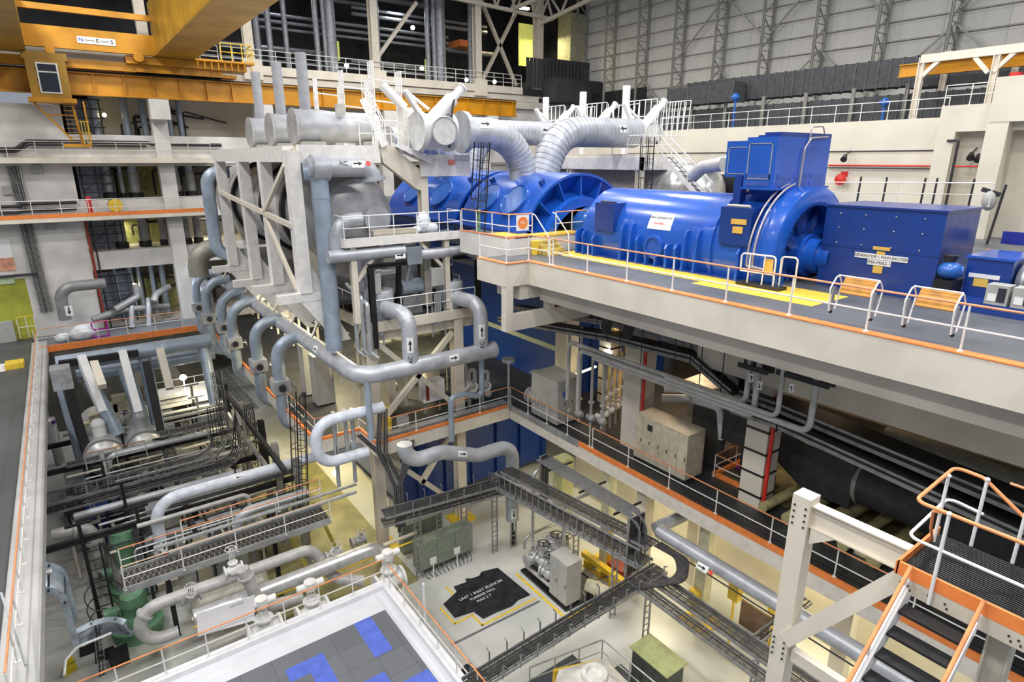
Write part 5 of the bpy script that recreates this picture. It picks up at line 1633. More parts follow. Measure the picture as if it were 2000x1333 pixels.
for k, (y, w, h) in enumerate(((11.6, .5, 1.0), (15.0, .75, .9))):
    t = thing('instrument_rack', 'small instrument panel on thin legs, %s on the valve platform' % ('left' if k == 0 else 'right of centre'), 'instrument panel', (-27.1, y, 12.7))
    MB().box((-27.25, y - w / 2, 14.3), (-27.0, y + w / 2, 14.3 + h)).build('panel', CAB, t, False)
    for s in (-1, 1):
        MB().bar((-27.1, y + s * w / 2, 11.6), (-27.1, y + s * w / 2, 15.3), .06, .06).build('leg', STEEL, t, False)
    for j in range(4):
        MB().cyl((-27.0, y - w / 3 + j * .1, 12.2), (-27.0, y - w / 3 + j * .1, 13.9), .04, None, 8).build('impulse_tube', STEEL, t)
for k, y in enumerate((10.6, 10.85, 11.0)):
    pipe('small grey pipe hanging at the left corner of the valve platform, %s of three' % ['first', 'second', 'third'][k], [(-28.2 + k * .3, y, 14.7 - k * .3), (-27.4 + k * .3, y, 14.5 - k * .3), (-27.4 + k * .3, y, 11.5), (-27.2 + k * .3, y + .3, 11.2)], .11, STEEL, .2, n=10)
t = thing('pump_block', 'pale blue machine with yellow marks in the middle of the valve platform', 'machine', (-28.6, 14.1, 12.7))
MB().box((-29, 13.6, 12.7), (-28.3, 14.7, 13.6)).build('base', STEEL, t, False)
MB().cyl((-28.6, 13.6, 14.1), (-28.6, 14.8, 14.1), .4, None, 18).cyl((-28.6, 14.2, 14.1), (-28.6, 14.2, 15.3), .14, None, 10).build('casing', mat('pale_blue_paint', (.42, .5, .58), .4), t)
MB().bar((-28.5, 13.9, 14.2), (-28.3, 14.2, 15.7), .12, .12).build('arm', WHITE, t, False)
# grey pipework behind, at the vessel bottom
for k, (y, r) in enumerate(((12.4, .75), (14.6, .5))):
    t = thing('drain_pot', 'bright jacketed drain pot under the manhole platform, %s' % ('left, wide' if k == 0 else 'right, narrow'), 'vessel', (-29.6, y, 12.7))
    MB().cyl((-29.6, y, 12.7), (-29.6, y, 16.4), r, None, 24).build('shell', mat('bright_jacket', (.62, .62, .62)), t)

# ------------------------------------------------------------------ extraction header with loops
HX = -25.2
hp = [(-25.2, 17.12, 10.92), (-25.2, 9.75, 10.92), (-57.82, 9.75, 10.92)]
t = pipe('long grey header pipe turning the corner below the reheater, with a capped right end', hp, .42, LAG, 1.1, n=24, joints=2.5, name='header_pipe')
MB().disc((HX, hp[0][1] + .03, hp[0][2]), (0, 1, 0), .44, .1, 24).build('end_cap', LAG, t)
sticker((HX, hp[0][1] - 2.6, hp[0][2]), (0, 1, 0), .42, .55, (.85, -.35, .3), t, ang=.4)
sticker((-30.2, hp[1][1], hp[1][2]), (-1, 0, 0), .42, .5, (.5, -.8, .4), t, True, ang=.4)
LOOPS = [[(-33.48, 9.74, 10.94), (-33.48, 8.27, 10.94), (-33.48, 8.27, 5.7), (-33.48, 9.16, 5.7)], [(-37.58, 9.74, 11.06), (-37.58, 8.13, 11.06), (-37.58, 8.13, 5.84), (-37.58, 9.01, 5.84)], [(-43.3, 9.74, 11.19), (-43.3, 8.01, 11.19), (-43.3, 8.01, 5.83), (-43.3, 8.86, 5.83)],
         [(-46.34, 9.74, 11.39), (-46.34, 8, 11.39), (-46.34, 8, 6.59), (-46.34, 8.81, 6.59)], [(-51.17, 9.74, 11.51), (-51.17, 7.88, 11.51), (-51.17, 7.88, 5.76), (-51.17, 8.67, 5.76)], [(-54.5, 9.74, 11.56), (-54.5, 7.72, 11.56), (-54.5, 7.72, 6.24), (-54.5, 8.81, 6.24)]]
for k, P in enumerate(LOOPS):
    nm = ['nearest', 'second', 'third', 'fourth', 'fifth', 'farthest'][k]
    r = .34
    t = pipe('bluish grey loop pipe dropping from the header, %s from the header corner' % nm if k else 'bluish grey loop pipe dropping from the header, nearest the header corner', P, r, LAGB, 1.05 + (k > 1) * .25, n=20, joints=1.4, name='loop_pipe', group='header loop pipes')
    c = V(P[1]).lerp(V(P[2]), .5)
    MB().box((c.x - .42, c.y - .45, c.z - .38), (c.x + .42, c.y + .45, c.z + .38)).build('clamp_block', LAG, t, False)
    MB().cyl((c.x + .4, c.y, c.z), (c.x + .62, c.y - .05, c.z), .2, None, 12).build('clamp_eye', DARK, t)
    hw = MB()
    handwheel(hw, (c.x + .2, c.y + .7, c.z - .1), (0, 1, .3), .22, .03)
    hw.cyl((c.x + .2, c.y + .4, c.z), (c.x + .2, c.y + .7, c.z - .1), .05, None, 6)
    hw.build('handwheel', STEEL, t)
pipe('grey reducer bend at the far end of the header', [(-61.2, 8.5, 10.91), (-54.92, 8.5, 10.43), (-54.92, 8.5, 6.93)], .5, LAG, 1.2, n=18)
tag(MB().ball((-56, 8.12, 11.94), .8, 12, (1, 1, .8)).build('white_lagging_bundle', LABEL), 'white wrapped bundle at the far end of the header', 'bundle')
pipe('thick olive elbow pipe left of the frame foot', [(-46, 8.11, 14.65), (-46, 6.88, 14.65), (-46, 6.88, 12.82)], .62, mat('olive_jacket', (.33, .32, .27), .45, .3), 1.1, n=18)
# hangers and yellow steel under the reheater
st = MB()
for i in range(14):
    x = -30 - i * 1.7
    st.bar((x, 9.2 + (i % 2) * .8, 11.8), (x - .8, 10.4, 13.4), .1, .1)
    st.bar((x, 10.6, 9), (x, 10.6, 13.5), .12, .12)
t = thing('pipe_rack', 'cream pipe rack steel with cable runs behind the header', 'rack', (-42, 10.6, 9))
each(st, 'hanger', CREAM, t, False)
cb = MB()
for j in range(4):
    cb.tube([(-55, 10.15 + j * .12, 12.0 + j * .1), (-29, 10.15 + j * .12, 11.85 + j * .1)], .05, 0, 6)
each(cb, 'cable', CABLE, t)
MB().hbeam((-55, 10.5, 12.0), (-28.5, 10.5, 12.0), .3, .3, .04).build('rack_beam', CREAM, t, False)
# vessel under the reheater in yellow light
t = thing('flash_tank', 'grey green tank lying under the valve platform', 'tank', (-30, 14.6, 8.5))
MB().lathe((-30.2, 12.0, 9.9), (0, 1, 0), [(0, .01), (.1, .7), (.4, 1.05), (4.6, 1.05), (4.9, .7), (5.0, .01)], 30).build('shell', mat('tank_grey_green', (.50, .52, .42), .4, .2, var=.1), t)
for ys_ in (13, 15.8):
    MB().box((-31, ys_, 6.9), (-29.4, ys_ + .4, 9.2)).build('saddle', CREAM, t, False)

# ================================================================== mezzanine and everything under the deck
# open frame below the deck corner
t = thing('corner_frame', 'cream open frame hanging below the stepped deck corner', 'frame', (-20.5, 14.6, 13.4))
MB().box((-20.55, 14.4, 13.45), (-20.2, 19.2, 14.15)).build('lower_beam', CONC, t, False)
for x, y in ((-20.38, 14.6), (-20.38, 16.9)):
    MB().box((x - .18, y - .18, 14.15), (x + .18, y + .18, ZD - .95)).build('hanger_post', CONC, t, False)
rl = MB().box((-20.5, 17.2, 14.15), (-20.4, 19.0, 14.3))
rl.build('red_strip', REDO, t, False)
# columns
column('plain cream concrete column behind the walkway corner', -25.1, 22.2, ZM, 14.7, .95, CONC, 'box', None, 'concrete_column', False)
def banded(label, x, y, w, n, m=WALLC, z1=14.6):
    t = thing('banded_column', label, 'column', (x, y, ZM))
    MB().box((x - w / 2, y - w / 2, ZM), (x + w / 2, y + w / 2, z1)).build('shaft', m, t, False)
    for i in range(n):
        z = ZM + .5 + i * .95
        MB().box((x - w / 2 - .02, y - w / 2 - .02, z), (x + w / 2 + .02, y + w / 2 + .02, z + .09)).build('black_strap', BLACK, t, False)
    return t
banded('black banded cream column lit warmly behind the grey cabinet', -23.4, 24.0, .9, 8)
banded('black banded cream column beside the red pipe near the walkway rail', -12.0, 21.2, .95, 6)
tt = thing('plain_column', 'wide cream column between the pipe cluster and the beige cabinets', 'column', (-18.6, 21.1, ZM))
MB().box((-19.1, 20.6, ZM), (-18.0, 21.6, 14.6)).build('shaft', CONC, tt, False)
pipe('red vertical pipe on the wide cream column', [(-17.9, 20.7, ZM), (-17.9, 20.7, 12.5)], .07, RED)
pipe('red vertical pipe on the black banded column', [(-11.4, 20.8, ZM), (-11.4, 20.8, 11.9)], .08, RED)
# condenser
t = thing('condenser', 'dark blue condenser shell seen below the turbine', 'condenser', (-33, 26, 0))
MB().box((-40, 23.2, ZM), (-25.2, 31, 13.2)).build('upper_shell', BLUED, t, False)
MB().box((-40, 13.5, .6), (-29.6, 24.5, 6.1)).build('lower_shell', BLUED, t, False)
rb = MB()
for k in range(6):
    rb.box((-29.6, 14.5 + k * 1.9, .6), (-29.4, 14.65 + k * 1.9, 6.1))
for k in range(3):
    rb.box((-25.2, 24.2 + k * 2.2, ZM), (-25.05, 24.35 + k * 2.2, 13.2))
each(rb, 'stiffener', BLUED, t, False)
MB().disc((-29.5, 17.5, 3.6), (1, 0, 0), 1.1, .3, 32).build('manhole_cover', BLUED, t)
MB().box((-36, 23.1, 9.2), (-26, 23.2, 9.5)).build('pale_strip', mat('pale_band', (.45, .5, .4), .5), t, False)
# grey cabinet and beige cabinets
t = cabinet('grey control cabinet with a small blue label, behind the walkway rail', (-24.6, 19.25, ZM), (-22.4, 20.9, ZM + 2.5), CAB, 3, 'x')
MB().box((-22.37, 19.6, ZM + 1.6), (-22.36, 19.95, ZM + 1.95)).build('blue_label', mat('blue_label', (.05, .1, .5), .5), t, False)
t = cabinet('long row of beige cabinets with six doors behind the walkway rail', (-17.6, 19.95, ZM), (-14.6, 21.1, ZM + 2.3), mat('cabinet_pale_beige', (.58, .52, .40), .45), 6, 'y', sgn=-1, plinth=.18)
MB().box((-16.85, 19.92, ZM + 1.75), (-16.55, 19.93, ZM + 2.05)).build('louvre_grille', DARK, t, False)
# vertical pipe cluster with valves
for k, (x, y, zt, r) in enumerate([(1110, 745, 12.0, .08), (1128, 770, 12.4, .08), (1147, 775, 11.2, .08), (1166, 760, 11.2, .08)]):
    b = PY(x, y, 20.1)
    t = thing('service_riser', 'slim grey riser pipe %s of the pipe cluster left of the wide column' % ['first', 'second', 'third', 'fourth'][k], 'pipe', (b[0], 20.1 + k * .15, ZM), 'service risers')
    MB().tube([(b[0], 20.1 + k * .15, ZM + .3), (b[0], 20.1 + k * .15, zt)], r, 0, 10).build('pipe_run', PIPEG, t)
    MB().ball((b[0], 20.1 + k * .15, ZM + .75), .22, 10).cyl((b[0] - .25, 20.1 + k * .15, ZM + .75), (b[0] + .25, 20.1 + k * .15, ZM + .75), .14).build('valve_body', PIPEG, t)
    MB().disc((b[0], 20.1 + k * .15, ZM + 1.6), (0, 0, 1), .16, .08, 12).build('flange', PIPEG, t)
for k, (x, y) in enumerate(((-20.55, 20.9), (-20.75, 21.5), (-20.95, 22.1), (-21.1, 22.7), (-21.25, 23.3), (-21.4, 23.9))):
    t = thing('instrument_valve', 'small upright valve on the manifold beside the wide column, %s from the front' % ['first', 'second', 'third', 'fourth', 'fifth', 'sixth'][k], 'valve', (x, y, ZM), 'manifold valves')
    MB().cyl((x, y, ZM), (x, y, ZM + 3.7), .07, None, 8).build('pipe_stub', PIPEG, t)
    MB().ball((x, y, ZM + 1.0), .22, 10).ball((x, y, ZM + 1.9), .16, 8).build('body', LABEL, t)
    MB().disc((x, y, ZM + 1.35), (0, 0, 1), .2, .06, 12).build('flange', PIPEG, t)
    MB().box((x + .07, y - .08, ZM + 2.4), (x + .09, y + .08, ZM + 2.9)).build('flow_label', LABEL, t, False)
    MB().disc((x - .4, y, ZM + .7), (1, 0, 0), .15, .4, 12).build('drain_arm', LABEL, t)
for k, (x, y) in enumerate(((-22.2, 24.9), (-21.9, 24.4), (-21.6, 23.9), (-21.3, 23.4), (-20.95, 22.9), (-20.6, 22.4))):
    tag(MB().box((x - .3, y, ZM + 3.9), (x + .1, y + .4, 13.3)).build('tall_panel', [mat('tan_panel', (.60, .50, .34), .5, var=.1), CAB, mat('rust_panel', (.5, .16, .04), .5)][k % 3], None, False), 'tall narrow panel over the manifold under the deck, %s from the rear' % ['first', 'second', 'third', 'fourth', 'fifth', 'sixth'][k], 'panel', 'tall panels')
tag(MB().bar((-20.2, 20.8, ZM + 3.8), (-22.2, 26, ZM + 3.8), .5, .2).build('manifold_beam', LACE, None, False), 'grey green ledge beam above the manifold valves', 'beam')
tag(MB().cyl((-23.6, 21.2, ZM + 2.1), (-23.6, 23.1, ZM + 2.3), .06, None, 8).build('glow_tube', LAMPY), 'lit slanted tube lamp left of the banded column', 'lamp')
tag(MB().ball((-23.0, 23.4, ZM + 3.2), .22, 10).build('bulkhead_lamp', LAMPW), 'round glowing lamp on the warm banded column', 'lamp')
tag(MB().box((-22.92, 23.8, ZM + 4.6), (-22.88, 24.3, ZM + 5.6)).build('lamp_panel', mat('warm_lamp_panel', (1, .75, .3), .5, var=0, emit=5), None, False), 'bright rectangular lamp on the warm banded column', 'lamp')
tag(MB().box((-23.0, 23.2, ZM), (-22.4, 25.0, ZM + 2.6)).build('storage_box', mat('amber_lit_box', (.55, .42, .18), .5), None, False), 'tall amber lit box behind the grey cabinet by the warm column', 'box')  # amber light put into the box's colour
for k, (x, y, z) in enumerate(((-24.6, 20.3, ZM + .9), (-23.9, 20.5, ZM + .7))):
    valve('grey flanged valve by the walkway corner, %s' % ('left' if k == 0 else 'right'), (x, y - .7, z), (1, 0, 0), .28, m=PIPEG if k == 0 else mat('brassy_paint', (.5, .36, .12), .4))
# hung pipes, two with up-turned ends
P1 = [(-22.2, 19.3, 8.2), (-22.2, 19.3, 11.85), (-11.75, 19.3, 11.85), (-11.75, 19.3, 14.6)]
t = pipe('upper grey pipe hung under the deck, its right end turned up', [(-21.68, 19.3, 8.74), (-21.68, 19.3, 11.82), (-11.77, 19.3, 11.82), (-11.77, 19.3, 14.15)], .11, PIPEG, .35, n=12, joints=2.4)
sticker((-11.63, 19.3, 12.91), (0, 0, 1), .115, .32, (.3, -.95, .2), t, ang=.8)
t = pipe('lower grey pipe hung under the deck, its right end turned up', [(-20.67, 19.1, 8.57), (-20.67, 19.1, 11.68), (-9.21, 19.1, 11.68), (-9.21, 19.1, 14.09)], .11, PIPEG, .35, n=12, joints=2.4)
t = pipe('middle grey pipe hung under the deck, its right end turned up', [(-19.76, 19.2, 11.48), (-11.35, 19.2, 11.48), (-11.35, 19.2, 13.93)], .11, PIPEG, .3, n=12, joints=2.4)
sticker((-11.22, 19.2, 12.76), (0, 0, 1), .115, .32, (.3, -.95, .2), t, True, ang=.8)
t = pipe('right grey pipe hung under the deck with an up arrow', [(-15.3, 19, 11.87), (-10.33, 19, 11.87), (-10.33, 19, 14.36)], .09, PIPEG, .3, n=12)
sticker((-9.95, 19, 13.1), (0, 0, 1), .095, .3, (.3, -.95, .2), t, ang=.8)
# black trapeze hangers below the deck beam
for k, (x0, y0, x1, y1) in enumerate([(1472, 655, 1700, 722), (1455, 708, 1512, 722), (1530, 722, 1632, 748)]):
    a, b = PY(x0, y0, 19.4), PY(x1, y1, 19.4)
    t = thing('trapeze_hanger', 'black trapeze hanger below the deck edge, %s' % ['long one on top', 'short left one', 'short right one'][k], 'hanger', a)
    MB().bar((a[0], 19.4, a[2]), (b[0], 19.4, a[2]), .12, .22).bar((a[0], 19.0, a[2]), (b[0], 19.0, a[2]), .12, .16).build('channel_pair', BLACK, t, False)
    if k:
        for f in (.08, .35, .65, .92):
            x = a[0] + (b[0] - a[0]) * f
            MB().cyl((x, 19.2, a[2]), (x, 19.2, 14.65), .015, None, 5).build('hanger_rod', BLACK, t)
for k, x in enumerate((-19.8, -18.3, -17.0, -15.2, -13.9, -12.9)):
    tag(MB().cyl((x, 19.35, 11.6), (x, 19.35, 14.6), .02, None, 6).box((x - .25, 19.2, 11.55), (x + .25, 19.5, 11.62)).build('rod_hanger', BLACK, None, False), 'thin black rod hanger of the hung pipes, %s from the left' % ['first', 'second', 'third', 'fourth', 'fifth', 'sixth'][k], 'hanger', 'rod hangers')
pipe('thin dark conduit along the underside of the deck edge', [(-19.79, 17.2, 14.88), (-3.51, 17.2, 14.88)], .035, DARK, n=8)
for k, x in enumerate((-18.8, -17.2, -15.6, -14.2, -12.4, -10.9)):
    tag(MB().box((x - .2, 17.05, 14.4), (x + .2, 17.35, 14.62)).build('conduit_clamp', BLACK, None, False), 'black clamp block under the deck edge, %s from the left' % ['first', 'second', 'third', 'fourth', 'fifth', 'sixth'][k], 'clamp', 'deck edge clamps')
for k, (x, y) in enumerate(((-18.0, 18.4), (-16.9, 18.6))):
    tag(MB().bar((x, y, 14.4), (x - .5, y + .2, 13.2), .25, .5).build('slanted_lamp_housing', DARK, None, False), 'dark slanted housing under the deck, %s of the pair' % ('left' if k == 0 else 'right'), 'housing')
# big black trays stepping down under the deck
def slab_tray(label, pts, w, h):
    t = thing('cable_trough', label, 'cable tray', pts[0])
    b, e = MB(), MB()
    for p, q in zip(pts, pts[1:]):
        p, q = V(p), V(q)
        d = (q - p).normalized()
        b.bar(p - d * .02, q + d * .02, w, h)
        e.bar(p + V((0, -w / 2, -h / 2 + .06)) - d * .03, q + V((0, -w / 2, -h / 2 + .06)) + d * .03, .04, .14)
        e.bar(p + V((0, -w / 2 - .01, h / 2 - .02)) - d * .03, q + V((0, -w / 2 - .01, h / 2 - .02)) + d * .03, .04, .08)
    b.build('cable_bed', BLACK, t, False)
    e.build('side_rail', mat('grey_tray_rail', (.30, .30, .29), .5, .2, var=.15), t, False)
    return t
slab_tray('broad black cable trough stepping down under the deck, upper one', [(-28.51, 20.2, 11.46), (-19.47, 20.2, 12.44), (-14.72, 20.2, 12.68), (-12.73, 20.2, 11.8)], .9, .3)
slab_tray('broad black cable trough running right below the concrete wall, upper of two', [(-13.6, 20.8, 11.67), (-11.13, 20.8, 11.64), (-3.24, 20.8, 11.06)], 1.0, .34)
slab_tray('broad black cable trough running right below the concrete wall, lower of two', [(-12.65, 20.2, 11.17), (-10.72, 20.2, 11.22), (-2.99, 20.2, 10.54)], .8, .3)
slab_tray('narrow black cable trough under the first step', [(-27.77, 20.6, 12.23), (-19.9, 20.6, 12.94), (-15.12, 20.6, 13.09), (-12.81, 20.6, 12.11)], .6, .22)
# dark ventilation duct
t = thing('round_duct', 'big dark ventilation duct below the trays, square piece then round', 'duct', (-10, 23.5, 7.5))
MB().cyl((-8.9, 23.3, 8.7), (2, 23.3, 8.5), .98, None, 32).build('round_run', DUCT, t)
MB().box((-10.8, 22.4, 7.7), (-8.9, 24.3, 9.65)).build('square_transition', DUCT, t, False)
MB().poly([(-10.8, 22.4, 7.7), (-10.8, 22.4, 9.65), (-12.8, 22.6, 9.9), (-12.8, 22.6, 8.8)], (0, 1.8, 0)).build('angled_run', DUCT, t, False)
MB().lathe((-8.92, 23.3, 8.7), (1, 0, 0), [(0, 1.0), (.08, 1.03), (.16, 1.0)], 32).build('collar', LACE, t)
bx = PZ(1430, 905, ZM)
tag(MB().box((-14.4, 22.0, 8.6), (-12.9, 23.2, 11.2)).box((-13.6, 22.4, ZM), (-13.4, 22.6, 8.6)).build('dark_plenum_box', DUCT, None, False), 'dark tall plenum box on a leg left of the banded column', 'plenum')
pipe('olive pipe run beside the dark round duct', [(-9, 24.8, 10.0), (2, 24.8, 9.8)], .42, mat('olive_jacket', (.33, .32, .27)), n=16)
# white machine behind the cabinets
t = thing('sampling_hood', 'dark framed machine with pale sheet roof behind the beige cabinets', 'machine', (-16, 23, ZM))
MB().box((-16.3, 22.4, ZM), (-14.6, 24, ZM + 2.6)).build('dark_frame', mat('grey_dark_frame', (.10, .11, .11), .4, .3), t, False)
MB().poly([(-17.6, 22.6, ZM + 3.2), (-16.0, 22.2, ZM + 3.3), (-15.2, 24.6, ZM + 3.5), (-17.2, 24.6, ZM + 3.5)], (0, 0, .06)).build('sheet_roof', mat('pale_sheet', (.72, .74, .66), .4), t, False)
MB().box((-17.0, 22.9, ZM), (-16.5, 23.4, ZM + 3.2)).build('pale_leg', CAB, t, False)
MB().box((-14.58, 22.6, ZM + .8), (-14.56, 23.2, ZM + 2.2)).build('control_panel', STEEL, t, False)
MB().ball((-14.55, 22.8, ZM + 1.4), .12, 8).build('pink_tag', mat('pink_tag', (.75, .25, .35), .5), t)
pipe('shiny white lagged pipe elbow over the dark framed machine', [(-16.0, 22.0, ZM + 3.0), (-14.6, 22.0, ZM + 3.1), (-14.5, 22.2, ZM + 1.6)], .16, LABEL, .3, n=12)
for k, (y, z) in enumerate(((22.3, 2.9), (22.2, 2.4))):
    tag(MB().cyl((-18.0, y, ZM + z), (-16.9, y + 1.0, ZM + z + .1), .2, None, 14).build('white_roll', LABEL), 'white rolled tube beside the wide column, %s one' % ('upper' if k == 0 else 'lower'), 'roll')
# painted-on opening in the mezzanine floor with olive pipes
t = struct('trim_40', MB().box((-14.3, 21.6, ZM), (-11.4, 21.75, ZM + .18)).box((-14.4, 21.6, ZM), (-14.25, 25.5, ZM + .18)), ORANGE)
rail('orange topped guard rail round the floor opening by the banded column', [(-11.6, 21.6, ZM), (-14.3, 21.6, ZM), (-14.3, 24.8, ZM)], sp=1.3, top=RAILO)
struct('trim_41', MB().box((-14.1, 21.8, ZM), (4, 26, ZM + .01)), mat('opening_olive_depth', (.12, .11, .05), .6, var=.4, scale=1.2))  # dark olive sheet on the uncut slab paints the opening's shaded depth
for k in range(7):
    x = -11.3 + k * 1.05
    pipe('olive painted pipe lying beneath the dark duct, %s from the left' % ['first', 'second', 'third', 'fourth', 'fifth', 'sixth', 'seventh'][k], [(x, 20.6, ZM + .3), (x + .2, 25.5, ZM + .35)], .2 + .06 * (k % 3), mat('olive_paint', (.44, .40, .20), .45, var=.15), n=14, group='olive floor pipes')
for k in range(3):
    x = -9.5 + k * 1.6
    tag(MB().box((x, 21.0, ZM), (x + .4, 21.3, ZM + 1.1)).build('pale_stub_box', mat('olive_cream', (.62, .58, .36), .5), None, False), 'pale olive upright box among the olive pipes, %s' % ['left', 'middle', 'right'][k], 'box', 'olive stub boxes')
tag(MB().box((-14.0, 22.9, ZM + .02), (-12.4, 23.4, ZM + .3)).build('magenta_barrier', MAGENTA, None, False), 'magenta barrier strip beyond the floor opening', 'barrier')
# mezzanine rails
rail('orange topped guard rail along the long mezzanine walkway edge', [(-19.4, 18.98, ZM + .1), (-.5, 18.98, ZM + .1)], sp=2.25)
rail('guard rail along the grey edged part of the walkway near the corner', [(-26.2, 18.98, ZM + .1), (-19.6, 18.98, ZM + .1)], sp=1.7)
rail('guard rail along the cross walkway below the header', [(-26.26, 11.0, ZM + .1), (-26.26, 18.9, ZM + .1)], sp=1.9)
rail('guard rail round the notched walkway corner by the white post', [(-36, 8.42, ZM + .1), (-28.36, 8.42, ZM + .1), (-28.36, 10.7, ZM + .1), (-26.5, 10.76, ZM + .1)], sp=1.5)
tag(MB().cyl((-26.0, 18.7, ZM), (-26.0, 18.7, ZM + 2.9), .07, None, 8).disc((-26.0, 18.7, ZM + 2.9), (0, 0, 1), .35, .2, 16).build('call_post', STEEL), 'grey post with round head at the walkway corner', 'post')
struct('trim_42', MB().box((-26.9, 11.0, ZM), (-26.45, 18.9, ZM + .2)), STEEL)
# things on the mezzanine under the reheater
cabinet('tall pale grey cabinet with wires on top, nearer of the two under the header', (-33.4, 9.95, ZM), (-32.5, 11.0, ZM + 3.0), CAB, 1, 'x', plinth=.1)
cabinet('tall pale grey cabinet with wires on top, farther of the two under the header', (-35.4, 9.95, ZM), (-34.5, 11.0, ZM + 3.1), CAB, 1, 'x', plinth=.1)
t = cabinet('small white control box with a red plate behind the cross brace', (-28.4, 14.3, ZM + .7), (-27.8, 15.6, ZM + 1.9), LABEL, 1, 'x', plinth=.05, handle=False)
MB().box((-27.77, 14.4, ZM + .9), (-27.75, 14.6, ZM + 1.8)).build('red_plate', REDO, t, False)
for z in (1.4, 1.6):
    MB().disc((-27.77, 15.0, ZM + z), (1, 0, 0), .06, .03, 10).build('dial', DARK, t)
for s in (14.5, 15.4):
    MB().bar((-28.1, s, ZM), (-28.1, s, ZM + .7), .08, .08).build('leg', CAB, t, False)
MB
cabinet('low yellow box at the walkway corner post', (-27.3, 11.4, ZM), (-26.9, 11.9, ZM + .8), YELLOW, 1, 'x', plinth=.04, handle=False)
tag(MB().box((-26.85, 12.15, ZM + .35), (-26.6, 12.75, ZM + .85)).build('pale_gauge_box', CAB, None, False), 'small pale box beside the low yellow box', 'box')
for k, (y, h) in enumerate(((16.4, 2.6), (17.0, 2.2), (17.9, 1.9))):
    t = thing('trap_station', 'grey trap valve station behind the cross walkway, %s from the left' % ['first', 'second', 'third'][k], 'valve', (-27.5, y, ZM))
    MB().tube([(-27.5, y, ZM), (-27.5, y, ZM + h), (-27.5, y + .4, ZM + h), (-27.5, y + .4, ZM + .4)], .12, .15, 10).build('pipe_run', PIPEG, t)
    MB().ball((-27.45, y + .1, ZM + h * .6), .3, 12).ball((-27.45, y + .35, ZM + h * .3), .26, 12).build('body', PIPEG, t)
    MB().disc((-27.3, y + .2, ZM + h * .55), (1, 0, 0), .3, .06, 16).build('flow_plate', LABEL, t)
random.seed(11)
for k in range(9):
    x, y = -30 - random.random() * 5, 12 + random.random() * 7
    valve('small valve on the yellow lit floor under the reheater, %s from the left post' % ['first', 'second', 'third', 'fourth', 'fifth', 'sixth', 'seventh', 'eighth', 'ninth'][k], (x, y, ZM + .8 + random.random() * 1.5), (0, 1, 0), .16 + .06 * random.random(), m=mat('tank_grey_green', (.50, .52, .42)) if k % 2 else PIPEG)
for k in range(12):
    x, y = -29 - random.random() * 8, 11.5 + random.random() * 8
    z = ZM + 1.2 + random.random() * 3
    pipe('thin pale pipe in the yellow lit bay under the reheater, %s' % ['by the left post', 'second', 'third', 'fourth', 'fifth', 'sixth', 'seventh', 'eighth', 'ninth', 'tenth', 'eleventh', 'rearmost'][k], [(x, y, ZM), (x, y, z), (x + (random.random() - .5) * 3, y, z), (x + (random.random() - .5) * 3, y, z + 2)], .05 + .05 * random.random(), [PIPEG, CREAM, STEEL][k % 3], .2, n=8, group='thin bay pipes')
tag(MB().box((-29.8, 12.3, ZM), (-29.3, 13.2, ZM + .25)).build('yellow_kerb', YELLOW, None, False), 'yellow kerb block under the reheater', 'kerb')

# ------------------------------------------------------------------ foreground stair tower at the right
ZF = 15.0
t = thing('stair_landing', 'near steel landing with black ribbed mat and orange edge, bottom right', 'platform', (-1.5, 9.4, 14.6))
MB().box((-2.66, 8.72, ZF - .06), (1.5, 10.05, ZF - .02)).build('deck_plate', DARK, t, False)
mt = MB()
for i in range(26):
    mt.box((-2.62, 8.76 + i * .05, ZF - .02), (1.5, 8.785 + i * .05, ZF + .005))
mt.build('ribbed_mat', mat('ribbed_rubber', (.018, .018, .02), .35, var=.1), t, False)
MB().box((-2.68, 8.66, ZF - .10), (1.5, 8.70, ZF + .10)).box((-2.70, 8.66, ZF - .10), (-2.66, 10.08, ZF + .10)).build('kick_plate', ORANGE, t, False)
MB().box((-2.68, 8.665, ZF - .33), (1.5, 8.705, ZF - .10)).box((-2.69, 8.67, ZF - .33), (-2.65, 10.08, ZF - .10)).build('edge_beam', TAN, t, False)
bo = MB()
for x in (-2.6, -2.5, -2.25, -2.05, -1.35, -1.25, -.7):
    bo.disc((x, 8.66, ZF - .2), (0, 1, 0), .014, .02, 8).disc((x + .03, 8.66, ZF - .26), (0, 1, 0), .014, .02, 8)
each(bo, 'bolt', DARK, t)
t = thing('landing_rail', 'white and orange tube rail around the near landing', 'railing', (-2.4, 8.64, ZF))
r_ = .024
for k, (x, y, z0, z1) in enumerate([(-2.22, 8.63, ZF - .3, ZF + 1.1), (-2.62, 9.75, ZF, ZF + 1.1), (-2.25, 10.08, ZF, ZF + 1.1), (-1.75, 10.08, ZF, ZF + 1.1), (-.7, 8.63, ZF - .3, ZF + 1.1), (-1.2, 10.08, ZF, ZF + 1.0)]):
    MB().cyl((x, y, z0), (x, y, z1), r_, None, 12).ball((x, y, z1), .036, 10).build('post', LABEL, t)
MB().tube([(1.5, 8.63, ZF + 1.1), (-2.62, 8.63, ZF + 1.1), (-2.66, 10.1, ZF + 1.12), (-2.3, 10.1, ZF + 1.1), (-1.5, 10.1, ZF + .55)], .026, .14, 12).build('top_rail', mat('bright_orange_tube', (.82, .32, .12), .35), t)
MB().tube([(1.5, 8.63, ZF + .55), (-2.62, 8.63, ZF + .55), (-2.66, 10.1, ZF + .6), (-2.2, 10.1, ZF + .55)], .022, .14, 12).build('mid_rail', LABEL, t)
MB().tube([(-2.25, 8.8, ZF + 1.02), (-2.5, 9.0, ZF + .86), (-2.54, 9.2, ZF + .5), (-2.6, 9.6, ZF + .1)], .02, .08, 10).build('stair_grab_rail', mat('bright_orange_tube', (.82, .32, .12)), t)
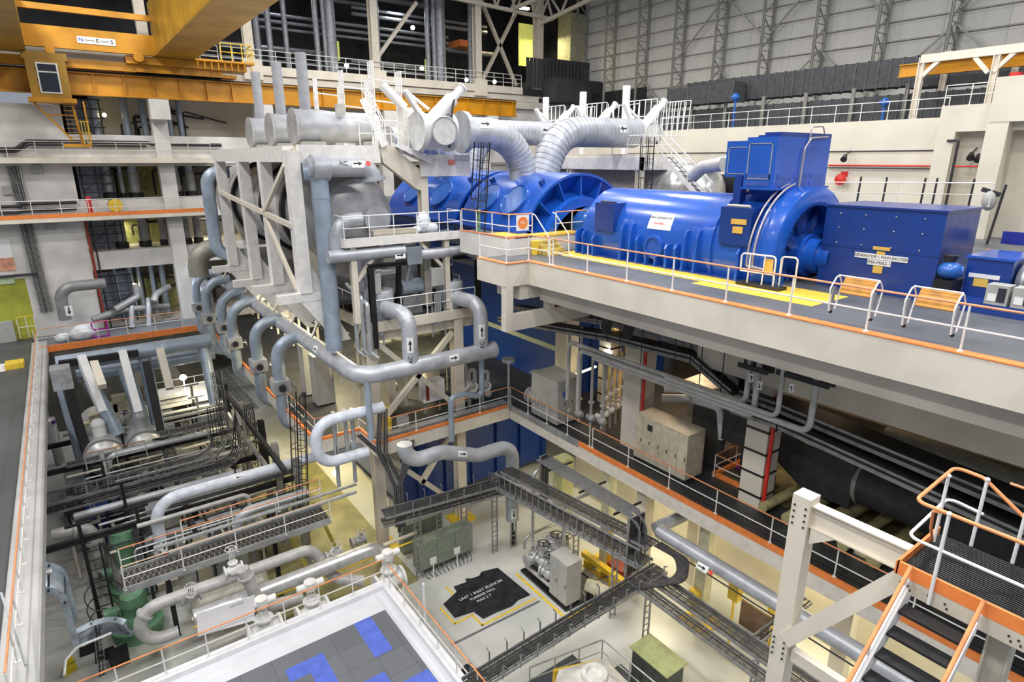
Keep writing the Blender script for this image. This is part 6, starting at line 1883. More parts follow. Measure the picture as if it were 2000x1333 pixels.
MB().tube([(1.5, 10.1, ZF + 1.1), (-2.0, 10.1, ZF + 1.15)], .02, 0, 10).build('rear_rail', RAILO, t)
MB().tube([(-1.3, 10.15, ZF), (-1.3, 10.15, ZF + .35), (-1.05, 10.15, ZF + .35), (-1.05, 10.15, ZF)], .025, .1, 10).build('rear_hoop', mat('bright_orange_tube', (.82, .32, .12)), t)
t = stairs('near open stair with dark treads going down from the landing', (-2.08, 8.62, 14.72), (-2.08, 5.72, 12.3), .78, (1, 0, 0), 11, hr=.42, m=LABEL, tread=mat('ribbed_rubber', (.018, .018, .02)), topm=mat('bright_orange_tube', (.82, .32, .12)), tr=.24)
t = thing('stair_tower_frame', 'near cream bolted steel column with beam and brace beside the stair', 'frame', (-4.4, 9.6, 7))
MB().box((-4.66, 9.44, ZM), (-4.34, 9.76, 14.95)).build('column', CREAM, t, False)
MB().hbeam((-4.4, 9.6, 14.62), (-2.7, 9.6, 14.62), .2, .42, .025).build('beam', CREAM, t, False)
MB().bar((-4.4, 9.5, 12.0), (-2.6, 9.2, 14.75), .18, .26).build('brace', CREAM, t, False)
MB().bar((-4.3, 9.6, 11.7), (-2.6, 9.6, 11.7), .16, .24).build('beam', CREAM, t, False)
MB().hbeam((-1.6, 9.9, ZM), (-1.6, 9.9, 14.6), .3, .3, .03, (1, 0, 0)).build('column', CREAM, t, False)
bo = MB()
for i in range(4):
    for j in (-.1, .1):
        bo.disc((-4.5 + j, 9.43, 14.4 + i * .12), (0, 1, 0), .018, .03, 8).disc((-4.5 + j, 9.41, 11.6 + i * .12), (0, 1, 0), .018, .03, 8)
each(bo, 'bolt', DARK, t)
MB().poly([(-4.3, 9.5, 14.4), (-3.9, 9.5, 14.4), (-4.3, 9.5, 14.1)], (0, .2, 0)).build('gusset', CREAM, t, False)

# ================================================================== pit between the floors
# near raised platform with tiled floor
ZP = 3.5
PX1, PY1 = -20.68, 8.5
PLW = mat('platform_white_floor', (.72, .73, .77), .35, var=.05, scale=.5)
struct('floor_platform', MB().box((PX1 + .1, -3.3, 2.9), (6, PY1 - .1, 3.28)), PLW)
struct('trim_50', MB().box((PX1, -3.3, 0), (PX1 + .35, PY1, ZP)).box((PX1 + .35, PY1 - .35, 0), (6, PY1, ZP)), mat('platform_kerb_white', (.78, .78, .80), .35, var=.04))
TILE = brickmat('rubber_tiles', (.17, .18, .20), (.13, .14, .155), (.10, .10, .11), 1.05, 1.05, .012, .5)
struct('floor_tiles', MB().box((-19.2, -3.2, 3.28), (6, 7.72, 3.30)), TILE)
TB = mat('blue_rubber_tile', (.10, .16, .62), .5, var=.08)
b = MB()
for (x0, y0, x1, y1) in ((-19.2, 6.4, -17.15, 7.1), (-18.5, 3.6, -17.85, 4.95), (-17.85, 4.3, -16.7, 4.95), (-16.4, 5.2, -15.6, 6.4), (-15.6, 6.4, -14.2, 7.7), (-16.2, 3.0, -15.0, 4.2), (-14.2, 5.2, -12.8, 6.4)):
    b.box((x0, y0, 3.30), (x1, y1, 3.304))
struct('trim_51', b, TB)
rail('white guard rail with orange top along the left edge of the near tiled platform', [(PX1 + .15, -2.5, ZP), (PX1 + .15, PY1 - .2, ZP)], sp=1.35, top=mat('bright_orange_tube', (.82, .32, .12)))
rail('white guard rail with orange top along the right edge of the near tiled platform', [(PX1 + .6, PY1 - .15, ZP), (-8, PY1 - .15, ZP)], sp=1.4, top=mat('bright_orange_tube', (.82, .32, .12)))
t = thing('notice_sheet', 'white notice sheet hung on the near platform rail', 'sign', (PX1, 2, ZP))
a, b_ = (-20.8, 1.44, 5.27), (-20.8, 3.2, 3.93)
MB().poly([(-20.8, 1.43, 5.21), (-20.8, 3.35, 5.05), (-20.8, 3.23, 3.99), (-20.8, 1.34, 4.27)], (.02, 0, 0)).build('sheet', LABEL, t, False)
q = (-20.77, 2.71, 4.96)
text('NOTICE', .13, q, (0, 1, 0), (0, 0, 1), CAB, 'lettering', t, .002)
pl = (-17.37, 9.44, 3.5)
tag(MB().cyl((-17.5, 8.62, 0), (-17.5, 8.62, 5.2), .05, None, 8).build('white_pole', LABEL), 'thin white pole beside the right edge of the near platform', 'pole')
# left aisle rail
rail('orange topped guard rail along the left aisle edge', [(-56.5, -3.15, ZM + .06), (-17.5, -3.15, ZM + .06)], sp=1.75, r=.03)
rail('orange topped guard rail across the far end of the pit', [(-56.3, -3.3, ZM), (-56.3, 6.6, ZM)], h=1.4, sp=1.9)
struct('floor_far', MB().box((-60, -3.4, ZM - .4), (-56.1, 9, ZM)), GREYM)
struct('trim_52', MB().box((-56.15, -3.4, ZM - .4), (-56.05, 8.4, ZM + .1)), ORANGE)
tag(MB().box((-52.4, -4.9, ZM), (-51.2, -3.9, ZM + .35)).build('yellow_chock', YELLOW, None, False), 'yellow chock on the left aisle beside the rail', 'chock')
tag(MB().box((-53, -5.4, ZM), (-51, -4.9, ZM + .03)).build('white_board', LABEL, None, False), 'white board lying under the yellow chock', 'board')
for k, (x, lb) in enumerate(((-27.5, 'grey flood lamp clamped on the aisle rail near the galvanized chute'),)):
    q = (-25.74, -3.2, 5.68)
    t = thing('clamped_lamp', lb, 'lamp', q)
    MB().box((q[0] - .15, q[1] - .2, q[2] - .1), (q[0] + .25, q[1] + .1, q[2] + .35)).build('housing', STEEL, t, False)
    MB().cyl((q[0], q[1], q[2] + .1), (q[0] - .1, q[1] + .55, q[2] - .05), .08, .2, 12).build('reflector', STEEL, t)
    MB().cyl((q[0], q[1] - .2, q[2] - .9), (q[0], q[1] - .2, q[2] + .3), .03, None, 8).build('clamp_bar', DARK, t)
p = (-26.65, -4.3, 4.94)
tag(MB().bar((-21.04, -3.37, 8.2), (-18.39, -2.87, 7.4), .06, .1).build('steel_strut', STEEL, None, False), 'grey steel strut leaning across the aisle rail at the left edge', 'strut')
# white lagged pipe down the pit wall
t = pipe('upright pipe with white wrapped upper part along the left pit wall', [(-49.64, -3.1, 3.48), (-49.64, -3.1, -2.83)], .3, PIPEG, n=16, flanges=(1.2,))
a = (-47.62, -3.1, 3.76)
MB().cyl((a[0], -3.1, a[2] - 1.6), (a[0], -3.1, a[2] + .3), .32, None, 16).build('white_wrap', LABEL, t)
MB().ball((a[0] + .2, -2.8, a[2] + .2), .14, 8).build('purple_cap', mat('purple_paint', (.12, .03, .4), .5), t)

# ------------------------------------------------------------------ far left pipe bay
XB = -48
t = pipe('long grey header pipe across the far left bay, with flow arrow', [(-43, -1.8, 8.98), (-43, 6.51, 8.98)], .48, LAGB, n=18, joints=3)
sticker((-43, 1.86, 8.92), (0, 1, 0), .48, .9, (.9, .2, .5), t, True, ang=.5)
pipe('second grey pipe across the far left bay, just below the header', [(-44, -0.99, 7.78), (-44, 6.77, 7.78)], .4, LAGB, n=16)
for k, (x0, y0, x1, y1, r) in enumerate([(112, 712, 172, 935, .36), (175, 745, 232, 850, .38), (243, 720, 290, 855, .4), (282, 700, 318, 880, .36), (398, 680, 420, 790, .34)]):
    a, b_ = PX(x0, y0, -43), PX(x1, y1, -41.6)
    pipe('bluish grey down pipe of the far left bay, %s from the left' % ['first', 'second', 'third', 'fourth', 'fifth'][k], [a, b_], r, LAGB, 0, n=16, group='far left down pipes')
for k, (x0, y0, x1, y1, m_) in enumerate([(118, 714, 188, 945, BLACK), (157, 695, 200, 805, LABEL), (238, 685, 270, 805, LABEL), (285, 706, 320, 870, BLACK), (183, 708, 200, 756, CREAM), (312, 682, 332, 760, CREAM)]):
    a, b_ = PX(x0, y0, -42.2), PX(x1, y1, -40.6)
    tag(MB().bar(a, b_, .42, .42).build('bay_post', m_, None, False), '%s post of the far left bay frame, %s' % ('black' if m_ is BLACK else 'white' if m_ is LABEL else 'cream', ['leftmost', 'left of the drums', 'between the drums', 'right of the drums', 'short one at the back left', 'short one at the back right'][k]), 'post')
tag(MB().bar((-42.2, -1.65, 9.17), (-42.2, 2.31, 9.11), .3, .4).build('bay_lintel', BLACK, None, False), 'black lintel beam across the far left bay frame', 'beam')
for k, (x, y, zz) in enumerate(((205, 898, 0), (287, 880, 0))):
    c = PX(x, y, -40)
    t = thing('heater_drum', 'grey lying heater drum in the far left bay, %s of the pair' % ('left' if k == 0 else 'right'), 'drum', (c[0], c[1], 0))
    MB().lathe((c[0], c[1], c[2]), (-1, 0, 0), [(0, .01), (.08, .6), (.3, .95), (.5, 1.03), (7, 1.03), (7.3, .7), (7.4, .01)], 28).build('shell', SHELL, t)
    MB().disc((c[0] - .45, c[1], c[2]), (1, 0, 0), 1.1, .12, 28).build('flange', LAGD, t)
    for x_ in (c[0] - 1.2, c[0] - 5):
        MB().box((x_ - .15, c[1] - .6, 0), (x_ + .15, c[1] + .6, c[2] - .5)).build('saddle', CAB, t, False)
    if k == 0:
        MB().disc((c[0] + .02, c[1] - .1, c[2] + .1), (1, 0, 0), .2, .04, 12).build('yellow_tag', mat('lime_tag', (.6, .6, .1), .5), t)
    MB().cyl((c[0] - 1.5, c[1], c[2] + .8), (c[0] - 1.5, c[1], c[2] + 1.6), .35, None, 16).ball((c[0] - 1.5, c[1], c[2] + 1.7), .38, 12).build('nozzle', LABEL if k == 0 else LAG, t)
rail('rust coloured guard rail before the heater drums', [(-36.17, -1.23, 4.7), (-36.17, 1.52, 4.7)], h=1.1, sp=1.3, top=mat('rust_rail', (.35, .13, .06), .6), low=CAB)
t = thing('white_gallery', 'white edged gallery with lamp in the far left bay', 'platform', (-46, 4.44, 4.3))
a, b_ = (-46, 2.85, 4.3), (-46, 6.96, 4.42)
MB().box((-48, a[1], a[2] - .5), (-46, b_[1], a[2] + .35)).build('edge_plate', WHITE, t, False)
MB().cyl((-46.1, (a[1] + b_[1]) / 2, a[2]), (-46.1, (a[1] + b_[1]) / 2, a[2] + 1.4), .03, None, 6).ball((-46.1, (a[1] + b_[1]) / 2, a[2] + 1.5), .22, 10).build('lamp_globe', LAMPW, t)
rail('white guard rail on the white edged gallery of the far left bay', [(-46.1, a[1], a[2] + .35), (-46.1, b_[1], a[2] + .35)], h=1.1, sp=1.3, top=LABEL)
struct('trim_53', MB().box((-52, 2.2, 0), (-47, 2.8, 5.4)).box((-52, 4.4, 0), (-47.5, 5.0, 5.4)), mat('bay_pier_brown', (.10, .085, .06), .6))
struct('wall_baylow', MB().box((-56.4, -3.5, 0), (-56.1, 8.4, ZM - .4)), mat('olive_bay_wall', (.10, .097, .08), .6, var=.2, scale=.6))
for k in range(4):
    c = PX(170 + k * 22, 840 - k * 18, -44)
    tag(MB().box((c[0] - .3, c[1] - .45, c[2] - .5), (c[0] + .3, c[1] + .45, c[2] + .5)).build('cream_instrument_box', mat('lit_cream_box', (.62, .57, .38), .5, var=.15), None, False), 'cream instrument box between the heater drums, %s' % ['lowest left', 'second', 'third', 'highest right'][k], 'box')  # warm light put into the cream of these boxes
p = (-45, 1.19, 4.86)
tag(MB().box((p[0], p[1] - .2, p[2] - .8), (p[0] + .1, p[1] + .1, p[2] + .8)).build('purple_strip', mat('purple_paint', (.12, .03, .4)), None, False), 'purple strip beside the cream boxes', 'strip')
for k, (x0, y0, x1, y1) in enumerate([(130, 930, 160, 850), (105, 740, 150, 780)]):
    c = PX(x0, y0, -40)
    tag(MB().box((c[0] - .5, c[1] - .1, c[2] - .6), (c[0] + .5, c[1] + .8, c[2] + .6)).build('sheet_cover', STEEL, None, False), 'pale sheet metal cover in the far left bay, %s' % ('lower' if k == 0 else 'upper'), 'cover')
# wrapped goods and magenta frame behind the far rail
t = thing('magenta_stand', 'magenta tube frame behind the far pit rail', 'frame', (-56.8, 0.76, 7.11))
a, b_ = (-56.8, 0.35, 8.15), (-56.8, 1.36, 7.01)
fr = MB()
for y in (a[1], b_[1]):
    fr.bar((-56.8, y, ZM), (-56.8, y, ZM + 1.3), .1, .1)
for z in (.1, .7, 1.3):
    fr.bar((-56.8, a[1], ZM + z), (-56.8, b_[1], ZM + z), .1, .1)
fr.build('tubes', MAGENTA, t, False)
for k, (x, y, s) in enumerate(((155, 640, .6), (165, 655, .7), (120, 650, .4))):
    c = PX(x, y, -57.2)
    tag(MB().ball((c[0], c[1], ZM + s * .8), s, 10, (1, 1.3, .9)).ball((c[0] + .1, c[1] + s * .6, ZM + s * 1.2), s * .6, 8).build('wrapped_heap', SHEET), 'white sheet wrapped heap behind the far pit rail, %s' % ['middle', 'right and largest', 'left and smallest'][k], 'heap')
t = pipe('big grey pipe hoop rising behind the far pit rail by the lime doorway', [(-58, -1.23, 8.43), (-58, -1.23, 11), (-58, 1.84, 11)], .42, LAGD, 1.0, n=18)
sticker((-57.95, -0.97, 9.19), (0, 0, 1), .43, .8, (.9, .2, .1), t, True, ang=.6)
for k, (x0, y0, x1, y1, x2, y2) in enumerate([(225, 605, 268, 580, 265, 560), (300, 590, 305, 575, 330, 560), (180, 625, 240, 605, 330, 598), (258, 640, 256, 598, 254, 590), (291, 638, 290, 592, 289, 585)]):
    pipe('dull grey pipe behind the far pit rail, %s' % ['slanting at the left', 'bent one at the right', 'long low run', 'short left stub', 'short right stub'][k], [PX(x0, y0, -58.5), PX(x1, y1, -59), PX(x2, y2, -60)], .28 if k < 3 else .2, LAGD if k < 3 else LAG, .4, n=12)
# ------------------------------------------------------------------ cable trays of the left pit
tray('upper cable tray crossing the left pit and bending up beside the loop pipes', [(-34.3, -3.16, 4.7), (-34.3, 4.9, 4.7), (-34.3, 4.9, 7.64)], w=1.0, cables=6, step=.45, bend=1.2, up=(.2, 0, 1))
tray('lower cable tray crossing the left pit under the upper one', [(-34.13, -3.24, 4.2), (-34.13, 5.8, 4.2), (-34.13, 5.8, 7.44)], w=.8, cables=5, step=.45, bend=1.0, up=(.2, 0, 1))
tray('cable tray running away from the left pit below the loop pipes', [(-37.81, 7.41, 5.6), (-46.97, 7.41, 5.6)], w=.9, cables=7, step=.4)
tray('upright cable tray right of the white edged gallery', [(-38, 5.8, 4.23), (-38, 5.8, 8.4)], w=.6, up=(1, 0, 0), cables=6, step=.35, bend=0)
tray('upright cable tray nearest the loop pipes', [(-36.5, 7.02, 4.47), (-36.5, 7.02, 6.48)], w=.6, up=(1, 0, 0), cables=6, step=.35, bend=0)
tray('level cable tray below the white edged gallery', [(-38.48, 2.41, 5), (-38.48, 5.72, 5)], w=.8, cables=6, step=.4, hooks=.9)
# walkway with expanded metal
WZ = 4.0
GRAT = mat('expanded_metal', (.09, .085, .08), .5, .5, var=.5, scale=14, detail=1)
t = thing('grating_walkway', 'narrow walkway with expanded metal floor crossing the left pit', 'walkway', (-26.8, 4, 3.8))
MB().box((-26.9, -.6, WZ - .06), (-25.6, 7.9, WZ)).build('grating', GRAT, t, False)
dm = MB()
for i in range(40):
    y = -.6 + i * .21
    dm.bar((-26.9, y, WZ + .01), (-25.6, y + .35, WZ + .01), .015, .01).bar((-26.9, y + .35, WZ + .012), (-25.6, y, WZ + .012), .015, .01)
dm.build('mesh_strands', LACE, t, False)['kind'] = 'stuff'
MB().box((-26.98, -.6, WZ - .2), (-26.9, 7.9, WZ + .1)).box((-25.6, -.6, WZ - .2), (-25.52, 7.9, WZ + .1)).build('side_plate', STEEL, t, False)
for y in (1.0, 5.5):
    MB().hbeam((-26.8, y, 0), (-26.8, y, WZ - .1), .2, .2, .03).build('leg', BLACK, t, False)
rail('orange topped rail along the far side of the grating walkway', [(-26.95, -.5, WZ), (-26.95, 7.9, WZ)], sp=2.0)
rail('white rail along the near side of the grating walkway', [(-25.55, -.5, WZ), (-25.55, 7.9, WZ)], sp=2.0, top=mat('pale_orange_tube', (.72, .50, .36), .4))
rail('rust topped rail of the second walkway behind the grating walkway', [(-26.68, 1.85, 4.6), (-26.68, 7.88, 4.6)], sp=1.8)
struct('trim_54', MB().box((-31.2, .8, 4.4), (-30.4, 8, 4.6)), GREYM)
# pipes of the left pit
t = pipe('pale pipe with down arrow bending down at the left of the grating walkway', [(-29.99, 10.9, 5.2), (-29.99, 1.14, 5.2), (-29.99, 1.14, 2.72)], .27, mat('pale_blue_pipe', (.66, .70, .78), .35), 1.1, n=18)
q = [(-29.99, 10.9, 5.2), (-29.99, 1.14, 5.2), (-29.99, 1.14, 2.94)][2]
sticker(q, (0, 0, 1), .27, .7, (.9, .3, .3), t, True, mark=INKR, ang=.55)
q = [(-29.99, 10.9, 5.2), (-29.99, 4.88, 5.2)][1]
sticker(q, (0, 1, 0), .27, .5, (.8, .1, .6), t, True, ang=.3)
pipe('grey pipe bending down behind the grating walkway', [(-27.67, 7.51, 4.6), (-27.67, 4.13, 4.6), (-27.67, 4.13, 3.74)], .22, LAG, .8, n=16)
pipe('thin grey pipe run level behind the grating walkway, upper', [(-26.46, 0.71, 4.9), (-26.46, 9.62, 4.9)], .07, STEEL, n=8)
pipe('thin grey pipe run level behind the grating walkway, lower', [(-26.1, 1.2, 4.7), (-26.1, 9.45, 4.7)], .09, STEEL, n=8)
pp = [(-21.45, 1.16, 3.9), (-21.45, 0.46, 3.9), (-21.45, 0.46, 6.06), (-21.45, 5.85, 6.06), (-21.45, 5.85, 5.67)]
t = pipe('grey pipe looping along the front of the grating walkway, its left end turned under', [(-24.6, .95, 1.9), (-24.6, -.25, 1.9), (-24.6, -.3, 3.5), (-24.6, 6.5, 3.5), (-24.6, 6.9, 2.9), (-23.8, 7.3, 2.0), (-23.2, 8.4, 1.8)], .25, PIPEG, .8, n=18, flanges=(2.3, 10.2))
pipe('grey pipe with swept bend beside the near platform edge', [(-22.9, 3.39, 4.88), (-22.9, 3.74, 3.42), (-22.9, 4.17, 2.68), (-22.9, 5.52, 2.47)], .24, PIPEG, .6, n=16, flanges=(.4,))
pipe('long bright jacketed pipe before the near platform, dark straps on it', [(-23.6, 1.5, 3.0), (-23.6, 9.4, 3.0), (-23.6, 9.8, 2.0)], .33, mat('bright_jacket', (.62, .62, .62)), n=18, joints=1.6)
pipe('thin cream pipe run low beside the bright jacketed pipe', [(-24.9, 1.5, 2.0), (-24.9, 12, 2.0)], .09, CREAM, n=10)
pipe('thin yellow pipe run low beside the cream one', [(-24.6, 1.5, 1.8), (-24.6, 12, 1.8)], .05, YELLOW, n=8)
VW = mat('white_valve_enamel', (.74, .74, .72), .3)
for k, (x, y, z, lb) in enumerate([(-21.7, 3.7, 2.6, 'left'), (-21.7, 5.6, 2.5, 'middle'), (-21.4, 8.9, 2.7, 'right, at the platform corner')]):
    valve('white bulky valve just outside the near platform rail, %s' % lb, (x, y, z), (0, 1, 0), .3, m=VW, stem=.5, wheel=False, motor=True)
for k, (x, y, z) in enumerate([(-24.5, 3.3, 3.9), (-24.4, 7.5, 2.9), (-24.6, 1.6, 3.3), (-26, 9.3, 2.0)]):
    valve('handwheel valve on the pipes before the grating walkway, %s' % ['white, above the middle', 'right end with upright wheel', 'left, low', 'beyond the right end'][k], (x, y, z), (0, 1, 0), .17, up=(.6, 0, .8) if k else (0, 0, 1), m=VW if k == 0 else PIPEG, stem=1.2)
# green pump sets
for k, (x, y, z0, h) in enumerate(((-31.5, -.3, 0, 3.4), (-28.2, -.4, 0, 2.0))):
    t = thing('green_pump', 'pale green vertical pump, %s' % ('farther, taller one under the walkway end' if k == 0 else 'nearer one with a wide round base'), 'pump', (x, y, z0))
    MB().lathe((x, y, z0), (0, 0, 1), [(0, 1.0), (.6, 1.05), (.7, .8), (1.1, .75), (1.15, .5), (h - .5, .5), (h - .4, .55), (h, .45), (h + .05, .01)], 26).build('casing', GREEN, t)
    for a in range(6):
        MB().box((x + .52 * math.cos(a), y + .52 * math.sin(a), 1.2), (x + .6 * math.cos(a), y + .6 * math.sin(a), 1.5)).build('rib', GREEN, t, False)
    MB().cyl((x, y - .6, 1.4), (x, y - 1.1, 1.4), .25, None, 14).build('suction_flange', GREEN, t)
tag(MB().box((-28.0, .6, 2.3), (-27.2, 1.4, 2.6)).build('speckled_cover', TAN, None, False), 'tan motor cover on top of the nearer green pump', 'cover')
t = thing('blue_pump', 'dark blue pump casing in the left pit beside the aisle wall', 'pump', (-37, -1.4, 0))
MB().box((-38.4, -2.2, .2), (-36.6, -.2, 1.3)).build('base_block', BLUED, t, False)
MB().lathe((-37.6, -1.2, 1.2), (0, 0, 1), [(0, .9), (.8, .9), (1.0, .6), (1.1, .01)], 24).build('casing', BLUED, t)
MB().cyl((-37.2, -2.0, 1.2), (-37.2, -2.2, 2.4), .5, None, 16).build('motor', BLACK, t)
pipe('dull grey pipe elbow dropping to the blue pump', [(-33, -3.0, 3.4), (-33, -1.5, 3.3), (-32.6, -1.4, 1.0)], .28, PIPEG, .5, n=14, flanges=(.9, 2.2))
t = thing('pale_tank', 'pale grey tank standing by the aisle wall below the cable trays', 'tank', (-40.5, -1.9, 0))
MB().lathe((-40.5, -1.9, 0), (0, 0, 1), [(0, 1.0), (1.6, 1.0), (1.9, .8), (2.0, .01)], 24).build('shell', mat('pale_tank_paint', (.55, .58, .60), .4), t)
MB().torus((-40.5, -1.9, 2.0), (0, 0, 1), .6, .12, 20, 8).build('top_ring', BLACK, t)
# galvanized chute
GAL = mat('galvanized_sheet', (.52, .60, .68), .35, .5, var=.12)
def chute(label, pts, w, side):
    t = thing('galvanized_chute', label, 'chute', pts[0])
    P = bend_path(pts, 1.0, 6)
    b, l, r = MB(), MB(), MB()
    n = V(side)
    vs = []
    for p in P:
        vs += [p - n * w / 2, p + n * w / 2]
    b.add(vs, [(2 * i, 2 * i + 1, 2 * i + 3, 2 * i + 2) for i in range(len(P) - 1)])
    for p, q in zip(P, P[1:]):
        for s in (-1, 1):
            (l if s < 0 else r).bar(p + n * s * w / 2, q + n * s * w / 2, .04, .22, n.cross(q - p))
    o = b.build('bed', GAL, t)
    so = o.modifiers.new('thickness', 'SOLIDIFY')
    so.thickness = .03
    l.build('side_wall', GAL, t, False)
    r.build('side_wall', GAL, t, False)
    k = MB()
    for i in range(2, len(P) - 1, 4):
        k.bar(P[i] - n * w * .55, P[i] + n * w * .55, .06, .06)
    each(k, 'cross_strap', DARK, t, False)
    return t
chute('galvanized sheet chute curving down from the aisle wall', [(-25.5, -2.88, 5.74), (-25.5, -2.34, 5.53), (-25.5, -2.33, 2.97)], 1.7, (1, 0, 0))
chute('galvanized sheet chute lying along the floor, bent at its right end', [(-26.1, -2.41, 2.2), (-26.48, -1.27, 2.2), (-25.61, -0.7, 2.2)], 1.2, (.45, -.1, .85))
tag(MB().tube([(-23.73, -2.79, 2.6), (-24.56, -2.73, 2.6), (-25.06, -2.37, 2.6), (-25.14, -1.24, 2.6)], .05, .3, 8).build('pale_guard_hoop', LABEL), 'pale bent tube guard below the lying chute', 'guard')
t = thing('wet_floor_sign', 'yellow folding warning sign on the pit floor at lower left', 'sign', (-27.08, -2.97, 0))
q = (-27.08, -2.97, 0)
MB().poly([(q[0], q[1] - .2, 0), (q[0] - .2, q[1] + .25, 0), (q[0] - .12, q[1] + .18, .75), (q[0] + .02, q[1] - .08, .75)], (.03, .01, 0)).build('front_leaf', mat('sign_yellow', (.85, .68, .02), .45), t, False)
MB().poly([(q[0] - .4, q[1] - .3, 0), (q[0] - .55, q[1] + .1, 0), (q[0] - .14, q[1] + .17, .74), (q[0], q[1] - .08, .74)], (.03, .01, 0)).build('rear_leaf', mat('sign_yellow', (.85, .68, .02)), t, False)
text('CAUTION', .11, (q[0] + .02, q[1] + .05, .5), (-.4, .9, 0), (.1, .05, 1), INK, 'lettering', t, .003)
t = thing('hose_trolley', 'dark ladder trolley with hoses and a red reel near the green pumps', 'trolley', (-29.6, -1.5, 0))
for y in (-1.8, -1.2):
    MB().bar((-29.6, y, 0), (-30.6, y, 3.6), .08, .08).build('stile', BLACK, t, False)
rg = MB()
for i in range(8):
    rg.cyl((-29.7 - i * .12, -1.8, .4 + i * .42), (-29.7 - i * .12, -1.2, .4 + i * .42), .025, None, 6)
each(rg, 'rung', BLACK, t)
MB().disc((-28.8, -1.2, .5), (1, 0, .3), .3, .2, 16).build('red_reel', RED, t)
for k in range(3):
    MB().torus((-29.2 - k * .2, -1.6 + k * .1, .5 + k * .5), (.6, .3, 1), .55 + .1 * k, .025, 22, 6).build('hose', BLACK, t)
for k in range(3):
    q = PZ(175 + k * 30, 1270 + k * 12, 0)
    tag(MB().box((q[0] - .4, q[1] - .35, 0), (q[0] + .3, q[1] + .35, .5 if k == 2 else .06)).build('dark_floor_plate' if k < 2 else 'dark_crate', BLACK, None, False), 'dark %s on the pale pit floor at lower left, %s' % ('plate' if k < 2 else 'crate', ['left', 'middle', 'right'][k]), 'plate' if k < 2 else 'crate')
tray('dark upright lattice strut of cable tray on the pale pit floor', [(-26.24, -1.91, 0), tuple(V((-26.24, -1.91, 0)) + V((.1, .25, 2.6)))], w=.25, up=(1, 0, 0), cables=2, step=.25, bend=0)
t = thing('white_tank', 'cream horizontal tank with yellow label behind the loop pipe at lower left', 'tank', (-26, 3.2, 0))
MB().lathe((-26.2, 1.6, 1.5), (0, 1, 0), [(0, .01), (.1, .6), (.35, .85), (3.0, .85), (3.25, .6), (3.35, .01)], 28).build('shell', mat('cream_tank', (.66, .63, .52), .4), t)
MB().box((-25.38, 3.2, 1.5), (-25.36, 3.7, 1.8)).build('yellow_label', mat('lime_tag', (.6, .6, .1)), t, False)
for ys_ in (2.2, 4.2):
    MB().box((-26.5, ys_, 0), (-26, ys_ + .3, 1)).build('saddle', CREAM, t, False)
# caged ladder and white vessel loop
ladder('black caged ladder hanging from the walkway notch', (-28, 7.34, 3.09), (-28, 7.74, 8.9), (.75, -.65, 0), m=BLACK, cage_from=.5)
LP = [(-25.6, 10.6, 9.22), (-25.6, 7.74, 9.22), (-25.6, 7.74, 7.48), (-25.6, 10.44, 7.48)]
t = pipe('white grey pipe loop bulging out below the walkway corner', [(-25.6, 10.93, 9.06), (-25.6, 7.59, 9.06), (-25.6, 7.59, 6.95), (-25.6, 9.99, 6.95)], .26, mat('pale_blue_pipe', (.66, .70, .78)), .85, n=18)
pipe('grey pipe hanging from the header past the walkway corner', [(-25.3, 10.1, 10.9), (-25.3, 10.1, 7.7)], .16, LAGB, n=14)
pipe('grey pipe dropping beside the right valve columns', [(-25.6, 16.64, 10.71), (-25.6, 16.64, 8.24), (-25.6, 15.47, 8.66), (-25.6, 14.69, 8.66), (-25.6, 14.69, 6.16)], .15, LAGB, .3, n=12)
for k, (x, y) in enumerate(((650, 805), (672, 800), (686, 798), (655, 870), (688, 862))):
    tag(MB().cyl(PX(x, y, -26), V(PX(x, y, -26)) - V((0, 0, 2.2)), .1, None, 10).build('drop_pipe', STEEL), 'short grey drop pipe by the white pipe loop, %s' % ['left', 'second', 'third', 'lower left', 'lower right'][k], 'pipe')
tag(MB().ball((-27, 8.79, 5.54), .16, 8).build('floor_lamp_globe', LAMPW), 'glowing lamp below the white pipe loop', 'lamp')
# big S-bend pipe before the condenser
t = pipe('large grey pipe sweeping before the blue condenser and dropping to the floor', [(-23.4, 10.92, 7.96), (-23.4, 10.92, 6.97), (-23.4, 12.82, 6.97), (-23.4, 14.96, 6.15), (-23.4, 17.08, 6.15), (-23.4, 17.08, 1.63)], .36, LAG, .85, n=22, joints=1.5)
P_ = [(-23.4, 10.92, 7.96), (-23.4, 10.92, 6.97), (-23.4, 12.82, 6.97), (-23.4, 14.96, 6.15), (-23.4, 17.08, 6.15), (-23.4, 17.08, 1.63)]
sticker(V(P_[2]).lerp(V(P_[3]), .45), V(P_[3]) - V(P_[2]), .36, .55, (.85, -.2, .4), t, ang=.4)
sticker(V(P_[5]) + V((0, 0, .55)), (0, 0, 1), .36, .6, (.9, -.4, .2), t, True, ang=.4)
tag(MB().cyl((P_[5][0], P_[5][1], 0), (P_[5][0], P_[5][1], P_[5][2]), .07, None, 8).cyl((P_[5][0], P_[5][1], 0), (P_[5][0], P_[5][1], .9), .13, None, 10).build('spring_support', BLACK), 'black spring support under the end of the large grey pipe', 'support')
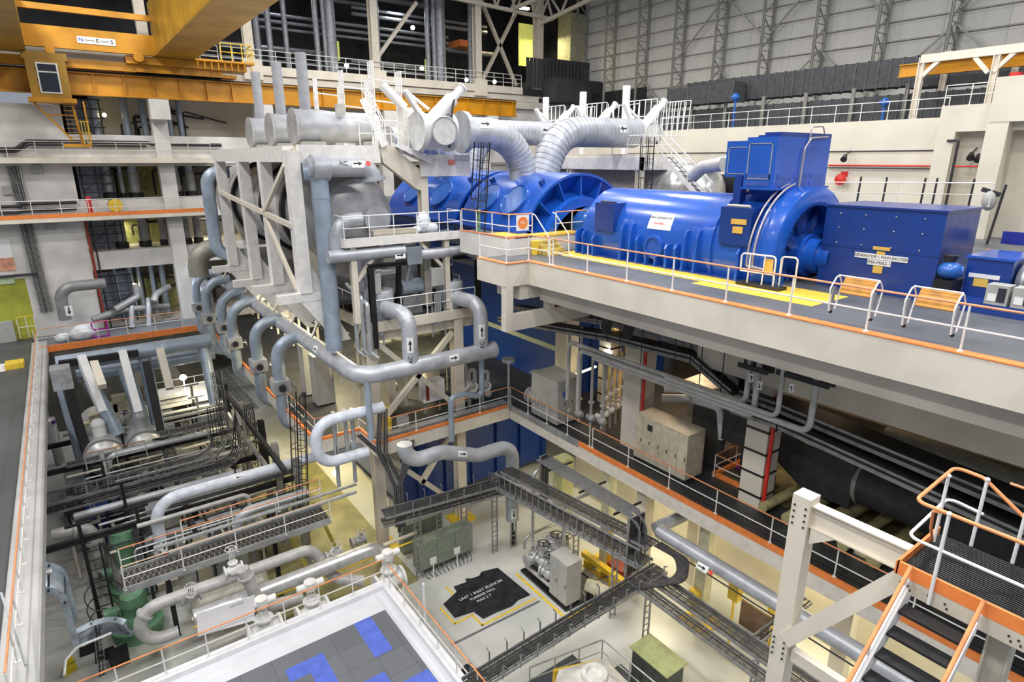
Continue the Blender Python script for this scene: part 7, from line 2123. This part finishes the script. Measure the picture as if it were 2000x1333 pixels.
# cable bundles at the corner post
for k, (x0, y0, x1, y1, x2, y2) in enumerate([(742, 800, 738, 880, 775, 960), (752, 800, 752, 885, 785, 950), (700, 850, 745, 890, 770, 950), (790, 860, 790, 900, 778, 950), (805, 860, 800, 900, 782, 950)]):
    t = thing('cable_bundle', 'dark cable bundle draping past the walkway corner post, %s' % ['first', 'second', 'third', 'fourth', 'fifth'][k], 'cables', PX(x0, y0, -26), 'cable bundles')
    for j in range(4):
        o = V((0, j * .07 - .1, 0))
        MB().tube([V(PX(x0, y0, -26)) + o, V(PX(x1, y1, -25.8)) + o, V(PX(x2, y2, -25.4)) + o * .6, V(PX(x2 + 5, y2 + 80, -25.2)) + o * .6], .03, .5, 6).build('cable', CABLE if j % 2 else mat('grey_cable', (.16, .16, .17), .5), t)
# ------------------------------------------------------------------ tray network of the right pit
TZ = 4.2
tray('wide cable tray with bracket hooks from the near platform to the tray junction', [(-13.4, 8.0, TZ), (-13.7, 17.6, TZ)], w=.75, cables=11, step=.35, hooks=.75)
tray('wide cable tray from the junction running to the lower right', [(-13.9, 17.0, TZ), (-3.0, 16.9, TZ)], w=.75, cables=9, step=.35)
tray('second tray beside it running to the lower right', [(-13.9, 16.1, TZ), (-4.0, 16.0, TZ)], w=.5, cables=5, step=.35)
tray('upper deep cable tray from the condenser to the junction', [(-23.2, 16.5, TZ + .75), (-14.2, 17.7, TZ + .75)], w=.8, cables=10, step=.35)
tray('lower deep cable tray from the condenser to the junction', [(-23.2, 16.2, TZ), (-14.2, 17.4, TZ)], w=.8, cables=8, step=.35)
tray('upright cable tray side screen along the deep trays', [(-23.2, 15.75, TZ + .35), (-14.3, 16.95, TZ + .35)], w=.9, up=(0, 1, 0), cables=0, step=.4)
tray('cable tray crossing before the condenser toward the corner post', [(-24.2, 10.0, TZ), (-23.3, 16.6, TZ)], w=.8, cables=9, step=.35, hooks=.9)
tray('lower cable tray crossing before the condenser', [(-24.4, 10.0, TZ - .6), (-23.4, 16.6, TZ - .6)], w=.7, cables=6, step=.35)
t = thing('tray_bend', 'swept bundle of black cables turning at the tray junction', 'cables', (-13.2, 17.4, TZ))
for j in range(9):
    r = .35 + j * .09
    MB().tube([(-14.2, 17.75 + j * .05, TZ + .75), (-13.2 + j * .05, 17.9 + j * .04, TZ + .7), (-12.6 + j * .05, 17.4, TZ + .4), (-13.2, 16.4 - j * .05, TZ + .08), (-13.6, 15.5, TZ + .08)], .04, .5, 7).build('cable', CABLE, t)
# lattice tray supports
for k, (x, y, z1) in enumerate([(-13.3, 16.5, TZ), (-8.6, 16.6, TZ), (-23.4, 15.9, TZ + .7), (-23.2, 17.0, TZ + .7), (-18.3, 17.1, TZ), (-16.2, 17.6, TZ), (-24.0, 12.9, TZ), (-23.9, 11.6, TZ), (-23.9, 14.3, TZ), (-6.8, 16.4, TZ)]):
    t = thing('lattice_support', 'dark perforated channel support under the cable trays, %s' % ['below the junction', 'right of the green roofed cabinet', 'left of the large pipe end', 'right of the large pipe end', 'behind the valve skid', 'near the junction', 'before the olive panel, middle', 'before the olive panel, left', 'before the olive panel, right', 'at the lower right'][k], 'support', (x, y, 0), 'lattice supports')
    for s in (-1, 1):
        MB().bar((x, y + s * .16, 0), (x, y + s * .16, z1), .06, .06).build('channel', TRAY, t, False)
    lb = MB()
    for i in range(int(z1 / .3)):
        lb.bar((x, y - .16, .15 + i * .3), (x, y + .16, .15 + i * .3), .04, .03)
    each(lb, 'rung', TRAY, t, False)
# thin cable rows under the walkway edge, dropping as a curtain
t = thing('cable_rows', 'parallel grey cables along the walkway edge turning down in a flat bundle', 'cables', (-20, 18.2, 6))
for j in range(10):
    MB().tube([(-21.5, 18.0 - j * .09, 6.0), (-15.4 + (j % 5) * .1, 18.0 - j * .09, 6.0), (-15.0 + (j % 5) * .1, 18.0 - j * .08, 5.6), (-15.0 + (j % 5) * .1, 18.0 - j * .08, 4.3)], .028, .3, 6).build('cable', mat('grey_cable', (.16, .16, .17)), t)
for x in (-20.4, -18.0, -15.8):
    MB().bar((x, 16.9, 5.93), (x, 18.6, 5.93), .08, .08).build('cross_channel', BLACK, t, False)
tray('upright flat cable tray dropping from the walkway edge to the deep trays', [(-15.1, 17.55, 6.0), (-15.1, 17.55, 3.2)], w=.95, up=(1, 0, 0), cables=12, step=.55, bend=0)
tray('pair of upright cable risers left of the olive lit panel', [(-21.4, 17.6, 6.2), (-21.4, 17.6, 3.6)], w=.5, up=(1, 0, 0), cables=8, step=.5, bend=0)
pipe('bent grey conduit standing behind the valve skid, left', [(-21.6, 17.08, -0.01), (-21.6, 17.08, 5.34), (-21.6, 18.58, 5.34)], .08, STEEL, .35, n=10)
pipe('bent grey conduit standing behind the valve skid, right', [(-19.2, 17.13, 2.24), (-19.2, 17.13, 4.67), (-19.2, 19.43, 4.67)], .09, STEEL, .35, n=10)
pipe('bent grey conduit arching over the floor hatch of the skid', [(-22.09, 16.9, 0.6), (-22.09, 16.9, 1.3), (-22.09, 19.28, 1.3)], .08, STEEL, .4, n=10)
# olive panel, hatch, skid
t = cabinet('olive grey wall of electrical panels with conduits before the condenser', (-24.6, 11.6, .35), (-23.9, 14.8, 1.9), CABG, 3, 'x', plinth=.05, handle=False)
for y in (11.9, 13.2, 14.5):
    MB().bar((-24.2, y, 0), (-24.2, y, .4), .08, .08).build('leg', CABG, t, False)
cd = MB()
for i in range(12):
    cd.tube([(-23.86, 11.8 + i * .25, .4), (-23.7, 11.85 + i * .25, .1), (-23.5, 12.0 + i * .22, .04)], .02, .1, 5)
each(cd, 'conduit', CABLE, t)
cabinet('second olive panel row behind the first', (-26.2, 11.6, .3), (-25.7, 14.0, 2.0), CABG, 2, 'x', plinth=.05, handle=False)
for k, y in enumerate((12.0, 13.4)):
    tag(MB().box((-23.5, y, .9), (-23.45, y + .35, 1.25)).bar((-23.48, y + .17, 0), (-23.48, y + .17, .9), .05, .05).build('white_plate', LABEL, None, False), 'white plate on a post before the olive panels, %s' % ('left' if k == 0 else 'right'), 'plate')
hz = [PZ(x, y, .012) for x, y in ((866, 1181), (892, 1157), (886, 1147), (911, 1138), (909, 1131), (921, 1131), (936, 1126), (940, 1118), (972, 1110), (1036, 1163), (1012, 1173), (1000, 1185), (985, 1191), (970, 1197), (944, 1210), (925, 1196), (888, 1208))]
t = thing('floor_hatch', 'black stepped floor hatch with white lettering and a yellow line', 'hatch', (-20.98, 13.72, 0))
MB().poly(hz, (0, 0, .02)).build('cover', mat('hatch_black', (.025, .026, .03), .35, var=.3, scale=2), t, False)
for i, s_ in enumerate(('UNIT 1 INLET SILENCER', 'TURBINE HALL', 'MAX 2 T')):
    q = PZ(940 + i * 3, 1153 + i * 8, .04)
    text(s_, .24 - .02 * (i > 0), q, (0, 1, 0), (-1, 0, 0), LABEL, 'lettering', t, .002)
yl = MB()
def ytape(mb, pts, w=.1, z=.008):
    P = [V(PZ(x, y, z)) for x, y in pts]
    for a, b in zip(P, P[1:]):
        d = (b - a).normalized()
        mb.bar(a - d * w / 2, b + d * w / 2, w, .012)
ytape(yl, [(860, 1188), (888, 1219), (922, 1202), (942, 1222), (1045, 1170)])
ytape(yl, [(872, 1148), (890, 1166)])
each(yl, 'yellow_tape', YELLOW, t, False)
tag(MB().bar((-19.13, 10.67, 0.01), (-19.01, 15.5, 0.01), .12, .012).build('floor_drain_strip', mat('drain_grey', (.16, .16, .16), .6), None, False), 'dark drain strip in the white floor before the hatch', 'drain')
kb = MB()
ytape(kb, [(1009, 1122), (1106, 1209), (1185, 1165), (1222, 1130)], .14)
ytape(kb, [(1136, 1104), (1188, 1137), (1238, 1118)], .14)
t = thing('yellow_kerb_line', 'yellow kerb bordering the black plinth of the valve skid', 'kerb', (-17.37, 15.78, 0))
each(kb, 'kerb_strip', YELLOW, t, False)
t = thing('valve_skid', 'valve skid on a black plinth with a cluster of grey valves', 'skid', (-20.24, 16.68, 0))
hp_ = [PZ(x, y, .14) for x, y in ((1017, 1113), (1105, 1192), (1180, 1153), (1092, 1080))]
MB().poly(hp_, (0, 0, -.14)).build('plinth', BLACK, t, False)
random.seed(5)
for k in range(3):
    MB().tube([(-21.0, 16.2 + k * .5, .5), (-18.6, 16.2 + k * .5, .5 + .1 * k), (-18.6, 16.6 + k * .3, 1.4)], .1, .2, 12).build('skid_pipe', PIPEG, t)
cabinet('grey two door control cabinet on the valve skid plinth', (-19.0, 16.1, .14), (-17.75, 17.0, 2.45), CAB, 2, 'y', sgn=-1)
for k, (x, y, z, r) in enumerate([(-20.6, 16.3, .9, .16), (-20.0, 16.5, 1.0, .18), (-20.3, 17.0, 1.2, .16), (-19.7, 17.1, 1.3, .2), (-20.8, 16.8, .7, .14), (-19.4, 16.4, .7, .18), (-19.9, 17.5, 1.0, .16), (-19.3, 17.4, 1.5, .17)]):
    valve('grey handwheel valve on the black skid plinth, %s counted from the left front' % ['first', 'second', 'third', 'fourth', 'fifth', 'sixth', 'seventh', 'eighth'][k], (x, y, z + .25), (1, .3, 0) if k % 2 else (0, 1, 0), r * 1.2, m=mat('valve_grey', (.52, .52, .52), .35, .3), stem=.8, wm=DARK if k % 2 else None)
t = thing('relief_dome', 'grey domed relief valve standing tall on the valve skid', 'valve', (-20.2, 17.2, .14))
MB().cyl((-20.2, 17.2, .14), (-20.2, 17.2, 2.0), .08, None, 10).build('stem', PIPEG, t)
MB().lathe((-20.2, 17.2, 2.0), (0, 0, 1), [(0, .05), (.05, .3), (.12, .32), (.25, .2), (.4, .12), (.5, .14), (.55, .01)], 20).build('dome', PIPEG, t)
t = thing('round_motor', 'cream finned motor lying right of the grey control cabinet', 'motor', (-17.4, 17.6, .14))
MB().lathe((-17.9, 17.5, .75), (.8, .35, -.05), [(0, .01), (.02, .3), (.5, .34), (.52, .38), (.6, .38), (.62, .32), (1.1, .32), (1.2, .2), (1.22, .01)], 24).build('casing', mat('cream_motor', (.64, .60, .44), .4), t)
MB().box((-17.7, 17.35, .14), (-17.0, 17.9, .5)).build('foot', BLACK, t, False)
# amber lit machine under the trays
t = thing('amber_pump_frame', 'amber and red machine frame glimpsed under the deep trays', 'machine', (-18.4, 19.5, 0))
fr = MB()
for i in range(3):
    fr.box((-19.6 + i * .9, 18.9, .1), (-19.3 + i * .9, 20.6, .5))
fr.box((-19.9, 19.0, .5), (-17.0, 19.3, .8)).box((-18.9, 19.6, 0), (-18.6, 19.9, 2.6))
each(fr, 'frame_member', YELLOW, t, False)
MB().box((-18.4, 19.4, .1), (-17.4, 20.4, .9)).build('red_block', REDO, t, False)
tag(MB().box((-21.6, 18.4, 2.0), (-20.9, 19.2, 5.8)).build('lime_lit_column', mat('lime_lit_cream', (.60, .60, .30), .5), None, False), 'lime lit square column behind the tray risers', 'column')  # lime light put into the column's colour
# right pit columns and wall
struct('wall_ground', MB().box((-26, 24, 0), (6, 24.3, ZM - .75)), WALLC)
for k, (x, y, w) in enumerate([(-13.6, 20.6, .55), (-18.9, 19.8, .5), (-16.9, 20.2, .6), (-10.5, 22.2, .6), (-8.2, 22.4, .6), (-15.6, 22.6, .6)]):
    column('cream steel column under the mezzanine, %s' % ['standing on a yellow kerb', 'grey lit one behind the valve skid', 'white one beside the flat cable bundle', 'right of the yellow kerb column', 'far right', 'behind the kerb column'][k], x, y, 0, ZM - .8, w, mat('lime_lit_cream2', (.68, .66, .48), .5) if k in (0, 1) else CREAM, 'box', None, 'pit_column', True)  # first two columns carry lime light in their cream
tag(MB().box((-14.3, 19.9, 0), (-12.9, 21.3, .12)).build('column_kerb', YELLOW, None, False), 'yellow kerb round the foot of the cream column', 'kerb')
t = pipe('big grey pipe with flow arrow running below the walkway edge to the lower right', [(-14.6, 18.5, 5.15), (-2, 18.5, 5.15)], .3, LAG, n=20, joints=2.6)
sticker((-12.03, 18.3, 4.88), (1, 0, 0), .31, .5, (.2, -.8, .6), t, mark=INKR, ang=.45)
pipe('grey pipe joining the big pipe from behind with a slanted branch', [(-14.8, 18.5, 5.15), (-14.6, 21.5, 5.3)], .28, LAG, n=16)
pipe('thin dark rod line in front of the big pipe', [(-15, 18.2, 4.8), (-2, 18.2, 4.8)], .03, DARK, n=6)
for k, (x, y, z) in enumerate(((-13.9, 20.0, 1.2), (-11.8, 19.7, 3.0), (-11.0, 21.6, 1.8))):
    tag(MB().box((x, y, z), (x + .45, y + .35, z + .7)).box((x + .18, y + .12, 0), (x + .26, y + .2, z)).build('yellow_box', YELLOW, None, False), 'yellow box by the kerb column, %s' % ['on a stand left of it', 'high under the big pipe', 'behind to the right'][k], 'box')
tag(MB().box((-12.4, 21.9, .1), (-11.0, 22.0, 1.4)).build('brown_louvre', BROWN, None, False), 'brown louvre panel on the pit wall right of the kerb column', 'louvre')
tag(MB().cyl((-9.6, 19.6, 3.5), (-9.6, 19.6, 4.6), .03, None, 6).disc((-9.6, 19.6, 3.4), (0, 0, 1), .18, .2, 14).build('hanging_hook', BLACK), 'black weight hanging on a white rod under the walkway', 'weight')
tray('dark flat tray leaning between the lower right trays and the wall', [(-9.4, 17.4, 3.6), (-9.0, 20.6, 4.3)], w=.35, cables=2, step=.3)
cd2 = cabinet('lime topped dark green cabinet below the lower right trays', (-12.9, 15.3, 0), (-11.2, 16.3, 2.0), mat('dark_green_cabinet', (.06, .07, .065), .45), 3, 'y', sgn=-1)
MB().box((-13.0, 15.2, 2.03), (-11.1, 16.4, 2.08)).build('lime_top', mat('lime_top', (.40, .43, .20), .45), cd2, False)
for k in range(2):
    MB().disc((-12.4 + k * 1.2, 15.36, 1.4), (0, 1, 0), .12, .03, 12).build('round_plate', mat('lime_tag', (.6, .6, .1)), cd2)
cabinet('beige panel with dials at the lower right behind the trays', (-8.4, 17.6, 0), (-6.4, 18.3, 2.3), CABB, 2, 'y', sgn=-1)
for k, x in enumerate((-10.2, -9.3)):
    tag(MB().box((x, 15.2, 0), (x + .85, 15.3, 1.6)).build('partition_board', CAB, None, False), 'pale grey panel right of the lime topped cabinet, %s' % ('left' if k == 0 else 'right'), 'panel')
t = thing('white_hood', 'white faceted hood with a round opening at the bottom edge', 'hood', (-11.9, 12.4, 0))
HW = mat('hood_white', (.78, .76, .70), .45)
c = (-11.9, 12.2)
pts = [(-12.7, 13.5), (-10.7, 13.4), (-10.0, 12.0), (-10.6, 10.6), (-12.4, 10.6), (-13.3, 11.8)]
mb = MB()
vs = [(x, y, 2.7) for x, y in pts] + [(c[0] + (x - c[0]) * .35, c[1] + (y - c[1]) * .35, 3.3) for x, y in pts] + [(x, y, 0) for x, y in pts]
mb.add(vs, [(i, (i + 1) % 6, 6 + (i + 1) % 6, 6 + i) for i in range(6)] + [(12 + i, 12 + (i + 1) % 6, (i + 1) % 6, i) for i in range(6)] + [(6, 7, 8, 9, 10, 11)])
mb.build('hood_shell', HW, t, False)
MB().lathe((c[0], c[1], 3.28), (0, 0, 1), [(0, .5), (.2, .45), (.22, .3), (.1, .25), (.1, .01)], 16).build('round_cap', HW, t)
MB().poly([(-13.4, 11.7, 0), (-13.4, 11.7, 2.6), (-12.8, 13.5, 2.5), (-12.8, 13.5, 0)], (-.12, 0, 0)).build('yellow_side', YELLOW, t, False)
rail('grey tube rail around the white hood', [(-14, 11, 1.6), (-13.4, 14.1, 1.6), (-10.6, 14.2, 1.6)], h=1.1, sp=1.2, top=STEEL, low=STEEL)
struct('trim_55', MB().box((-14.0, 13.0, 0), (-12.9, 15.9, .01)).box((-15.6, 10.3, 0), (-14.6, 14.6, .01)), mat('mat_dark_blue', (.05, .055, .065), .5))
t = thing('black_motor', 'black motor with hose peeking over the near platform rail', 'motor', (-15.6, 9.6, 0))
MB().lathe((-16.0, 9.4, 1.9), (.9, .3, 0), [(0, .01), (.02, .25), (.7, .27), (.75, .35), (.9, .35), (.95, .2), (1.1, .01)], 18).build('casing', BLACK, t)
MB().box((-15.9, 9.3, 0), (-15.2, 9.9, 1.7)).build('stand', BLACK, t, False)
# ------------------------------------------------------------------ crowded pipework of the yellow lit bay and left pit
random.seed(21)
LBL = {0: ('thin grey pipe run in the crowded left pit', STEEL), 1: ('dark small bore pipe in the crowded left pit', DARK), 2: ('cream small pipe in the crowded left pit', CREAM), 3: ('dull lagged pipe in the crowded left pit', LAGD)}
for k in range(72):
    x = -29 - random.random() * 18
    y = -1.5 + random.random() * 9.0
    if y > 7.6 and x > -33:
        y -= 2
    z = .4 + random.random() * 3.0
    j = random.randrange(4)
    r = (.04 + random.random() * .06) if j < 3 else .12 + random.random() * .1
    L = 1.5 + random.random() * 3
    mode = random.randrange(3)
    if mode == 0:
        p = [(x, y, 0), (x, y, z), (x, y + (random.random() - .5) * L * 2, z)]
    elif mode == 1:
        p = [(x, y, z), (x, min(8, y + L), z), (x, min(8, y + L), 0)]
    else:
        p = [(x, y, 0), (x, y, z + 1), (x - L, y, z + 1), (x - L, y, 0)]
    tag(MB().tube(p, r, r * 3, 8).build('small_bore_pipe', LBL[j][1]), LBL[j][0], 'pipe', LBL[j][0] + 's')
for k in range(16):
    x = -29.5 - random.random() * 14
    y = -.5 + random.random() * 8
    h = 1 + random.random() * 1.6
    tag(MB().box((x - .35, y - .3, 0), (x + .35, y + .3, h)).box((x - .38, y - .33, h), (x + .38, y + .33, h + .05)).build('equipment_box', [CABG, CAB, CABB, DARK][k % 4], None, False), ['olive equipment box on the left pit floor', 'grey equipment box on the left pit floor', 'beige equipment box on the left pit floor', 'dark equipment box on the left pit floor'][k % 4], 'box', ['olive equipment boxes', 'grey equipment boxes', 'beige equipment boxes', 'dark equipment boxes'][k % 4])
for k in range(14):
    x = -30 - random.random() * 12
    y = 0 + random.random() * 8
    valve('small valve in the crowded left pit', (x, y, .8 + random.random() * 1.5), (0, 1, 0), .14 + .05 * random.random(), m=[PIPEG, VW, DARK][k % 3])['group'] = 'small valves of the left pit'
for k, (x, y) in enumerate([(-31, 7.0), (-34.5, 7.2), (-38, 7.0), (-33, 3), (-38, 3.2), (-42, 6.8), (-28.6, 7.4)]):
    column('grey steel post standing in the crowded left pit, %s' % ['under the second loop pipe', 'under the third loop pipe', 'under the fourth loop pipe', 'front row left of the walkway leg', 'front row farther back', 'farthest back', 'beside the caged ladder'][k], x, y, 0, ZM - .8 if y > 6 else 4.0, .32, [LACE, BLACK][k % 2], 'H', None, 'pit_post', True)
for k, (y0, z) in enumerate(((2.5, 3.9), (6.8, 5.6), (0.2, 3.2))):
    beam('grey steel beam running through the left pit, %s' % ['in front', 'under the walkway edge', 'near the aisle'][k], (-46, y0, z), (-28.5, y0, z), .2, .26, DARK)
for k, x in enumerate((-31, -34.8, -39.5, -43.5)):
    beam('cross beam of the left pit steelwork, %s from the front' % ['first', 'second', 'third', 'fourth'][k], (x, -3.2, 3.8), (x, 8, 3.8), .2, .28, BLACK if k % 2 else DARK)
# yellow light on the floor painted as an olive patch; yellow column pads
struct('trim_56', MB().box((-40, 5.0, .0), (-23.8, 11.5, .006)), mat('olive_light_patch', (.27, .25, .12), .4, var=.2, scale=.8))
struct('trim_57', MB().box((-27.9, 10.4, 0), (-26.7, 11.9, .15)).box((-27.9, 15.4, 0), (-26.7, 16.8, .15)), YELLOW)
for k, (x, y) in enumerate(((-28.2, 9.0), (-27.4, 7.2))):
    tag(MB().bar((x, y, 0), (x - .4, y - 1.0, 3.4), .16, .16).build('yellow_prop', mat('lime_yellow', (.62, .56, .12), .45), None, False), 'yellow green prop leaning below the walkway notch, %s' % ('right' if k == 0 else 'left'), 'prop')
# long level runs and upright posts that fill the left pit
random.seed(33)
for k in range(34):
    x = -29.2 - k * .52 + random.random() * .3
    z = 1.6 + random.random() * 3.2
    y0, y1 = -2.4 + random.random() * 3, 4.5 + random.random() * 3.4
    j = k % 5
    r = [.05, .11, .04, .17, .07][j]
    m_ = [STEEL, PIPEG, DARK, LAG, CREAM][j]
    n_ = ['thin steel pipe run crossing the left pit', 'grey painted pipe run crossing the left pit', 'black conduit run crossing the left pit', 'lagged pipe run crossing the left pit', 'cream pipe run crossing the left pit'][j]
    pts = [(x, y0, z), (x, y1, z)]
    if k % 3 == 0:
        pts = [(x, y0, .2), (x, y0, z), (x, y1, z)]
    elif k % 3 == 1:
        pts = [(x, y0, z), (x, y1, z), (x, y1, z - 1.6)]
    tag(MB().tube(pts, r, r * 3, 10).build('pipe_run', m_), n_, 'pipe', n_ + 's')
for k in range(22):
    x, y = -29.5 - random.random() * 17, -1.8 + random.random() * 9.4
    h = 3 + random.random() * 2.6
    if y > 6.4 and x < -28:
        h = min(h, 5.6)
    tag(MB().bar((x, y, 0), (x, y, h), .14, .14).bar((x, y - .5, h), (x, y + .5, h), .1, .1).build('pipe_stand', [BLACK, LACE, DARK][k % 3], None, False), ['black', 'grey', 'dark'][k % 3] + ' T shaped pipe stand in the left pit', 'stand', ['black', 'grey', 'dark'][k % 3] + ' T stands')
for k in range(6):
    x = -31.5 - k * 2.6
    z = 3.0 + (k * .37) % 1.4
    tray('cable tray crossing the left pit deep among the pipes, %s from the front' % ['first', 'second', 'third', 'fourth', 'fifth', 'sixth'][k], [(x, -2.2, z), (x, 4.2 + k % 3, z)] if k % 2 else [(x, 1.2 + k * .8, z), (x - 6, 1.2 + k * .8, z)], w=.55, cables=5, step=.4)
for k in range(9):
    x, y = -30.5 - (k % 5) * 3.1, (1.0, 5.0)[k // 5] + .5 * (k % 2)
    t = thing('lagged_vessel', 'lagged upright vessel in the left pit, %s row, %s' % (('near aisle', 'under walkway')[k // 5], ['first', 'second', 'third', 'fourth', 'fifth'][k % 5]), 'vessel', (x, y, 0))
    MB().lathe((x, y, .5), (0, 0, 1), [(0, .01), (.1, .35), (.25, .45), (1.7, .45), (1.9, .3), (2.0, .01)], 18).build('shell', [LAGD, CAB, mat('tank_grey_green', (.5, .52, .42))][k % 3], t)
    for a in range(3):
        MB().bar((x + .35 * math.cos(a * 2.1), y + .35 * math.sin(a * 2.1), 0), (x + .35 * math.cos(a * 2.1), y + .35 * math.sin(a * 2.1), .7), .07, .07).build('leg', DARK, t, False)
